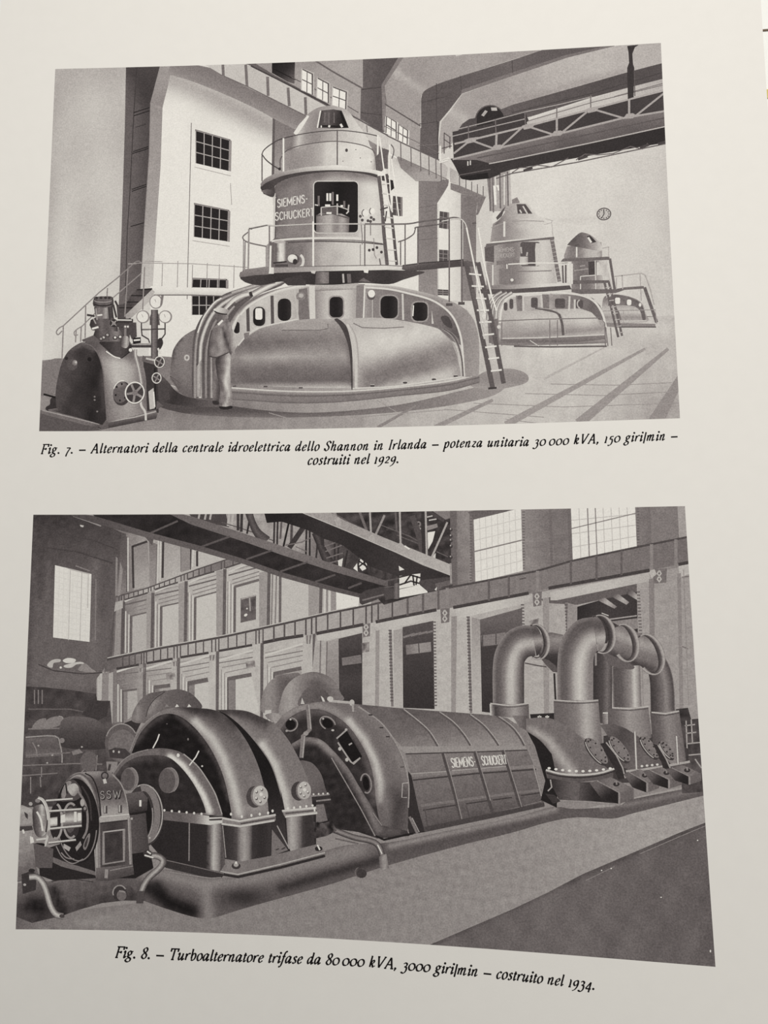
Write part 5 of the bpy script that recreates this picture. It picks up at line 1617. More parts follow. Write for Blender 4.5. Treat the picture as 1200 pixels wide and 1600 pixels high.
sub('clerestory', 'shaded brick piers above the runway girder at the right')
P([(690, 785), (1080, 775), (1084, 845), (840, 895), (700, 925), (694, 860)], G.lin((700, 850), (1070, 810), [112, 142, 138, 112, 112, 140, 106, 100]).nz(4, 4, 3))
P([(704, 790), (714, 790), (716, 918), (706, 920)], 112)
P([(733, 800), (742, 805), (742, 910), (737, 911)], G(112))
P([(731, 800), (780, 790), (814, 790), (790, 800), (740, 812)], 96)
n = 24
LL([[(734, 806 + k * 4.4), (738, 806 + k * 4.4)] for k in range(n)] + [[(816, 800 + k * 4.4), (820, 800 + k * 4.4)] for k in range(21)] + [[(892, 800 + k * 4.4), (888, 800 + k * 4.4)] for k in range(17)] + [[(995, 795 + k * 4.4), (999, 795 + k * 4.4)] for k in range(14)], 1.6, 96)
P([(858, 790), (862, 790), (864, 885), (860, 886)], 104)
P([(886, 790), (892, 790), (895, 875), (890, 877)], 104)
P([(1015, 780), (1058, 780), (1060, 846), (1018, 850)], 118)
P([(1058, 780), (1078, 780), (1080, 840), (1061, 846)], 150)
sub('factory_window', 'tall bright grid window left of centre above the girder')
panes([(740, 812), (814, 794), (817, 892), (743, 910)], 8, 6, 222, 188, 1.1, 1.2)
LL([[(741, 862), (816, 844)]], 1.8, 120)
sub('factory_window', 'wide bright grid window at the upper right above the girder')
panes([(892, 792), (992, 786), (995, 855), (895, 876)], 8, 4, 220, 178, 1.2, 1.2)
LL([[(893, 826), (993, 802)], [(918, 792), (921, 870)], [(930, 792), (933, 868)]], 1.6, 128)

sub('runway_girder', 'long riveted crane runway girder crossing the hall')
P(strip(g_top, g_bot, 166, 1080), G.lin((170, 1035), (1070, 860), [(0, 96), (.04, 112), (.07, 150), (.16, 164), (.3, 160), (.42, 154), (.52, 132), (.6, 122), (.8, 116), (1, 106)]).nz(3, 3, 5))
LL([[(x, g_top(x)) for x in range(164, 1082, 14)]], 3.2, 74)
LL([[(x, g_top(x) - 2.4) for x in range(164, 560, 14)]], 1.4, 176)
for a, b in ((182, 217), (229, 270), (282, 326), (342, 394), (410, 474), (494, 568), (587, 682), (708, 826), (857, 1015), (1060, 1080)):
    LL([[(a + (b - a) * k / 8, g_bot(a + (b - a) * k / 8)) for k in range(9)]], 3.6 if a < 400 else 5, 68)
LL([[(x, g_top(x)), (x, g_bot(x))] for x in (192, 202, 211, 221, 225, 229, 240, 251, 262, 272, 277, 282, 294, 306, 318, 331, 337, 342, 356.5, 370, 384, 400, 405, 411)], 2, 82)
LL([[(x, g_top(x)), (x, g_bot(x))] for x in (428, 444.5, 461, 478, 487, 494, 512, 532, 552, 572, 581, 591, 613)], 2.6, 80)
LL([[(x, g_top(x)), (x, g_bot(x))] for x in (637, 661, 685, 764, 795, 892, 932, 971)], 3.4, 92)
LL([[(x, g_top(x)), (x, g_bot(x))] for x in (699, 840, 1018, 1056)], 5, 128)
LL([[(812, 905), (822, 903)]], 2, 84)

# ---- end wall at the left
sub('end_wall', 'dark shadowed end wall at the left')
P([(30, 790), (120, 800), (190, 832), (182, 930), (172, 1000), (166, 1040), (150, 1062), (152, 1140), (120, 1200), (20, 1200)],
  G.lin((60, 810), (110, 1100), [(0, 62), (.15, 74), (.35, 86), (.7, 94), (.85, 92), (1, 84)]).st([(52, 808), (44, 1080)], 6, 74, .6).st([(150, 880), (146, 1030)], 8, 106, .6)
  .st([(66, 860), (64, 930)], 7, 70, .7).st([(166, 884), (160, 960)], 8, 80, .6).st([(75, 880), (73, 1000)], 4, 98, .5).bl(110, 1062, 60, 18, 106, .7).nz(3, 3, 6))
LL([[(56, 824), (100, 834), (150, 846), (182, 858)], [(58, 854), (120, 862), (176, 880)]], 2.4, 70)
LL([[(150, 905), (149, 1000)], [(118, 884), (140, 892)]], 2, 116)
L([(114, 806), (140, 815), (158, 822)], 2.2, 134)
P([(125, 820), (131, 821), (130, 824), (126, 823)], 176)
P([(181, 870), (184, 872), (183, 930), (180, 932)], 130)
P([(188, 878), (192, 890), (188, 930), (184, 932)], 134)
sub('factory_window', 'tall glaring grid window in the dark end wall')
panes([(86, 883), (143, 897), (140, 1003), (83, 996)], 8, 13, 212, 194, 1, 1)
LL([[(110, 890), (107, 1000)], [(128, 894), (125, 1001)]], 1.3, 172)
LL([[(138, 898), (137, 950)]], 1.4, 168)
P([(100, 886), (140, 896), (140, 898), (112, 891)], 168)
sub('wall_lamp', 'bright rounded fan light fragments low on the dark end wall')
P(sp([(74, 1038), (82, 1031), (94, 1030), (94, 1034), (84, 1036), (82, 1043), (76, 1042)], 3, True), 168)
P(sp([(98, 1032), (106, 1028), (118, 1030), (116, 1035), (104, 1036)], 3, True), 190)
P(sp([(100, 1040), (112, 1036), (126, 1034), (132, 1037), (120, 1038), (112, 1043), (102, 1043)], 3, True), 178)
P(sp([(132, 1036), (142, 1044), (150, 1050), (134, 1050), (122, 1046)], 3, True), 128)
O(95, 1043, 1.8, 1.8, 214)
L([(60, 1038), (84, 1048), (130, 1053), (160, 1051)], 1.6, 66)

# ---- travelling crane
sub('crane_bridge', 'travelling crane with two dark lattice girders across the upper left')
P([(262, 800), (470, 795), (512, 800), (710, 790), (708, 915), (600, 945), (580, 925), (440, 862), (300, 815)], G.lin((420, 820), (640, 880), [150, 146, 76, 62, 60]).nz(3, 8, 3))
P([(290, 798), (352, 798), (358, 824), (330, 818), (300, 808)], 72)
for x in (312, 322, 330):
    L([(x, 802), (x - 2, 812)], 3, 160)
LL([[(358, 803), (356, 822)], [(364, 803), (362, 824)]], 3.4, 166)
LL([[(346, 816), (372, 824), (396, 832), (430, 846)]], 1.6, 84)
LL([[(372, 800), (372, 829)], [(378, 800), (377, 831)]], 4.4, 62)
LL([[(390, 812), (386, 834)]], 3, 56)
T(sp([(388, 798), (394, 816), (402, 832), (416, 846)], 4), [12, 11, 13, 18], [66, 88, 60])
LL([[(429, 812), (428, 850)], [(434, 812), (433, 852)]], 3, 62)
LL([[(440, 814), (438, 842)]], 3, 84)
LL([[(451, 818), (443, 854)]], 3, 46)
LL([[(456, 820), (455, 850)]], 4, 74)
LL([[(474, 824), (452, 856)]], 8, 62)
LL([[(479, 826), (478, 868)], [(484, 828), (484, 869)]], 3, 56)
LL([[(446, 852), (472, 847), (486, 840)], [(462, 854), (480, 862)]], 1.6, 104)
LL([[(497, 838), (494, 872)]], 3, 62)
T(sp([(494, 832), (500, 850), (508, 868), (518, 886)], 4), [14, 11, 14, 18], [56, 76, 54])
LL([[(504, 834), (504, 852)]], 5, 60)
LL([[(523, 846), (523, 884)], [(529, 850), (528, 886)]], 3, 60)
LL([[(507, 854), (534, 844)], [(508, 862), (534, 852)], [(510, 872), (536, 864)], [(514, 880), (536, 874)]], 1.8, 110)
LL([[(543, 860), (538, 886)]], 3, 58)
LL([[(561, 862), (542, 890)]], 8, 66)
P([(562, 868), (566, 866), (572, 874), (574, 888), (566, 892), (560, 884)], 214)
LL([[(558, 892), (564, 866), (574, 890)], [(560, 876), (574, 886)], [(560, 886), (573, 876)]], 2.4, 60)
P([(552, 888), (558, 880), (559, 893)], 208)
P([(528, 876), (536, 872), (534, 886), (529, 886)], 196)
P([(577, 886), (594, 880), (604, 900), (586, 906)], 66)
P([(574, 868), (622, 880), (622, 935), (606, 936), (600, 905), (580, 900)], G.lin((580, 880), (620, 920), [64, 72, 60]).nz(3, 10, 5))
P([(412, 798), (472, 798), (540, 829), (600, 855), (703, 899), (706, 904), (670, 912), (620, 900), (580, 886), (536, 852), (507, 842), (480, 828), (440, 815), (417, 817)], G.lin((440, 805), (680, 905), [46, 58, 54, 62, 58]))
P([(260, 798), (300, 807), (380, 833), (440, 853), (520, 881), (606, 908), (606, 917), (520, 893), (440, 867), (380, 846), (300, 820), (256, 802)], G.lin((280, 810), (590, 910), [96, 102, 112, 104, 92]))
P([(140, 800), (262, 802), (300, 820), (380, 846), (440, 867), (520, 893), (600, 916), (606, 930), (568, 934), (525, 920), (440, 897), (380, 875), (310, 853), (230, 832), (150, 808)], G.lin((180, 810), (590, 925), [54, 48, 56, 52, 56, 54]).nz(4, 3, 8))
P([(112, 800), (150, 807), (230, 831), (310, 852), (380, 873), (440, 894), (525, 918), (572, 930), (572, 936), (525, 925), (440, 902), (380, 881), (310, 861), (230, 840), (150, 818), (112, 806)], G.lin((150, 812), (560, 930), [76, 92, 86, 90, 84, 78]))
LL([[(235, 833), (278, 814)], [(313, 855), (360, 838)], [(385, 874), (425, 860)], [(438, 893), (481, 878)], [(493, 909), (524, 898)], [(544, 919), (565, 911)]], 3, 84)
P([(226, 838), (240, 842), (238, 852), (233, 846)], 86)
P([(561, 930), (572, 922), (600, 916), (606, 918), (606, 930), (580, 940), (566, 945), (562, 942)], 70)
L([(566, 938), (600, 929)], 2.4, 112)
LL([[(600, 918), (621, 916)], [(600, 908), (622, 904), (640, 898)]], 1.6, 92)
P([(600, 918), (622, 920), (620, 934), (602, 938)], 74)
P([(623, 884), (632, 890), (624, 892)], 214)
P([(624, 900), (657, 896), (656, 914), (624, 920)], 210)
LL([[(624, 902), (640, 898), (657, 903)], [(632, 912), (642, 898)], [(645, 898), (647, 915)], [(624, 914), (642, 908), (657, 912)], [(652, 900), (650, 914)]], 2.6, 62)
P([(624, 921), (656, 914), (668, 924), (668, 926), (624, 934)], 212)
P([(616, 912), (624, 910), (624, 936), (614, 936)], G.lin((614, 920), (624, 920), [62, 120, 70]))
P(sp([(655, 908), (680, 904), (706, 902), (708, 914), (690, 918), (682, 922), (670, 924), (662, 918)], 3, True), 74)
P([(680, 912), (706, 906), (710, 914), (682, 922)], 96)
P([(679, 921), (683, 917), (682, 923)], 200)
# the near girder's truss
P([(510, 796), (706, 792), (704, 882), (640, 856), (600, 841)], G.lin((530, 810), (690, 850), [70, 62, 66, 60]).nz(3, 10, 9))
P([(668, 832), (680, 830), (676, 846), (669, 860)], 214)
P([(676, 869), (681, 864), (680, 876), (676, 876)], 190)
LL([[(528, 806), (556, 822), (590, 842)], [(594, 820), (640, 838), (668, 854)], [(682, 862), (700, 870)], [(620, 836), (655, 850)]], 1.6, 92)
O(654, 819, 4, 4.6, 118); O(654, 818.5, 1.6, 1.8, 60); O(655, 826, 3, 2, 150)
LL([[(667, 808), (676, 806)], [(670, 813), (682, 811)]], 1.8, 180)
P([(667, 822), (683, 818), (684, 824), (668, 829)], 128)
LL([[(668, 798), (694, 814)]], 5, 72)
P([(672, 796), (708, 794), (708, 808), (696, 812)], 120)
LL([[(644, 806), (652, 828), (664, 876)]], 9, 78)
LL([[(661, 800), (662, 868)]], 5, 60)
LL([[(690, 826), (670, 862)]], 5, 58)
LL([[(562, 800), (577, 840)]], 4, 104); LL([[(601, 805), (584, 842)]], 3.4, 140)
LL([[(618, 800), (620, 830)]], 3, 92)
LL([[(578, 799), (580, 838)], [(624.6, 798), (626, 852)], [(665, 798), (667, 874)], [(699, 816), (670, 881)]], 3, 158)
LL([[(523, 799), (524, 812)]], 5, 136)
P([(472, 800), (514, 800), (540, 814), (600, 840), (640, 856), (704, 882), (705, 900), (660, 883), (600, 855), (540, 829)], G.lin((490, 805), (700, 890), [150, 146, 152, 162, 166]).nz(3, 3, 4))
L([(472, 801), (540, 829), (600, 855), (704, 899)], 1.4, 172)
P([(522, 812), (530, 808), (534, 820), (526, 822)], 158)
for x, y in ((582, 844), (626, 856), (668, 882)):
    P([(x - 7, y - 4), (x, y - 9), (x + 5, y - 4), (x + 3, y + 4)], 160)
LL([[(632, 853), (640, 858)]], 2.4, 220)
P([(703, 798), (713, 796), (714, 914), (706, 916)], 98)
for y in (828, 838, 845, 854, 871):
    O(705, y, 2.4, 2.6, 66); O(704, y - 1.5, 1.2, 1.2, 160)
LL([[(704, 880), (705, 912)]], 3, 142)
L([(690, 918), (708, 914)], 1.6, 70)

# ---- machinery in the far left
sub('distant_machine', 'dim machinery in the shadow at the far left')
P([(30, 1072), (70, 1074), (110, 1078), (150, 1084), (152, 1095), (172, 1095), (176, 1140), (200, 1180), (200, 1220), (100, 1240), (90, 1260), (20, 1262)], G.lin((60, 1080), (90, 1230), [66, 68, 76, 80, 74, 68]).nz(3, 5, 5))
P([(140, 1100), (150, 1094), (170, 1096), (168, 1118), (150, 1128), (128, 1116)], 64)
for x in (54, 60, 66):
    LL([[(x, 1078), (x, 1100)]], 2, 112)
L([(44, 1108), (110, 1108), (130, 1112)], 2, 92)
P(sp([(50, 1138), (58, 1126), (70, 1122), (72, 1126), (64, 1138)], 3, True), 118)
P(sp([(66, 1138), (74, 1124), (90, 1119), (98, 1122), (99, 1130), (86, 1136)], 3, True), 120)
L(sp([(92, 1119), (98, 1121), (99, 1130)], 3), 1.6, 140)
L([(44, 1139), (90, 1138), (138, 1139)], 2.2, 116)
P(sp([(100, 1122), (140, 1121), (160, 1132), (168, 1150), (164, 1170), (100, 1168), (92, 1150)], 4, True), G.lin((130, 1122), (130, 1168), [92, 72, 62]))
P([(40, 1154), (88, 1151), (96, 1172), (96, 1180), (40, 1184)], G.lin((60, 1152), (60, 1184), [98, 84, 104]))
L(sp([(40, 1152), (86, 1150), (94, 1164), (97, 1180), (97, 1192)], 3), 2, 138)
LL([sp([(51, 1160), (57, 1172), (58, 1182)], 3)], 1.6, 124)
O(97, 1157, 4, 4, 118)
LL([[(40, 1180), (110, 1176)], [(36, 1196), (120, 1193), (160, 1194)], [(34, 1212), (90, 1208)]], 1.8, 112)
LL([[(65, 1198), (65, 1214)], [(48, 1214), (48, 1240)], [(63, 1214), (64, 1230)], [(138, 1196), (128, 1206)], [(152, 1180), (150, 1204)]], 1.6, 122)
P([(112, 1174), (124, 1170), (130, 1176), (114, 1180)], 118)
for x, y in ((128, 1167), (74, 1192), (60, 1165), (82, 1180)):
    O(x, y, 1.6, 1.4, 150)
P(sp([(126, 1184), (138, 1174), (150, 1180), (150, 1200), (140, 1206), (128, 1200)], 3, True), 92)
P([(166, 1190), (184, 1190), (182, 1206), (168, 1208)], 126)
P([(170, 1194), (174, 1194), (172, 1204), (168, 1204)], 66)
sub('end_cover', 'round grey end cover of the distant machine')
P([(194, 1130), (214, 1122), (222, 1126), (212, 1146), (200, 1140)], 58)
O(190, 1161, 26, 30, 88)
RG(190, 1160, 25, 29, 1.6, 140, a0=200, a1=330)
O(191, 1165, 22, 25, G(104).nz(2, 4, 4))
P([(170, 1172), (180, 1168), (196, 1170), (204, 1178), (198, 1186), (172, 1184)], 66)
O(177.5, 1174, 1.6, 2, 168); O(186, 1175, 1.6, 2, 168)

for i, (pts, hi) in enumerate(((
        [(206, 1126), (209, 1110), (219, 1094), (232, 1084), (246, 1081), (262, 1080), (256, 1096), (242, 1110), (232, 1124), (220, 1130)], [(216, 1108), (214, 1122)]),
        ([(227, 1122), (230, 1108), (240, 1092), (256, 1081), (276, 1077), (294, 1081), (307, 1091), (316, 1105), (300, 1112), (260, 1112), (240, 1122)], [(242, 1096), (234, 1112)]))):
    sub('steam_pipe', ['left bend of the distant pipe pair above the housings', 'right bend of the distant pipe pair above the housings'][i])
    P(sp(pts, 5, True), G.lin((206 + i * 21, 1100), (262 + i * 54, 1100), [104, 104, 92, 84, 78]).st(hi, 5, 138, .7))
    if i:
        L(sp([(228, 1120), (232, 1106), (242, 1092), (258, 1081)], 4), 1.4, 66)
for i, (pts, f) in enumerate((([(408, 1112), (409, 1090), (416, 1072), (430, 1058), (448, 1053), (468, 1052), (466, 1066), (450, 1080), (440, 1096), (436, 1114)], 0),
                              ([(436, 1116), (438, 1096), (446, 1074), (462, 1058), (486, 1050), (508, 1054), (524, 1066), (532, 1082), (536, 1094), (500, 1098), (470, 1102), (452, 1114)], 1))):
    sub('steam_pipe', ['grey pipe bend behind the generator, left of the pair', 'grey pipe bend behind the generator, right of the pair'][i])
    F = G.lin((408 + 28 * i, 1090), (450 + 86 * i, 1090), [116, 136, 122, 92, 84] if i == 0 else [128, 150, 124, 92, 86, 104, 112])
    P(sp(pts, 5, True), F.st([(448, 1054), (466, 1054)] if i == 0 else [(470, 1058), (500, 1056), (524, 1072)], 7, 128, .6))
    if i:
        P(sp([(468, 1104), (472, 1084), (484, 1073), (500, 1074), (514, 1086), (518, 1098)], 4, True), G.lin((470, 1080), (516, 1096), [96, 84, 78]))
        P([(470, 1100), (472, 1090), (476, 1100)], 176); P([(501, 1087), (505, 1090), (509, 1098), (505, 1098)], 190)
    else:
        P([(414, 1110), (424, 1109), (424, 1117), (414, 1117)], 176)
        P(sp([(414, 1118), (428, 1114), (446, 1118), (436, 1128), (430, 1130)], 3, True), G.lin((414, 1120), (446, 1120), [104, 150, 118]))

# ---- floor
sub('hall_floor', 'light machine hall floor with dark walkway in the corner')
P([(10, 1420), (60, 1430), (300, 1400), (700, 1310), (1110, 1220), (1130, 1300), (1150, 1560), (10, 1480)], G.lin((60, 1450), (1080, 1270), [(0, 104), (.15, 120), (.5, 128), (.75, 136), (.95, 150), (1, 144)]).bl(150, 1440, 70, 14, 142, .5).nz(3, 4, 3))
P([(20, 1430), (50, 1440), (70, 1448), (96, 1458), (20, 1460)], G.lin((30, 1440), (70, 1452), [92, 104, 120]))
P([(1120, 1278), (1103, 1285), (1064, 1300), (1006, 1325), (910, 1366), (855, 1395), (800, 1421), (672, 1476), (700, 1500), (1140, 1550)], G.lin((760, 1440), (1100, 1400), [94, 98, 94, 90]).st([(1103, 1287), (910, 1368), (674, 1476)], 5, 74, .8).nz(8, 4, 2))
LL([[(1103, 1290), (1060, 1308), (1000, 1334)], [(960, 1354), (915, 1376)]], 1.4, 122)
for x, y in ((955, 1357), (1110, 1486), (940, 1360), (1090, 1313), (1033, 1402)):
    O(x, y, 1.2, 2.2 if x == 1110 else 1, 200)

# ---- bedplate
sub('bedplate', 'long rounded foundation bed under the turbine set')
P([(26, 1380), (60, 1378), (90, 1376), (130, 1364), (200, 1362), (232, 1362), (240, 1380), (230, 1408), (195, 1407), (160, 1411), (122, 1422), (97, 1431), (50, 1442), (24, 1432)],
  G.lin((110, 1366), (126, 1424), [98, 86, 78, 62]).bl(56, 1416, 26, 16, 40, .95).st([(84, 1390), (98, 1425)], 8, 48, .9).st([(66, 1376), (36, 1384)], 10, 92, .5).nz(3, 5, 4))
P(sp([(80, 1374), (110, 1362), (128, 1364), (146, 1374)], 3) + [(140, 1378), (110, 1376), (84, 1380)], 96)
L([(80, 1378), (104, 1372), (146, 1378)], 1.2, 62)
P(sp([(196, 1376), (216, 1362), (246, 1358), (300, 1362), (342, 1372), (400, 1362), (500, 1332), (545, 1320), (610, 1316), (700, 1298), (800, 1278), (863, 1261), (899, 1264), (965, 1259), (992, 1248), (1110, 1225)], 4) +
  sp([(1115, 1240), (1100, 1243), (992, 1270), (957, 1279), (902, 1277), (855, 1285), (800, 1301), (715, 1322), (607, 1352), (540, 1374), (505, 1385), (400, 1414), (360, 1426), (332, 1434), (304, 1433), (260, 1420), (226, 1408)], 4),
  G(84).st([(226, 1366), (262, 1368), (320, 1382), (400, 1372), (500, 1345), (560, 1328)], 13, 128, .85).st([(322, 1388), (326, 1432)], 11, 128, .85).st([(246, 1384), (262, 1412), (300, 1426)], 10, 48, .9).bl(380, 1402, 34, 14, 52, .85)
  .st([(440, 1388), (540, 1358), (590, 1344)], 8, 56, .85).st([(610, 1338), (715, 1310), (840, 1280)], 7, 78, .8).st([(610, 1322), (715, 1299), (840, 1272), (868, 1264)], 5, 134, .85).st([(520, 1334), (580, 1322)], 12, 120, .5)
  .st([(890, 1270), (960, 1274), (1000, 1264), (1096, 1238)], 5, 88, .8).st([(940, 1262), (990, 1256), (1100, 1232)], 4, 118, .8).st([(232, 1388), (262, 1408), (298, 1422)], 12, 38, .8).nz(2, 2, 6), 8)
O(565, 1365, 8, 7, 64); RG(563, 1363, 8, 8, 1.6, 96, a0=120, a1=250)
sub('bed_plug', 'round plug on the bed beside the bent oil pipe')
O(187, 1396, 11, 12, 60); RG(187, 1395, 10.5, 11.5, 2, 132, a0=160, a1=330); O(190, 1399, 7.6, 8.4, 98); L([(186, 1392), (196, 1394)], 2, 128)

# ---- generator hood
sub('generator_hood', 'long ribbed sheet hood of the main generator')
P([(556, 1100), (620, 1106), (678, 1110.6), (724, 1114), (776, 1118), (793, 1122), (821, 1142), (837, 1166), (850, 1198), (853, 1225), (850, 1240), (836, 1200), (822, 1168), (633, 1172), (606, 1142)],
  G.lin((700, 1108), (712, 1172), [88, 96, 108, 122, 134]).bl(600, 1130, 30, 30, 116, .4).st([(800, 1125), (845, 1190), (852, 1230)], 10, 112, .6).nz(3, 3, 3))
P([(622, 1166), (819, 1166), (824, 1172), (700, 1175), (633, 1178)], 138)
P([(633, 1177), (741, 1174), (824, 1171), (837, 1202), (848, 1246), (851, 1258), (770, 1275), (663, 1298), (652, 1262), (642, 1211)],
  G.lin((730, 1175), (752, 1285), [116, 108, 104, 96, 90, 74]).bl(790, 1230, 30, 30, 98, .4).nz(3, 3, 5))
for r in ([(629, 1109), (652, 1127), (670, 1144), (684, 1166)], [(685, 1113), (707, 1129), (724, 1148), (735, 1165)], [(733, 1117), (754, 1133), (769.5, 1151), (779, 1165)], [(776, 1119), (798, 1135), (811, 1151), (819, 1165)]):
    L(sp(r, 4), 3, 82)
    L(sp([(x + 1.8, y - 1) for x, y in r], 4), 1.6, 150)
LL([[(634, 1178), (741, 1175), (824, 1172)]], 2, 70)
LL([[(643, 1212), (740, 1204), (837, 1197)]], 5, 120); LL([[(645, 1219), (740, 1209), (838, 1202)]], 2.4, 66)
LL([[(642, 1209), (702, 1205)], [(706, 1204), (795, 1197)]], 1.4, 150)
LL([[(657, 1259), (750, 1246), (846, 1234)]], 4, 112); LL([[(661, 1266), (712, 1258)], [(728, 1256), (762, 1251)], [(770, 1250), (800, 1246)], [(814, 1243), (843, 1239)]], 2, 66)
LL([[(691.5, 1177), (707, 1231), (720, 1281)], [(741, 1174), (761, 1242), (770, 1274)], [(785, 1172), (804, 1233), (813, 1263)]], 4, 74)
LL([[(695, 1177), (710, 1231), (722, 1281)], [(744, 1174), (764, 1242), (773, 1274)], [(788, 1172), (807, 1233), (816, 1263)]], 1.4, 132)
LL([[(664, 1264), (668, 1290)], [(713, 1258), (719, 1280)], [(728, 1258), (734, 1278)], [(766, 1251), (772, 1270)]], 1.6, 76)
LL([[(667, 1292), (716, 1282)], [(734, 1280), (770, 1272)], [(774, 1270), (812, 1261)], [(818, 1259), (846, 1252)]], 1.4, 112)
P([(663, 1292), (770, 1270), (850, 1254), (851, 1260), (770, 1278), (664, 1300)], 70)
L([(833, 1195), (842, 1228), (846, 1244)], 2, 140)
P([(638, 1205), (643, 1212), (654, 1265), (664, 1300), (640, 1304), (634, 1280)], 56)
LL([[(640, 1276), (652, 1302)]], 4, 112); LL([[(644, 1278), (655, 1300)]], 1.4, 150)
sub('lettering', 'one row of white capitals on the generator hood')
write('SIEMENS-', BLOCK, straight(706.5, 1199, 1, -.07), (-.18, -1), 14, 226, (1, 1.5), track=.13, squeeze=.52)
write('SCHUCKERT', BLOCK, straight(754, 1195.5, 1, -.045), (-.18, -1), 14, 226, (1, 1.4), track=.13, squeeze=.45)

sub('generator_end', 'big rounded end bell of the main generator')
P(sp([(430, 1132), (444, 1116), (464, 1104), (496, 1097), (530, 1096), (560, 1101)], 4) + sp([(592, 1125), (612, 1149), (628, 1180), (636, 1208), (639, 1232), (638, 1268), (637, 1304)], 4) + [(590, 1308), (560, 1300), (500, 1290), (440, 1260)],
  G(104).st([(560, 1104), (600, 1136), (626, 1180), (634, 1220)], 12, 118, .6).st([(444, 1118), (470, 1106), (500, 1102), (522, 1110), (546, 1127)], 6, 134, .85).st([(546, 1127), (570, 1156), (586, 1188), (594, 1220), (596, 1250)], 6.5, 186, .9)
  .st([(624, 1250), (614, 1290)], 22, 62, .85).st([(604, 1250), (604, 1286)], 9, 110, .7).nz(2, 2, 6), 8)
P(sp([(436, 1142), (452, 1122), (474, 1110), (496, 1108), (516, 1114), (540, 1130), (560, 1155), (576, 1186), (584, 1218), (588, 1256), (594, 1290)], 5) + [(560, 1300), (500, 1290), (440, 1260)],
  G(56).st([(440, 1138), (470, 1114), (505, 1112), (540, 1132), (566, 1165), (580, 1205), (586, 1250)], 7, 92, .7).nz(3, 4, 3), 8)
L(sp([(560, 1104), (592, 1126), (612, 1150), (628, 1180), (636, 1208), (639, 1232), (638, 1262)], 5), 2, 140)
for x, y in ((579, 1117), (596, 1137), (606, 1151), (628, 1198)):
    L([(x - 3, y), (x + 3, y)], 2, 62)
P([(616, 1180), (624, 1178), (630, 1198), (624, 1198)], 118)
L([(629, 1224), (628, 1246), (636, 1246)], 1.6, 150); L([(629, 1224), (638, 1223)], 1.6, 150)
# inner shield
P(sp([(456, 1162), (476, 1152), (500, 1155), (520, 1172), (544, 1200), (562, 1230), (582, 1262), (598, 1290)], 5) + [(636, 1298), (640, 1306), (590, 1310), (560, 1300), (490, 1290), (450, 1200)],
  G(52).st([(458, 1162), (478, 1154), (500, 1158), (522, 1178), (548, 1210), (572, 1254), (592, 1298)], 6.5, 118, .9).st([(500, 1159), (520, 1178)], 5, 140, .6).bl(610, 1298, 26, 10, 92, .8).nz(3, 4, 8), 8)
L([(518, 1184), (540, 1222), (564, 1264), (586, 1306)], 1.6, 132)
L([(587, 1306), (600, 1312), (646, 1302)], 3, 46)
L([(583, 1270), (597, 1290)], 1.4, 128)
P(sp([(468, 1190), (478, 1189), (490, 1194), (502, 1210), (508, 1230), (510, 1244), (486, 1246), (472, 1210)], 4, True), G.lin((474, 1200), (508, 1235), [96, 98, 82]))
P([(486, 1244), (516, 1240), (517, 1254), (490, 1258)], 58)
LL([[(486, 1244), (515, 1241)], [(490, 1252), (517, 1249)]], 2.4, 122)
for x in (490, 498, 505, 512):
    O(x, 1241 - (x - 490) * .06, 1.5, 1.6, 186)
P([(490, 1258), (506, 1256), (512, 1282), (494, 1286)], G.lin((490, 1270), (514, 1270), [112, 100]))
LL([[(481, 1101), (484, 1140), (474, 1150), (471, 1184)]], 6.4, 116); LL([[(482.5, 1101), (486, 1139)], [(476, 1150), (473, 1184)]], 1.4, 158)
O(478, 1146, 4, 3.4, 140)
sub('grab_handle', 'round handle ring on the end bell left of the vertical pipe')
RG(454, 1132, 11, 10, 2, 132, -25, -60, 150); O(454, 1132, 8, 7.5, 40, -25); O(454, 1124, 1.6, 1.6, 170); O(448, 1142, 2, 1.6, 150)
sub('grab_handle', 'round handle ring on the end bell right of the vertical pipe')
RG(512, 1130, 13, 9, 2, 132, 35, 80, 330); O(512, 1130, 9, 7, 38, 35); O(505, 1123, 1.6, 1.6, 160); O(520, 1141, 2.4, 1.6, 170)
sub('grab_handle', 'upright handle ring low on the end bell')
RG(572, 1224, 8, 15, 2.2, 128, -8, 200, 480); O(572, 1224, 5, 11, 38, -8)
sub('cable_bracket', 'open wire bracket on the end bell face')
P([(528, 1154), (542, 1142), (566, 1182), (552, 1194), (540, 1180)], 40)
LL([[(526, 1154), (542, 1140)], [(528, 1160), (548, 1190), (552, 1193), (563, 1184)], [(545, 1164), (550, 1161)]], 2.4, 150)
O(531, 1170, 2.6, 3, 170); O(542, 1187, 2.6, 3, 170); O(541, 1140, 2.2, 2, 160)
sub('lifting_rod', 'pale pipe handle on top of the generator')
LL([[(514, 1095), (550, 1098)]], 4, 160); O(516, 1092, 5, 4, 176); O(550, 1098, 4, 5, 168); LL([[(551, 1100), (552, 1112)]], 3, 150)

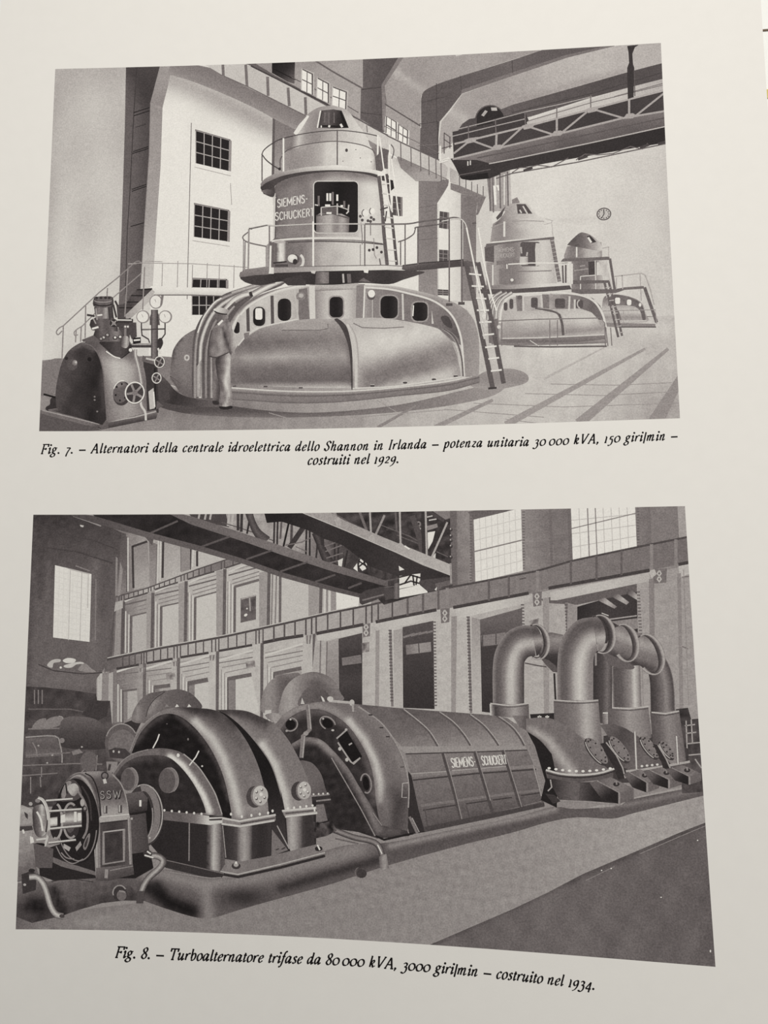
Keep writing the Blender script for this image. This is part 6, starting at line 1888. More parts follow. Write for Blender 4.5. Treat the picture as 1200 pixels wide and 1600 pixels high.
# ---- turbine housings
sub('bearing_housing', 'second glossy arched housing next to the generator')
P([(420, 1260), (494, 1250), (494, 1330), (452, 1336), (422, 1340)], 52)
P(sp([(338, 1109), (380, 1110), (405, 1119), (430, 1132), (450, 1155), (467, 1185), (480, 1215), (487, 1245), (488, 1266)], 5) + [(446, 1270)] + sp([(440, 1240), (425, 1195), (405, 1165), (380, 1137), (355, 1118)], 5),
  G(114).st([(340, 1110), (385, 1114), (415, 1128)], 12, 58, .85).st([(362, 1122), (386, 1138), (410, 1164)], 6, 122, .8).st([(410, 1164), (430, 1196), (444, 1238), (450, 1268)], 8, 186, .92).st([(425, 1136), (455, 1170), (478, 1220)], 7, 112, .8).bl(470, 1255, 20, 12, 150, .6).nz(2, 2, 4), 8)
P(sp([(337, 1110), (355, 1117), (380, 1138), (404, 1166), (424, 1197), (438, 1240), (444, 1270)], 5) + [(450, 1330), (420, 1330), (412, 1225), (402, 1192), (385, 1157), (362, 1127)], G.lin((380, 1150), (420, 1300), [44, 40, 48, 60]))
P([(425, 1296), (450, 1328), (424, 1338)], 108)
LL([[(433, 1290), (452, 1326)]], 1.6, 150)
P([(447, 1276), (490, 1272), (492, 1322), (455, 1332), (450, 1320)], G.lin((447, 1300), (492, 1300), [112, 160, 128, 62, 58, 62]))
P([(440, 1266), (494, 1260), (496, 1272), (446, 1278)], 128)
LL([[(441, 1267), (494, 1262)], [(446, 1276), (496, 1270)]], 3, 180)
LL([[(446, 1271), (495, 1266)]], 2, 78)
for k in range(5):
    O(450 + k * 9.6, 1263 - k * 1.1, 1.8, 2, 214)
LL([[(491, 1262), (492, 1268)]], 2.4, 206)
sub('port_cover', 'bolted round cover on the second arched housing')
O(467, 1236, 12, 15, 66); O(474, 1235, 11.5, 15, 112); O(475.5, 1235, 10.5, 14, G(162).st([(470, 1228), (474, 1222)], 4, 182, .7))
for a in (20, 90, 150, 215, 290):
    O(475.5 + 6.5 * math.cos(math.radians(a)), 1235 + 9 * math.sin(math.radians(a)), 2, 2.2, 96)
    O(475 + 6.5 * math.cos(math.radians(a)), 1234 + 9 * math.sin(math.radians(a)), 1.3, 1.4, 206)
O(476, 1234, 2.6, 2.8, 196)

sub('bearing_housing', 'large glossy arched housing in front, first of the pair')
P([(345, 1280), (425, 1275), (424, 1338), (380, 1348), (346, 1350)], 54)
P(sp([(203, 1174), (215, 1145), (232, 1125), (248, 1113), (267, 1106), (300, 1106), (337, 1110), (362, 1127), (385, 1157), (402, 1192), (412, 1225), (418, 1250), (420, 1274)], 5) + [(345, 1285), (300, 1200), (210, 1190)],
  G(108).st([(290, 1106), (330, 1110), (362, 1130)], 15, 54, .9).st([(345, 1122), (375, 1160), (392, 1200)], 9, 84, .7).st([(380, 1180), (402, 1230)], 9, 118, .6).st([(236, 1123), (262, 1110), (285, 1114), (306, 1128)], 6, 118, .85).st([(306, 1128), (332, 1154), (350, 1186), (364, 1226), (374, 1270)], 8, 182, .92).bl(402, 1262, 20, 12, 156, .6).nz(2, 2, 2), 8)
P(sp([(206, 1176), (218, 1148), (235, 1128), (252, 1117), (272, 1116), (292, 1126), (314, 1148), (334, 1178), (350, 1216), (360, 1260), (362, 1280)], 5) + [(330, 1290), (240, 1200)],
  G(42).st([(212, 1160), (235, 1130), (258, 1117)], 5, 78, .7).st([(276, 1118), (312, 1148), (340, 1192), (358, 1250)], 4, 78, .7).nz(3, 3, 9), 8)
L(sp([(203, 1174), (215, 1145), (232, 1125), (250, 1112)], 4), 1.6, 128)
LL([[(249, 1147), (246, 1156), (239, 1169)]], 2, 200)
O(294, 1155, 1.4, 2, 112); O(261, 1131, 1, 1, 96)
for x in (261, 277, 296):
    P([(x - 3.4, 1105), (x - .6, 1100), (x + 3, 1104)], 196 if x > 262 else 128)
P([(346, 1288), (372, 1290), (424, 1280), (423, 1336), (380, 1346), (374, 1352), (350, 1346)], G.lin((346, 1315), (424, 1315), [(0, 54), (.3, 66), (.42, 150), (.52, 140), (.62, 60), (.8, 54), (1, 62)]))
P([(346, 1276), (374, 1282), (430, 1272), (431, 1282), (376, 1293), (346, 1288)], 122)
LL([[(346, 1278), (374, 1283), (431, 1273)], [(346, 1287), (375, 1291), (429, 1282)]], 3, 176)
LL([[(376, 1287), (430, 1278)]], 2, 74)
for x, y in ((361, 1272), (378, 1276), (393, 1274), (406, 1272), (419, 1270), (426, 1267)):
    O(x, y, 1.8, 2.4, 210)
sub('port_cover', 'bolted round cover on the front arched housing')
O(398, 1245, 13, 17, 70); O(405, 1243, 13, 16.5, 118); O(407, 1243, 12, 15.4, G(164).st([(400, 1234), (406, 1228)], 4, 186, .7))
for a in (20, 90, 150, 215, 290):
    O(407 + 7 * math.cos(math.radians(a)), 1243 + 9.6 * math.sin(math.radians(a)), 2.2, 2.4, 92)
    O(406.4 + 7 * math.cos(math.radians(a)), 1242 + 9.6 * math.sin(math.radians(a)), 1.4, 1.5, 206)
O(408, 1241, 2.8, 3, 198)

sub('base_plate', 'flat foot plate under the two arched housings')
P([(342, 1352), (352, 1342), (376, 1346), (424, 1337), (452, 1330), (495, 1319), (508, 1331), (440, 1350), (372, 1366), (340, 1360)], G.lin((360, 1350), (500, 1325), [118, 106, 112, 116]).nz(3, 4, 2))
L([(340, 1361), (372, 1366), (440, 1350), (508, 1332)], 2, 158)
L([(342, 1365), (372, 1370), (440, 1355), (508, 1337)], 4, 54)
O(369, 1353, 7, 5, 62); O(369, 1351, 4, 3.4, 150); O(369, 1348, 1.8, 2.2, 214)
O(498, 1326, 6, 4, 52); LL([[(496, 1320), (500, 1328)]], 2.4, 206)
LL([[(431, 1328), (436, 1326)], [(440, 1327), (446, 1324)]], 2, 66)

# ---- front bearing cap
sub('bearing_cap', 'low front bearing cap with two round covers')
P([(255, 1278), (346, 1284), (352, 1350), (340, 1368), (258, 1346), (236, 1320)], G.lin((250, 1310), (352, 1310), [(0, 50), (.4, 52), (.74, 54), (.82, 168), (.88, 140), (.93, 74), (1, 84)]))
L([(296, 1284), (295.5, 1345)], 2, 118)
L([(348, 1290), (353, 1340)], 1.6, 132)
P(sp([(176, 1210), (190, 1190), (210, 1177), (230, 1171), (253, 1169), (273, 1172), (287, 1178), (307, 1195), (320, 1212), (335, 1237), (342, 1256), (347, 1274)], 5) + [(255, 1272), (240, 1230), (196, 1228)],
  G(92).st([(190, 1194), (215, 1179), (245, 1175)], 6, 104, .7).st([(266, 1182), (286, 1196), (303, 1218), (318, 1242), (328, 1268)], 5.5, 214, .95).st([(300, 1196), (330, 1236), (344, 1268)], 6, 100, .7).nz(3, 3, 5), 8)
P(sp([(180, 1212), (194, 1194), (214, 1183), (236, 1180), (260, 1182), (276, 1192), (294, 1212), (308, 1234), (318, 1256), (322, 1270)], 5) + [(255, 1272), (240, 1230), (196, 1228)],
  G(52).st([(184, 1208), (200, 1190), (236, 1180), (262, 1184)], 7, 78, .7).nz(3, 3, 3), 8)
L(sp([(287, 1178), (307, 1195), (320, 1212), (335, 1237), (342, 1256), (347, 1272)], 4), 1.8, 150)
L(sp([(176, 1210), (190, 1190), (210, 1177), (232, 1171)], 4), 1.4, 128)
L([(311, 1173), (306, 1183), (296, 1196)], 2, 196)
O(278.5, 1180, 2.4, 3, 210); O(316, 1197, 1.6, 1.4, 180)
for x, y, rx, ry in ((202, 1217, 13, 18), (263, 1219, 15, 20)):
    O(x + 1, y, rx, ry, 112); O(x - 2, y + 1, rx - 2, ry - 1, G(84).nz(2, 4, 3))
    RG(x + 1, y, rx, ry, 1.4, 128, a0=-80, a1=60)
P([(254, 1267), (300, 1271), (328, 1275), (348, 1273), (348, 1286), (328, 1289), (300, 1286), (255, 1281)], G.lin((260, 1272), (348, 1280), [92, 90, 104, 186, 160]))
LL([[(327, 1276), (348, 1275)], [(327, 1281), (347, 1280)]], 2.4, 60)
LL([[(326, 1284), (347, 1284)]], 4, 182)
for k in range(6):
    O(257 + k * 11.6, 1266 + k * 1.1, 1.8, 2, 206)
P([(254, 1342), (300, 1352), (352, 1364), (346, 1372), (320, 1370), (260, 1356), (250, 1350)], 58)
L([(256, 1343), (300, 1353), (350, 1365)], 1.4, 104)
L([(262, 1362), (300, 1368), (330, 1372), (346, 1371)], 1.6, 128)
sub('bearing_ring', 'large grey bearing ring around the shaft opening')
O(226, 1274, 30, 48, 62); RG(225, 1272, 29, 46, 2, 150, a0=-110, a1=95)
RG(224, 1273, 22, 42, 10, 112, a0=-100, a1=80)
O(221, 1275, 16, 37, 42)
RG(222, 1275, 17, 38, 1.6, 136, a0=-20, a1=85)
P([(197, 1240), (222, 1236), (231, 1246), (230, 1266), (200, 1272)], G.lin((200, 1240), (206, 1270), [86, 76, 58]))
L([(219.5, 1250), (219.5, 1260)], 3.4, 206)
P([(203, 1274), (228, 1270), (232, 1318), (234, 1330), (206, 1336)], G.lin((204, 1300), (234, 1300), [78, 74, 66]))
O(206, 1279, 1.8, 2, 150); O(234, 1309, 1.6, 1.6, 160)
L([(201, 1272), (226, 1268)], 2.4, 48)

# ---- small exciter machine
sub('exciter', 'small exciter machine lettered on its arched side')
P([(160, 1340), (235, 1330), (240, 1356), (212, 1372), (160, 1372)], 46)
P([(60, 1330), (150, 1300), (152, 1372), (84, 1376), (62, 1368)], 50)
P([(80, 1338), (100, 1346), (150, 1362), (150, 1368), (96, 1354), (80, 1346)], 100)
P(sp([(92, 1236), (110, 1212), (130, 1206), (170, 1206), (185, 1218), (197, 1245), (202, 1272)], 5) + [(204, 1360), (150, 1372), (146, 1300), (100, 1290)],
  G.lin((180, 1208), (178, 1280), [(0, 118), (.14, 84), (.4, 74), (.6, 104), (.8, 142), (1, 150)]).st([(120, 1209), (150, 1209)], 6, 134, .7))
P([(149, 1282), (204, 1276), (206, 1356), (150, 1368)], G.lin((150, 1320), (206, 1320), [84, 66, 62, 70, 88]))
B(sp([(98, 1228), (112, 1214), (126, 1208), (140, 1218), (150, 1238), (156, 1264), (158, 1280)], 5), sp([(94, 1240), (108, 1220), (122, 1214), (134, 1226), (142, 1246), (147, 1270), (148, 1284)], 5), [72, 96, 150, 128, 92])
L(sp([(133, 1208), (145, 1216), (154, 1240), (158, 1276)], 4), 2, 50)
L(sp([(176, 1210), (190, 1226), (198, 1250), (201, 1272)], 4), 1.8, 138)
P([(157, 1275), (202, 1271), (204, 1280), (150, 1286)], 150); L([(158, 1276), (202, 1272)], 1.6, 178); L([(150, 1287), (203, 1281)], 2, 58)
LL([[(153, 1284), (154, 1372)]], 7, 122); LL([[(151, 1282), (152, 1372)]], 1.6, 158)
LL([[(202, 1278), (205, 1356)]], 5, 120); LL([[(201, 1278), (204, 1356)]], 1.4, 150)
P([(150, 1356), (208, 1350), (210, 1366), (168, 1376), (150, 1374)], G.lin((160, 1355), (166, 1374), [98, 84, 72]))
L([(172, 1360), (208, 1353)], 1.4, 128)
LL([[(167, 1358), (166, 1372)]], 5, 132)
P(rrect(160, 1298, 196, 1348, 3), 66)
L([(162, 1300), (194, 1296), (194, 1345), (162, 1350)], 3, 128, True)
L([(162, 1300), (194, 1296)], 1.4, 160)
P([(165, 1304), (191, 1300), (191, 1341), (165, 1346)], G(62).nz(3, 4, 5))
for x, y in ((165, 1265), (188, 1264)):
    L([(x, y - 6), (x, y + 6)], 6, 72); L([(x - 1, y - 6), (x - 1, y + 5)], 2.2, 160)
RG(164, 1212, 5, 5.4, 2.4, 62); LL([[(163, 1217), (165, 1224)]], 5, 176)
sub('lettering', 'three dark raised letters on the exciter arch')
write('SSW', BLOCK, straight(158, 1249, 1, -.06), (0, -1), 11.5, 58, (1, 2.8), track=.32)
write('SSW', BLOCK, straight(157, 1248, 1, -.06), (0, -1), 11.5, 150, (1, 1), track=.32)
sub('commutator_face', 'spoked front ring of the exciter with brush gear')
O(121, 1282, 34, 66, 46, -4)
RG(120, 1283, 31, 62, 1.8, 116, -4, 15, 175)
P(sp([(95, 1250), (100, 1228), (112, 1218), (122, 1224), (128, 1240), (120, 1250), (104, 1252)], 4, True), 74)
P(sp([(96, 1240), (104, 1222), (112, 1222), (104, 1240), (100, 1250)], 3, True), 122)
P(sp([(106, 1228), (118, 1224), (124, 1234), (116, 1244), (108, 1238)], 3, True), G.lin((106, 1226), (124, 1242), [150, 168, 96]))
LL([sp([(122, 1236), (132, 1252), (137, 1272), (136, 1296), (130, 1310)], 4)], 3.4, 118)
LL([sp([(128, 1228), (140, 1250), (143, 1282)], 4)], 2.6, 62)
LL([[(103, 1224), (105, 1240)]], 2, 40)
O(129, 1254, 3.4, 6, 150); O(133, 1264, 3.6, 4.6, 62); O(133, 1263, 2, 2.6, 128)
P([(100, 1318), (111, 1324), (108, 1330), (99, 1324)], 150); P([(118, 1324), (126, 1314), (128, 1320), (120, 1330)], 136)
P(sp([(130, 1322), (136, 1306), (141, 1302), (140, 1314), (134, 1328)], 3, True), 112)
P(sp([(132, 1320), (136, 1310), (138, 1308), (137, 1316), (134, 1324)], 3, True), 62)
LL([sp([(96, 1332), (104, 1340), (116, 1342)], 3)], 2, 122)
LL([sp([(88, 1322), (98, 1340), (114, 1349), (130, 1342)], 4)], 1.6, 124)
sub('slip_ring_drum', 'shiny slip rings and brush drum between exciter and pedestal')
O(112, 1283, 13, 29, 58); RG(111, 1282, 11.6, 27, 3.4, 136, a0=60, a1=300); O(110, 1281, 8, 20, 80)
P([(78, 1272), (128, 1266), (128, 1290), (78, 1296)], G.lin((100, 1268), (102, 1294), [66, 118, 206, 150, 84, 56]))
O(88, 1284, 10, 28, 52); RG(88, 1283, 9.4, 27, 3.6, 142, a0=-80, a1=110)
P([(76, 1278), (90, 1276), (90, 1290), (76, 1292)], G.lin((82, 1276), (84, 1292), [110, 214, 190, 90]))
P([(95, 1274), (102, 1272), (102, 1284), (95, 1286)], 206); P([(116, 1268), (120, 1268), (120, 1284), (116, 1284)], 190); P([(122, 1270), (127, 1270), (127, 1282), (122, 1283)], 212)
P(sp([(52, 1264), (58, 1258), (70, 1258), (76, 1276), (76, 1296), (68, 1306), (58, 1306), (52, 1290)], 4, True), G.lin((52, 1280), (78, 1278), [62, 84, 104, 178, 96, 60]))
LL([sp([(58, 1268), (64, 1280), (67, 1298)], 3)], 3, 196)
O(59, 1251, 4, 3.4, 120); O(48, 1256, 3, 3, 150)
LL([[(58, 1256), (66, 1254), (72, 1262), (75, 1280), (72, 1300)]], 2, 62)
sub('brush_cage', 'light metal rods and hoop caging the slip rings')
LL([[(72, 1251), (114, 1248)], [(76, 1267.5), (128, 1264)], [(76, 1295), (128, 1290)], [(57, 1312), (73, 1310)], [(76, 1317), (119, 1312)]], 3.2, 178)
LL([[(72, 1252.4), (114, 1249.4)], [(76, 1269), (128, 1265.6)], [(76, 1296.6), (128, 1291.6)], [(76, 1318.4), (119, 1313.4)]], 1.2, 84)
LL([sp([(60, 1246), (68, 1250), (74, 1262), (77, 1281), (76, 1300), (71, 1320), (64, 1328), (57, 1331)], 5)], 3.8, 170)
LL([sp([(59, 1247), (66, 1251), (72, 1263), (75, 1281)], 4)], 1.2, 210)
O(77, 1302, 3, 5, 128)
P(sp([(53, 1318), (70, 1318), (66, 1326), (57, 1329)], 3, True), 42)
sub('pedestal', 'pale cast bearing pedestal at the left edge')
P([(20, 1320), (56, 1318), (84, 1326), (82, 1356), (60, 1356)], 82)
P([(24, 1258), (36, 1258), (50, 1264), (52, 1288), (48, 1294), (20, 1294)], G.lin((36, 1258), (38, 1294), [140, 160, 128, 150, 96]))
P([(38, 1268), (44, 1272), (44, 1280), (40, 1276)], 66)
P([(20, 1292), (50, 1290), (52, 1296), (24, 1300)], 66)
P([(20, 1298), (50, 1298), (54, 1330), (56, 1352), (60, 1364), (44, 1372), (20, 1380)], G.lin((30, 1300), (56, 1350), [142, 132, 120, 96]).nz(2, 6, 3))
P([(47, 1306), (52, 1308), (54, 1316), (48, 1318)], 196)
LL([[(36, 1296), (38, 1302)]], 3, 196)
P([(34, 1366), (50, 1360), (58, 1366), (56, 1390), (36, 1396)], 60)
O(50, 1360, 5, 3, 52); O(38, 1376, 4, 5, 62); O(39, 1382, 2.4, 2, 150)
for pts, i in (([(46, 1370), (58, 1370), (68, 1380), (74, 1396), (80, 1416), (88, 1428), (99, 1431)], 0), ([(234, 1336), (248, 1338), (256, 1346), (248, 1358), (233, 1371), (223, 1388), (219, 1408)], 1), ([(494, 1288), (520, 1296), (552, 1308), (580, 1314), (592, 1322), (597, 1336)], 2)):
    sub('oil_pipe', ['pale bent oil pipe running down to the floor at the far left', 'bent oil pipe beside the round plug', 'oil pipe bending down from the bed below the generator'][i])
    T(sp(pts, 5), 10 if i < 2 else 9, [[62, 128, 178, 150, 84], [60, 104, 160, 130, 66], [56, 104, 128, 92, 50]][i])
    if i == 1:
        P([(214, 1392), (226, 1392), (224, 1411), (213, 1411)], 72)
        O(231, 1334, 7, 6, 62); LL([[(226, 1336), (240, 1340)], [(230, 1330), (236, 1334)]], 2.4, 190)
    if i == 2:
        P([(592, 1338), (604, 1334), (608, 1356), (598, 1360), (593, 1354)], G.lin((592, 1345), (608, 1345), [84, 150, 96]))
        LL([[(590, 1320), (597, 1334)]], 2, 190)
        P([(490, 1284), (506, 1286), (520, 1282), (526, 1298), (510, 1306), (492, 1310)], G(66).nz(2, 18, 2), 8)
        L([(524, 1310), (560, 1318)], 2, 96)
    if i == 0:
        O(97, 1431, 4, 3, 70)

# ---- steam pipes at the right
sub('distant_machine', 'dark frames and stair rails at the far right edge')
P([(1056, 1108), (1075, 1106), (1080, 1124), (1098, 1122), (1110, 1236), (1066, 1240), (1062, 1180)], G.lin((1060, 1120), (1100, 1230), [60, 74, 66, 84, 70]).nz(3, 8, 3))
LL([[(1072, 1126), (1074, 1180)], [(1080, 1124), (1082, 1160)], [(1070, 1134), (1086, 1132)], [(1072, 1146), (1088, 1144)], [(1074, 1162), (1094, 1160)], [(1074, 1180), (1098, 1178)], [(1086, 1186), (1096, 1200)]], 2, 150)
P([(828, 1116), (866, 1114), (866, 1128), (830, 1126)], 52)
for x in (843, 855):
    LL([[(x - 3, 1120), (x + 3, 1120)], [(x, 1118), (x, 1126)]], 2, 200)
P([(943, 1150), (1000, 1140), (1076, 1170), (1076, 1220), (944, 1224)], 66)

sub('steam_pipe', 'dark upright steam pipe behind the tall bend')
B([(927, 1015), (926, 1130)], [(957, 1022), (956, 1130)], [58, 66, 74, 104, 70])
L([(931, 1020), (931, 1040)], 3, 132)
L([(942, 1114), (955, 1114)], 2, 190)
B([(941, 1115), (942, 1134)], [(956, 1115), (956, 1134)], [92, 150, 84])
sub('steam_pipe', 'middle upright steam pipe under the jointed run')
B([(956, 1042), (958, 1108)], [(1004, 1036), (1006, 1108)], [(0, 128), (.06, 78), (.3, 86), (.6, 134), (.72, 182), (.82, 150), (.9, 112), (.95, 150), (1, 128)])
P([(950, 1107), (1013, 1104), (1018, 1152), (1004, 1160), (960, 1150), (950, 1140)], G.lin((950, 1130), (1016, 1125), [86, 104, 142, 130, 104]))
L([(957, 1106), (985, 1107), (1013, 1104)], 2, 170); L([(957, 1109), (985, 1110), (1013, 1107)], 1.6, 84)
sub('steam_pipe', 'rightmost steam pipe bending down from the jointed run')
B(sp([(1012, 1046), (1016, 1070), (1017, 1112)], 4), sp([(1030, 1014), (1046, 1040), (1053, 1070), (1055, 1112)], 4), [(0, 62), (.25, 76), (.5, 104), (.65, 128), (.82, 98), (.95, 74), (1, 120)])
P([(1016, 1112), (1061, 1110), (1072, 1188), (1050, 1196), (1020, 1160)], G.lin((1018, 1140), (1068, 1135), [78, 92, 128, 116, 96]))
L([(1018, 1113), (1040, 1115), (1061, 1111)], 2, 172); L([(1018, 1116), (1040, 1118), (1061, 1114)], 1.6, 80)
sub('steam_pipe', 'jointed sloping run of steam pipe between the two end bends')
P(sp([(946, 1012), (958, 985), (968, 978), (982, 980), (1000, 990), (1020, 996), (1034, 1010), (1036, 1030), (1028, 1044), (1012, 1050), (1000, 1040), (986, 1040), (964, 1034), (946, 1026)], 4, True),
  G(112).st([(958, 988), (985, 1000), (1020, 1012)], 9, 158, .8).st([(952, 1022), (990, 1036), (1016, 1046)], 8, 66, .9).nz(3, 3, 3), 8)
P(sp([(940, 1018), (960, 1026), (990, 1040), (985, 1046), (955, 1040)], 3, True), 92)
for cx, cy, rx, ry, rot in ((974, 1004, 13, 27, -14), (1012, 1022, 14, 30, -20)):
    crescent(cx, cy, rx, ry, 6, [60, 72, 88], rot, -108, 128)
    crescent(cx + 3.5, cy + .5, rx + 2.4, ry + 1.4, 6.5, [100, 150, 160, 120], rot, -102, 150)
sub('steam_pipe', 'short sideways steam pipe behind the tall bend')
P([(846, 990), (862, 988), (880, 992), (880, 1052), (866, 1050), (852, 1036), (842, 1024)], G.lin((860, 988), (862, 1046), [96, 134, 112, 66, 56, 72]))
P([(843, 1026), (858, 1032), (868, 1040), (872, 1050), (864, 1050), (852, 1038)], 84)
L([(820, 1036), (840, 1040), (854, 1042)], 2, 84); L([(866, 1052), (868, 1094)], 3, 56)
sub('steam_pipe', 'left steam pipe bending over from its collar')
B(sp([(770, 1100), (770, 1042), (776, 1012), (792, 988), (812, 978), (832, 977)], 6), sp([(819, 1100), (819, 1042), (821, 1032), (827, 1026), (837, 1025)], 6),
  lambda t, s: float(np.interp(t, [0, .06, .2, .4, .55, .7, .85, .96, 1], [128, 92, 84, 128, 192, 160, 100, 74, 66])) * (1 - .18 * max(0, s - .55)))
P(arc(834, 1001, 13, 24.5, -97, 83, 16, -6), G.lin((832, 977), (837, 1025), [112, 78, 74, 108, 150, 128, 84, 66, 60]), 10)
crescent(836, 1002, 13, 25, 5, [56, 70, 92], -8, -104, 118)
crescent(839, 1003, 15, 26.5, 6, [96, 150, 158, 112], -8, -100, 122)
B([(765, 1100), (766, 1118)], [(826, 1100), (827, 1124)], [(0, 190), (.06, 120), (.14, 66), (.3, 92), (.62, 150), (.85, 112), (1, 84)])
L(sp([(766, 1099), (795, 1102), (826, 1099)], 3), 2, 168); L(sp([(770, 1102), (795, 1105), (826, 1102)], 3), 1.4, 84)
P([(800, 1118), (824, 1118), (824, 1142), (812, 1136)], G.lin((800, 1125), (824, 1125), [118, 108, 76]))

sub('steam_pipe', 'tall bright steam pipe bend in front of the others')
B(sp([(871, 1096), (871, 1034), (876, 1004), (888, 982), (905, 968), (926, 964)], 6), sp([(927, 1096), (927, 1040), (928, 1028), (930, 1021), (934, 1018)], 6),
  lambda t, s: float(np.interp(t, [0, .05, .15, .3, .48, .6, .78, .86, .93, 1], [124, 104, 84, 96, 160, 190, 156, 122, 140, 120])) * (1 - .16 * max(0, s - .5)))
P(arc(930, 990, 16, 28, -94, 86, 18, -8), G.lin((926, 964), (934, 1018), [112, 92, 82, 96, 132, 164, 150, 122, 108]), 10)
crescent(935, 991, 15, 28, 7, [58, 66, 80], -10, -104, 116)
crescent(940, 991, 17, 29, 6, [98, 150, 160, 118], -10, -100, 120)
P([(865, 1094), (935, 1094), (937, 1120), (942, 1168), (926, 1160), (880, 1136), (866, 1126)], G.lin((866, 1110), (938, 1108), [(0, 96), (.2, 98), (.5, 122), (.68, 166), (.8, 150), (.92, 118), (1, 104)]))
L(sp([(865, 1094), (900, 1096), (935, 1094)], 3), 2, 166); L(sp([(866, 1097), (900, 1099), (935, 1097)], 3), 1.6, 82)

# ---- elbows and pedestals at the right
sub('turbine_elbow', 'large cast elbow with bolted flange right of the generator hood')
P([(822, 1140), (850, 1150), (872, 1200), (870, 1262), (845, 1250), (852, 1220), (836, 1166)], 46)
P(sp([(822, 1123), (850, 1121), (873, 1127), (894, 1141), (912, 1156), (926, 1176), (946, 1198), (956, 1204)], 4) + [(905, 1212), (868, 1206)] + sp([(862, 1178), (844, 1157), (822, 1142)], 4),
  G(104).st([(822, 1126), (850, 1126), (880, 1138)], 7, 108, .6).st([(828, 1142), (858, 1158), (878, 1186), (894, 1208)], 9, 160, .9).st([(822, 1146), (846, 1164), (864, 1204)], 6, 66, .8).st([(900, 1160), (930, 1196)], 12, 104, .6).nz(3, 3, 4), 8)
P([(852, 1204), (870, 1208), (905, 1212), (940, 1208), (958, 1202), (958, 1216), (905, 1222), (855, 1216)], 84)
L(sp([(853, 1203), (876, 1209), (905, 1211), (936, 1208), (960, 1201)], 4), 3, 176)
L(sp([(854, 1208), (876, 1213), (905, 1215), (936, 1212), (960, 1205)], 4), 2, 58)
for k in range(10):
    x = 858 + k * 10.6
    O(x, 1200 + 5 * math.sin((x - 856) / 102 * math.pi), 2.6, 1.9, 226 if k % 2 else 210)
P([(856, 1216), (900, 1222), (926, 1222), (966, 1240), (966, 1256), (920, 1252), (874, 1250)], G.lin((860, 1230), (966, 1240), [54, 92, 50, 56]))
P([(894, 1224), (906, 1224), (904, 1252), (896, 1250)], 92)
L([(874, 1251), (920, 1253), (966, 1257)], 3, 132)
P([(852, 1240), (866, 1242), (876, 1252), (864, 1256)], 62); L([(860, 1218), (862, 1230), (856, 1236)], 2, 150)
sub('turbine_elbow', 'second cast elbow behind the first, under the middle pipe')
P(sp([(938, 1133), (955, 1131), (975, 1137), (996, 1150), (1014, 1166), (1030, 1186), (1040, 1198)], 4) + [(990, 1204), (975, 1200), (950, 1150)], G.lin((945, 1140), (1030, 1195), [92, 72, 84, 100, 84]))
P([(980, 1202), (1036, 1196), (1076, 1190), (1076, 1202), (1040, 1210), (984, 1212)], 84)
LL([[(978, 1205), (1000, 1203), (1040, 1197), (1078, 1190)]], 3.6, 154)
for x in (1003, 1011, 1019, 1027):
    O(x, 1197 - (x - 1003) * .1, 2.2, 1.8, 190)
for i, (cx, cy, a, b) in enumerate(((933, 1173, 26, 9.5), (969, 1170, 25, 9), (1016, 1167, 22, 8), (1043, 1171, 18, 6.5))):
    sub('blank_flange', ['tilted round bolted cover on the large elbow', 'tilted round bolted cover second from the large elbow', 'tilted round bolted cover third along the row', 'smallest tilted round cover at the end of the row'][i])
    r = 52
    O(cx - 2, cy + 2, a, b + 1, 62, r); O(cx, cy, a - 1, b - 1, G(116).nz(2, 5, 3), r)
    LL([arc(cx - 1, cy + 1, a - .5, b - .5, 40, 150, rot=r)], 1.6, 158)
    for k in range(9):
        t = k * 2 * math.pi / 9
        x, y = (a - 5) * math.cos(t), (b - 3.4) * math.sin(t)
        c, s = math.cos(math.radians(r)), math.sin(math.radians(r))
        O(cx + x * c - y * s, cy + x * s + y * c, 1.6, 1.5, 62)
for i, pts in enumerate(([(938, 1162), (946, 1160), (962, 1180), (972, 1200), (976, 1216), (966, 1218), (958, 1196)], [(1020, 1162), (1027, 1164), (1040, 1186), (1046, 1200), (1046, 1212), (1038, 1212), (1034, 1192)])):
    sub('brace', ['slanting dark brace beside the large elbow', 'slanting dark brace farther along the bed'][i])
    P(pts, 56)
    L([(p[0] + 1, p[1]) for p in pts[1:5]], 2, 150)
for x, y0, y1 in ((992, 1143, 1202), (1057, 1150, 1194)):
    sub('upright_rod', 'bright vertical rod between the elbows' if x == 992 else 'bright vertical rod at the far right elbows')
    LL([[(x, y0), (x + 2.5, y1)]], 4, 112); LL([[(x, y0), (x + 2.5, y1)]], 1.8, 190)
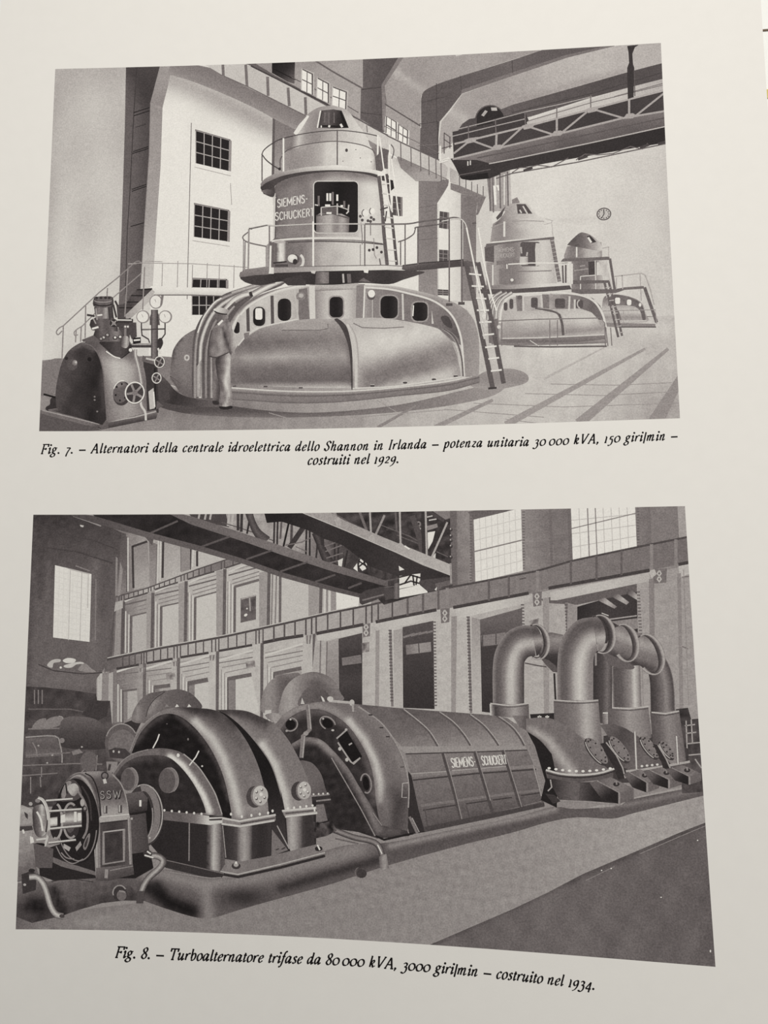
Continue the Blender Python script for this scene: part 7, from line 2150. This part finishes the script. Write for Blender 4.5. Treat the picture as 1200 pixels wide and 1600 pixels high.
for i, (x, y, w, h) in enumerate(((966, 1226, 30, 30), (1010, 1212, 24, 26), (1044, 1208, 26, 24), (1076, 1204, 24, 22))):
    sub('support_foot', ['nearest cast support foot on the bed', 'second cast support foot along the bed', 'third cast support foot along the bed', 'farthest cast support foot at the photograph edge'][i])
    P([(x - w * 1.5, y - h * .1), (x - w * .6, y - h * .35), (x + w * .8, y + h * .2), (x, y + h * .38), (x, y + h)] + [(x - w * .9, y + h * .7)], G.lin((x - w, y), (x, y + h), [92, 50, 46]))
    P([(x - w * 1.1, y - h * .2), (x - w * .4, y - h * .4), (x + w * .8, y + h * .2), (x + w * .05, y + h * .42)], G.lin((x - w, y), (x + w * .6, y + h * .3), [96, 116, 104]))
    L([(x - w * 1.1, y - h * .2), (x + w * .05, y + h * .42)], 1.4, 128)
    P([(x + w * .05, y + h * .42), (x + w * .8, y + h * .2), (x + w * .82, y + h * .74), (x + w * .05, y + h)], 96)
    L([(x + w * .05, y + h * .42), (x + w * .05, y + h)], 3, 132)
    O(x - w * .1, y - h * .02, 5, 3.4, 58); LL([[(x - w * .12, y - h * .25), (x - w * .08, y)]], 2.6, 128)
done()

# ================================================================== captions
TYPE = 38
PHOTO.update(parent=page, rect=None, mat=M_TYPE)


def caption(text, pts, size, label, first=True, width=None, up=(0.0, -1.0)):
    """one printed line; width: its length in pixels, the letter spacing gives way to reach it"""
    n = sum(ITALIC[c][0] for c in text)
    track = (width / size - n) / len(text)
    write(text, ITALIC, along(pts), up, size, TYPE, (size * .115, size * .3), shear=.24, track=track, nib=.45)


sub('caption', 'italic caption line beginning Fig. 7 below the upper photograph')
caption('Fig. 7. - Alternatori della centrale idroelettrica dello Shannon in Irlanda - potenza unitaria 30_000 kVA, 150 giri|min -',
        [(63, 709), (250, 706.5), (450, 704.5), (560, 703.5), (700, 699.5), (850, 696), (960, 691), (1060, 687)], 9.2, '', width=997)
sub('caption', 'second centred italic caption line reading costruiti nel 1929.')
caption('costruiti nel 1929.', [(480, 726), (550, 725), (624, 723)], 9.6, '', width=144)
sub('caption', 'italic caption line beginning Fig. 8 below the lower photograph')
caption('Fig. 8. - Turboalternatore trifase da 80_000 kVA, 3000 giri|min - costruito nel 1934.',
        [(179, 1496), (300, 1500.5), (420, 1504), (540, 1508.5), (640, 1516), (750, 1526), (850, 1537), (934, 1547)], 10.8, '', width=753)
done()

# ================================================================== what shows beyond the page edge
def table_point(px, py):
    d = Rt @ np.array([(px - 600) / FOC, (800 - py) / FOC, -1.0])
    t = (TABLE_Z - pos[2]) / d[2]
    return pos[0] + d[0] * t, pos[1] + d[1] * t


def slab(name, corners, z0, z1, mat):
    v = [(x, y, z0) for x, y in corners] + [(x, y, z1) for x, y in corners]
    return link(name, v, [(3, 2, 1, 0), (4, 5, 6, 7), (0, 1, 5, 4), (1, 2, 6, 5), (2, 3, 7, 6), (3, 0, 4, 7)], mat)


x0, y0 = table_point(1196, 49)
shadow_line = slab('edge_shadow_strip_1', [(x0 - .02, y0 - .0003), (x0 + .2, y0 + .003), (x0 + .2, y0 + .0036), (x0 - .02, y0 + .0002)], TABLE_Z, TABLE_Z + .0003,  # added dark strip: its colour stands in for an edge's shadow line
            paper_material('painted_edge_shadow', (.16, .12, .09), .05))
shadow_line['kind'] = 'structure'
x1, y1 = table_point(1199.5, 147)
tab = slab('paper_tab', [(x1 - .001, y1 - .0014), (x1 + .02, y1 - .001), (x1 + .02, y1 + .0014), (x1 - .001, y1 + .0012)], TABLE_Z, TABLE_Z + .0004,
           paper_material('yellow_paper', (.62, .50, .16), .05))
tab['label'] = 'tiny yellow paper tab on the white cloth beyond the right page edge'
tab['category'] = 'tab'
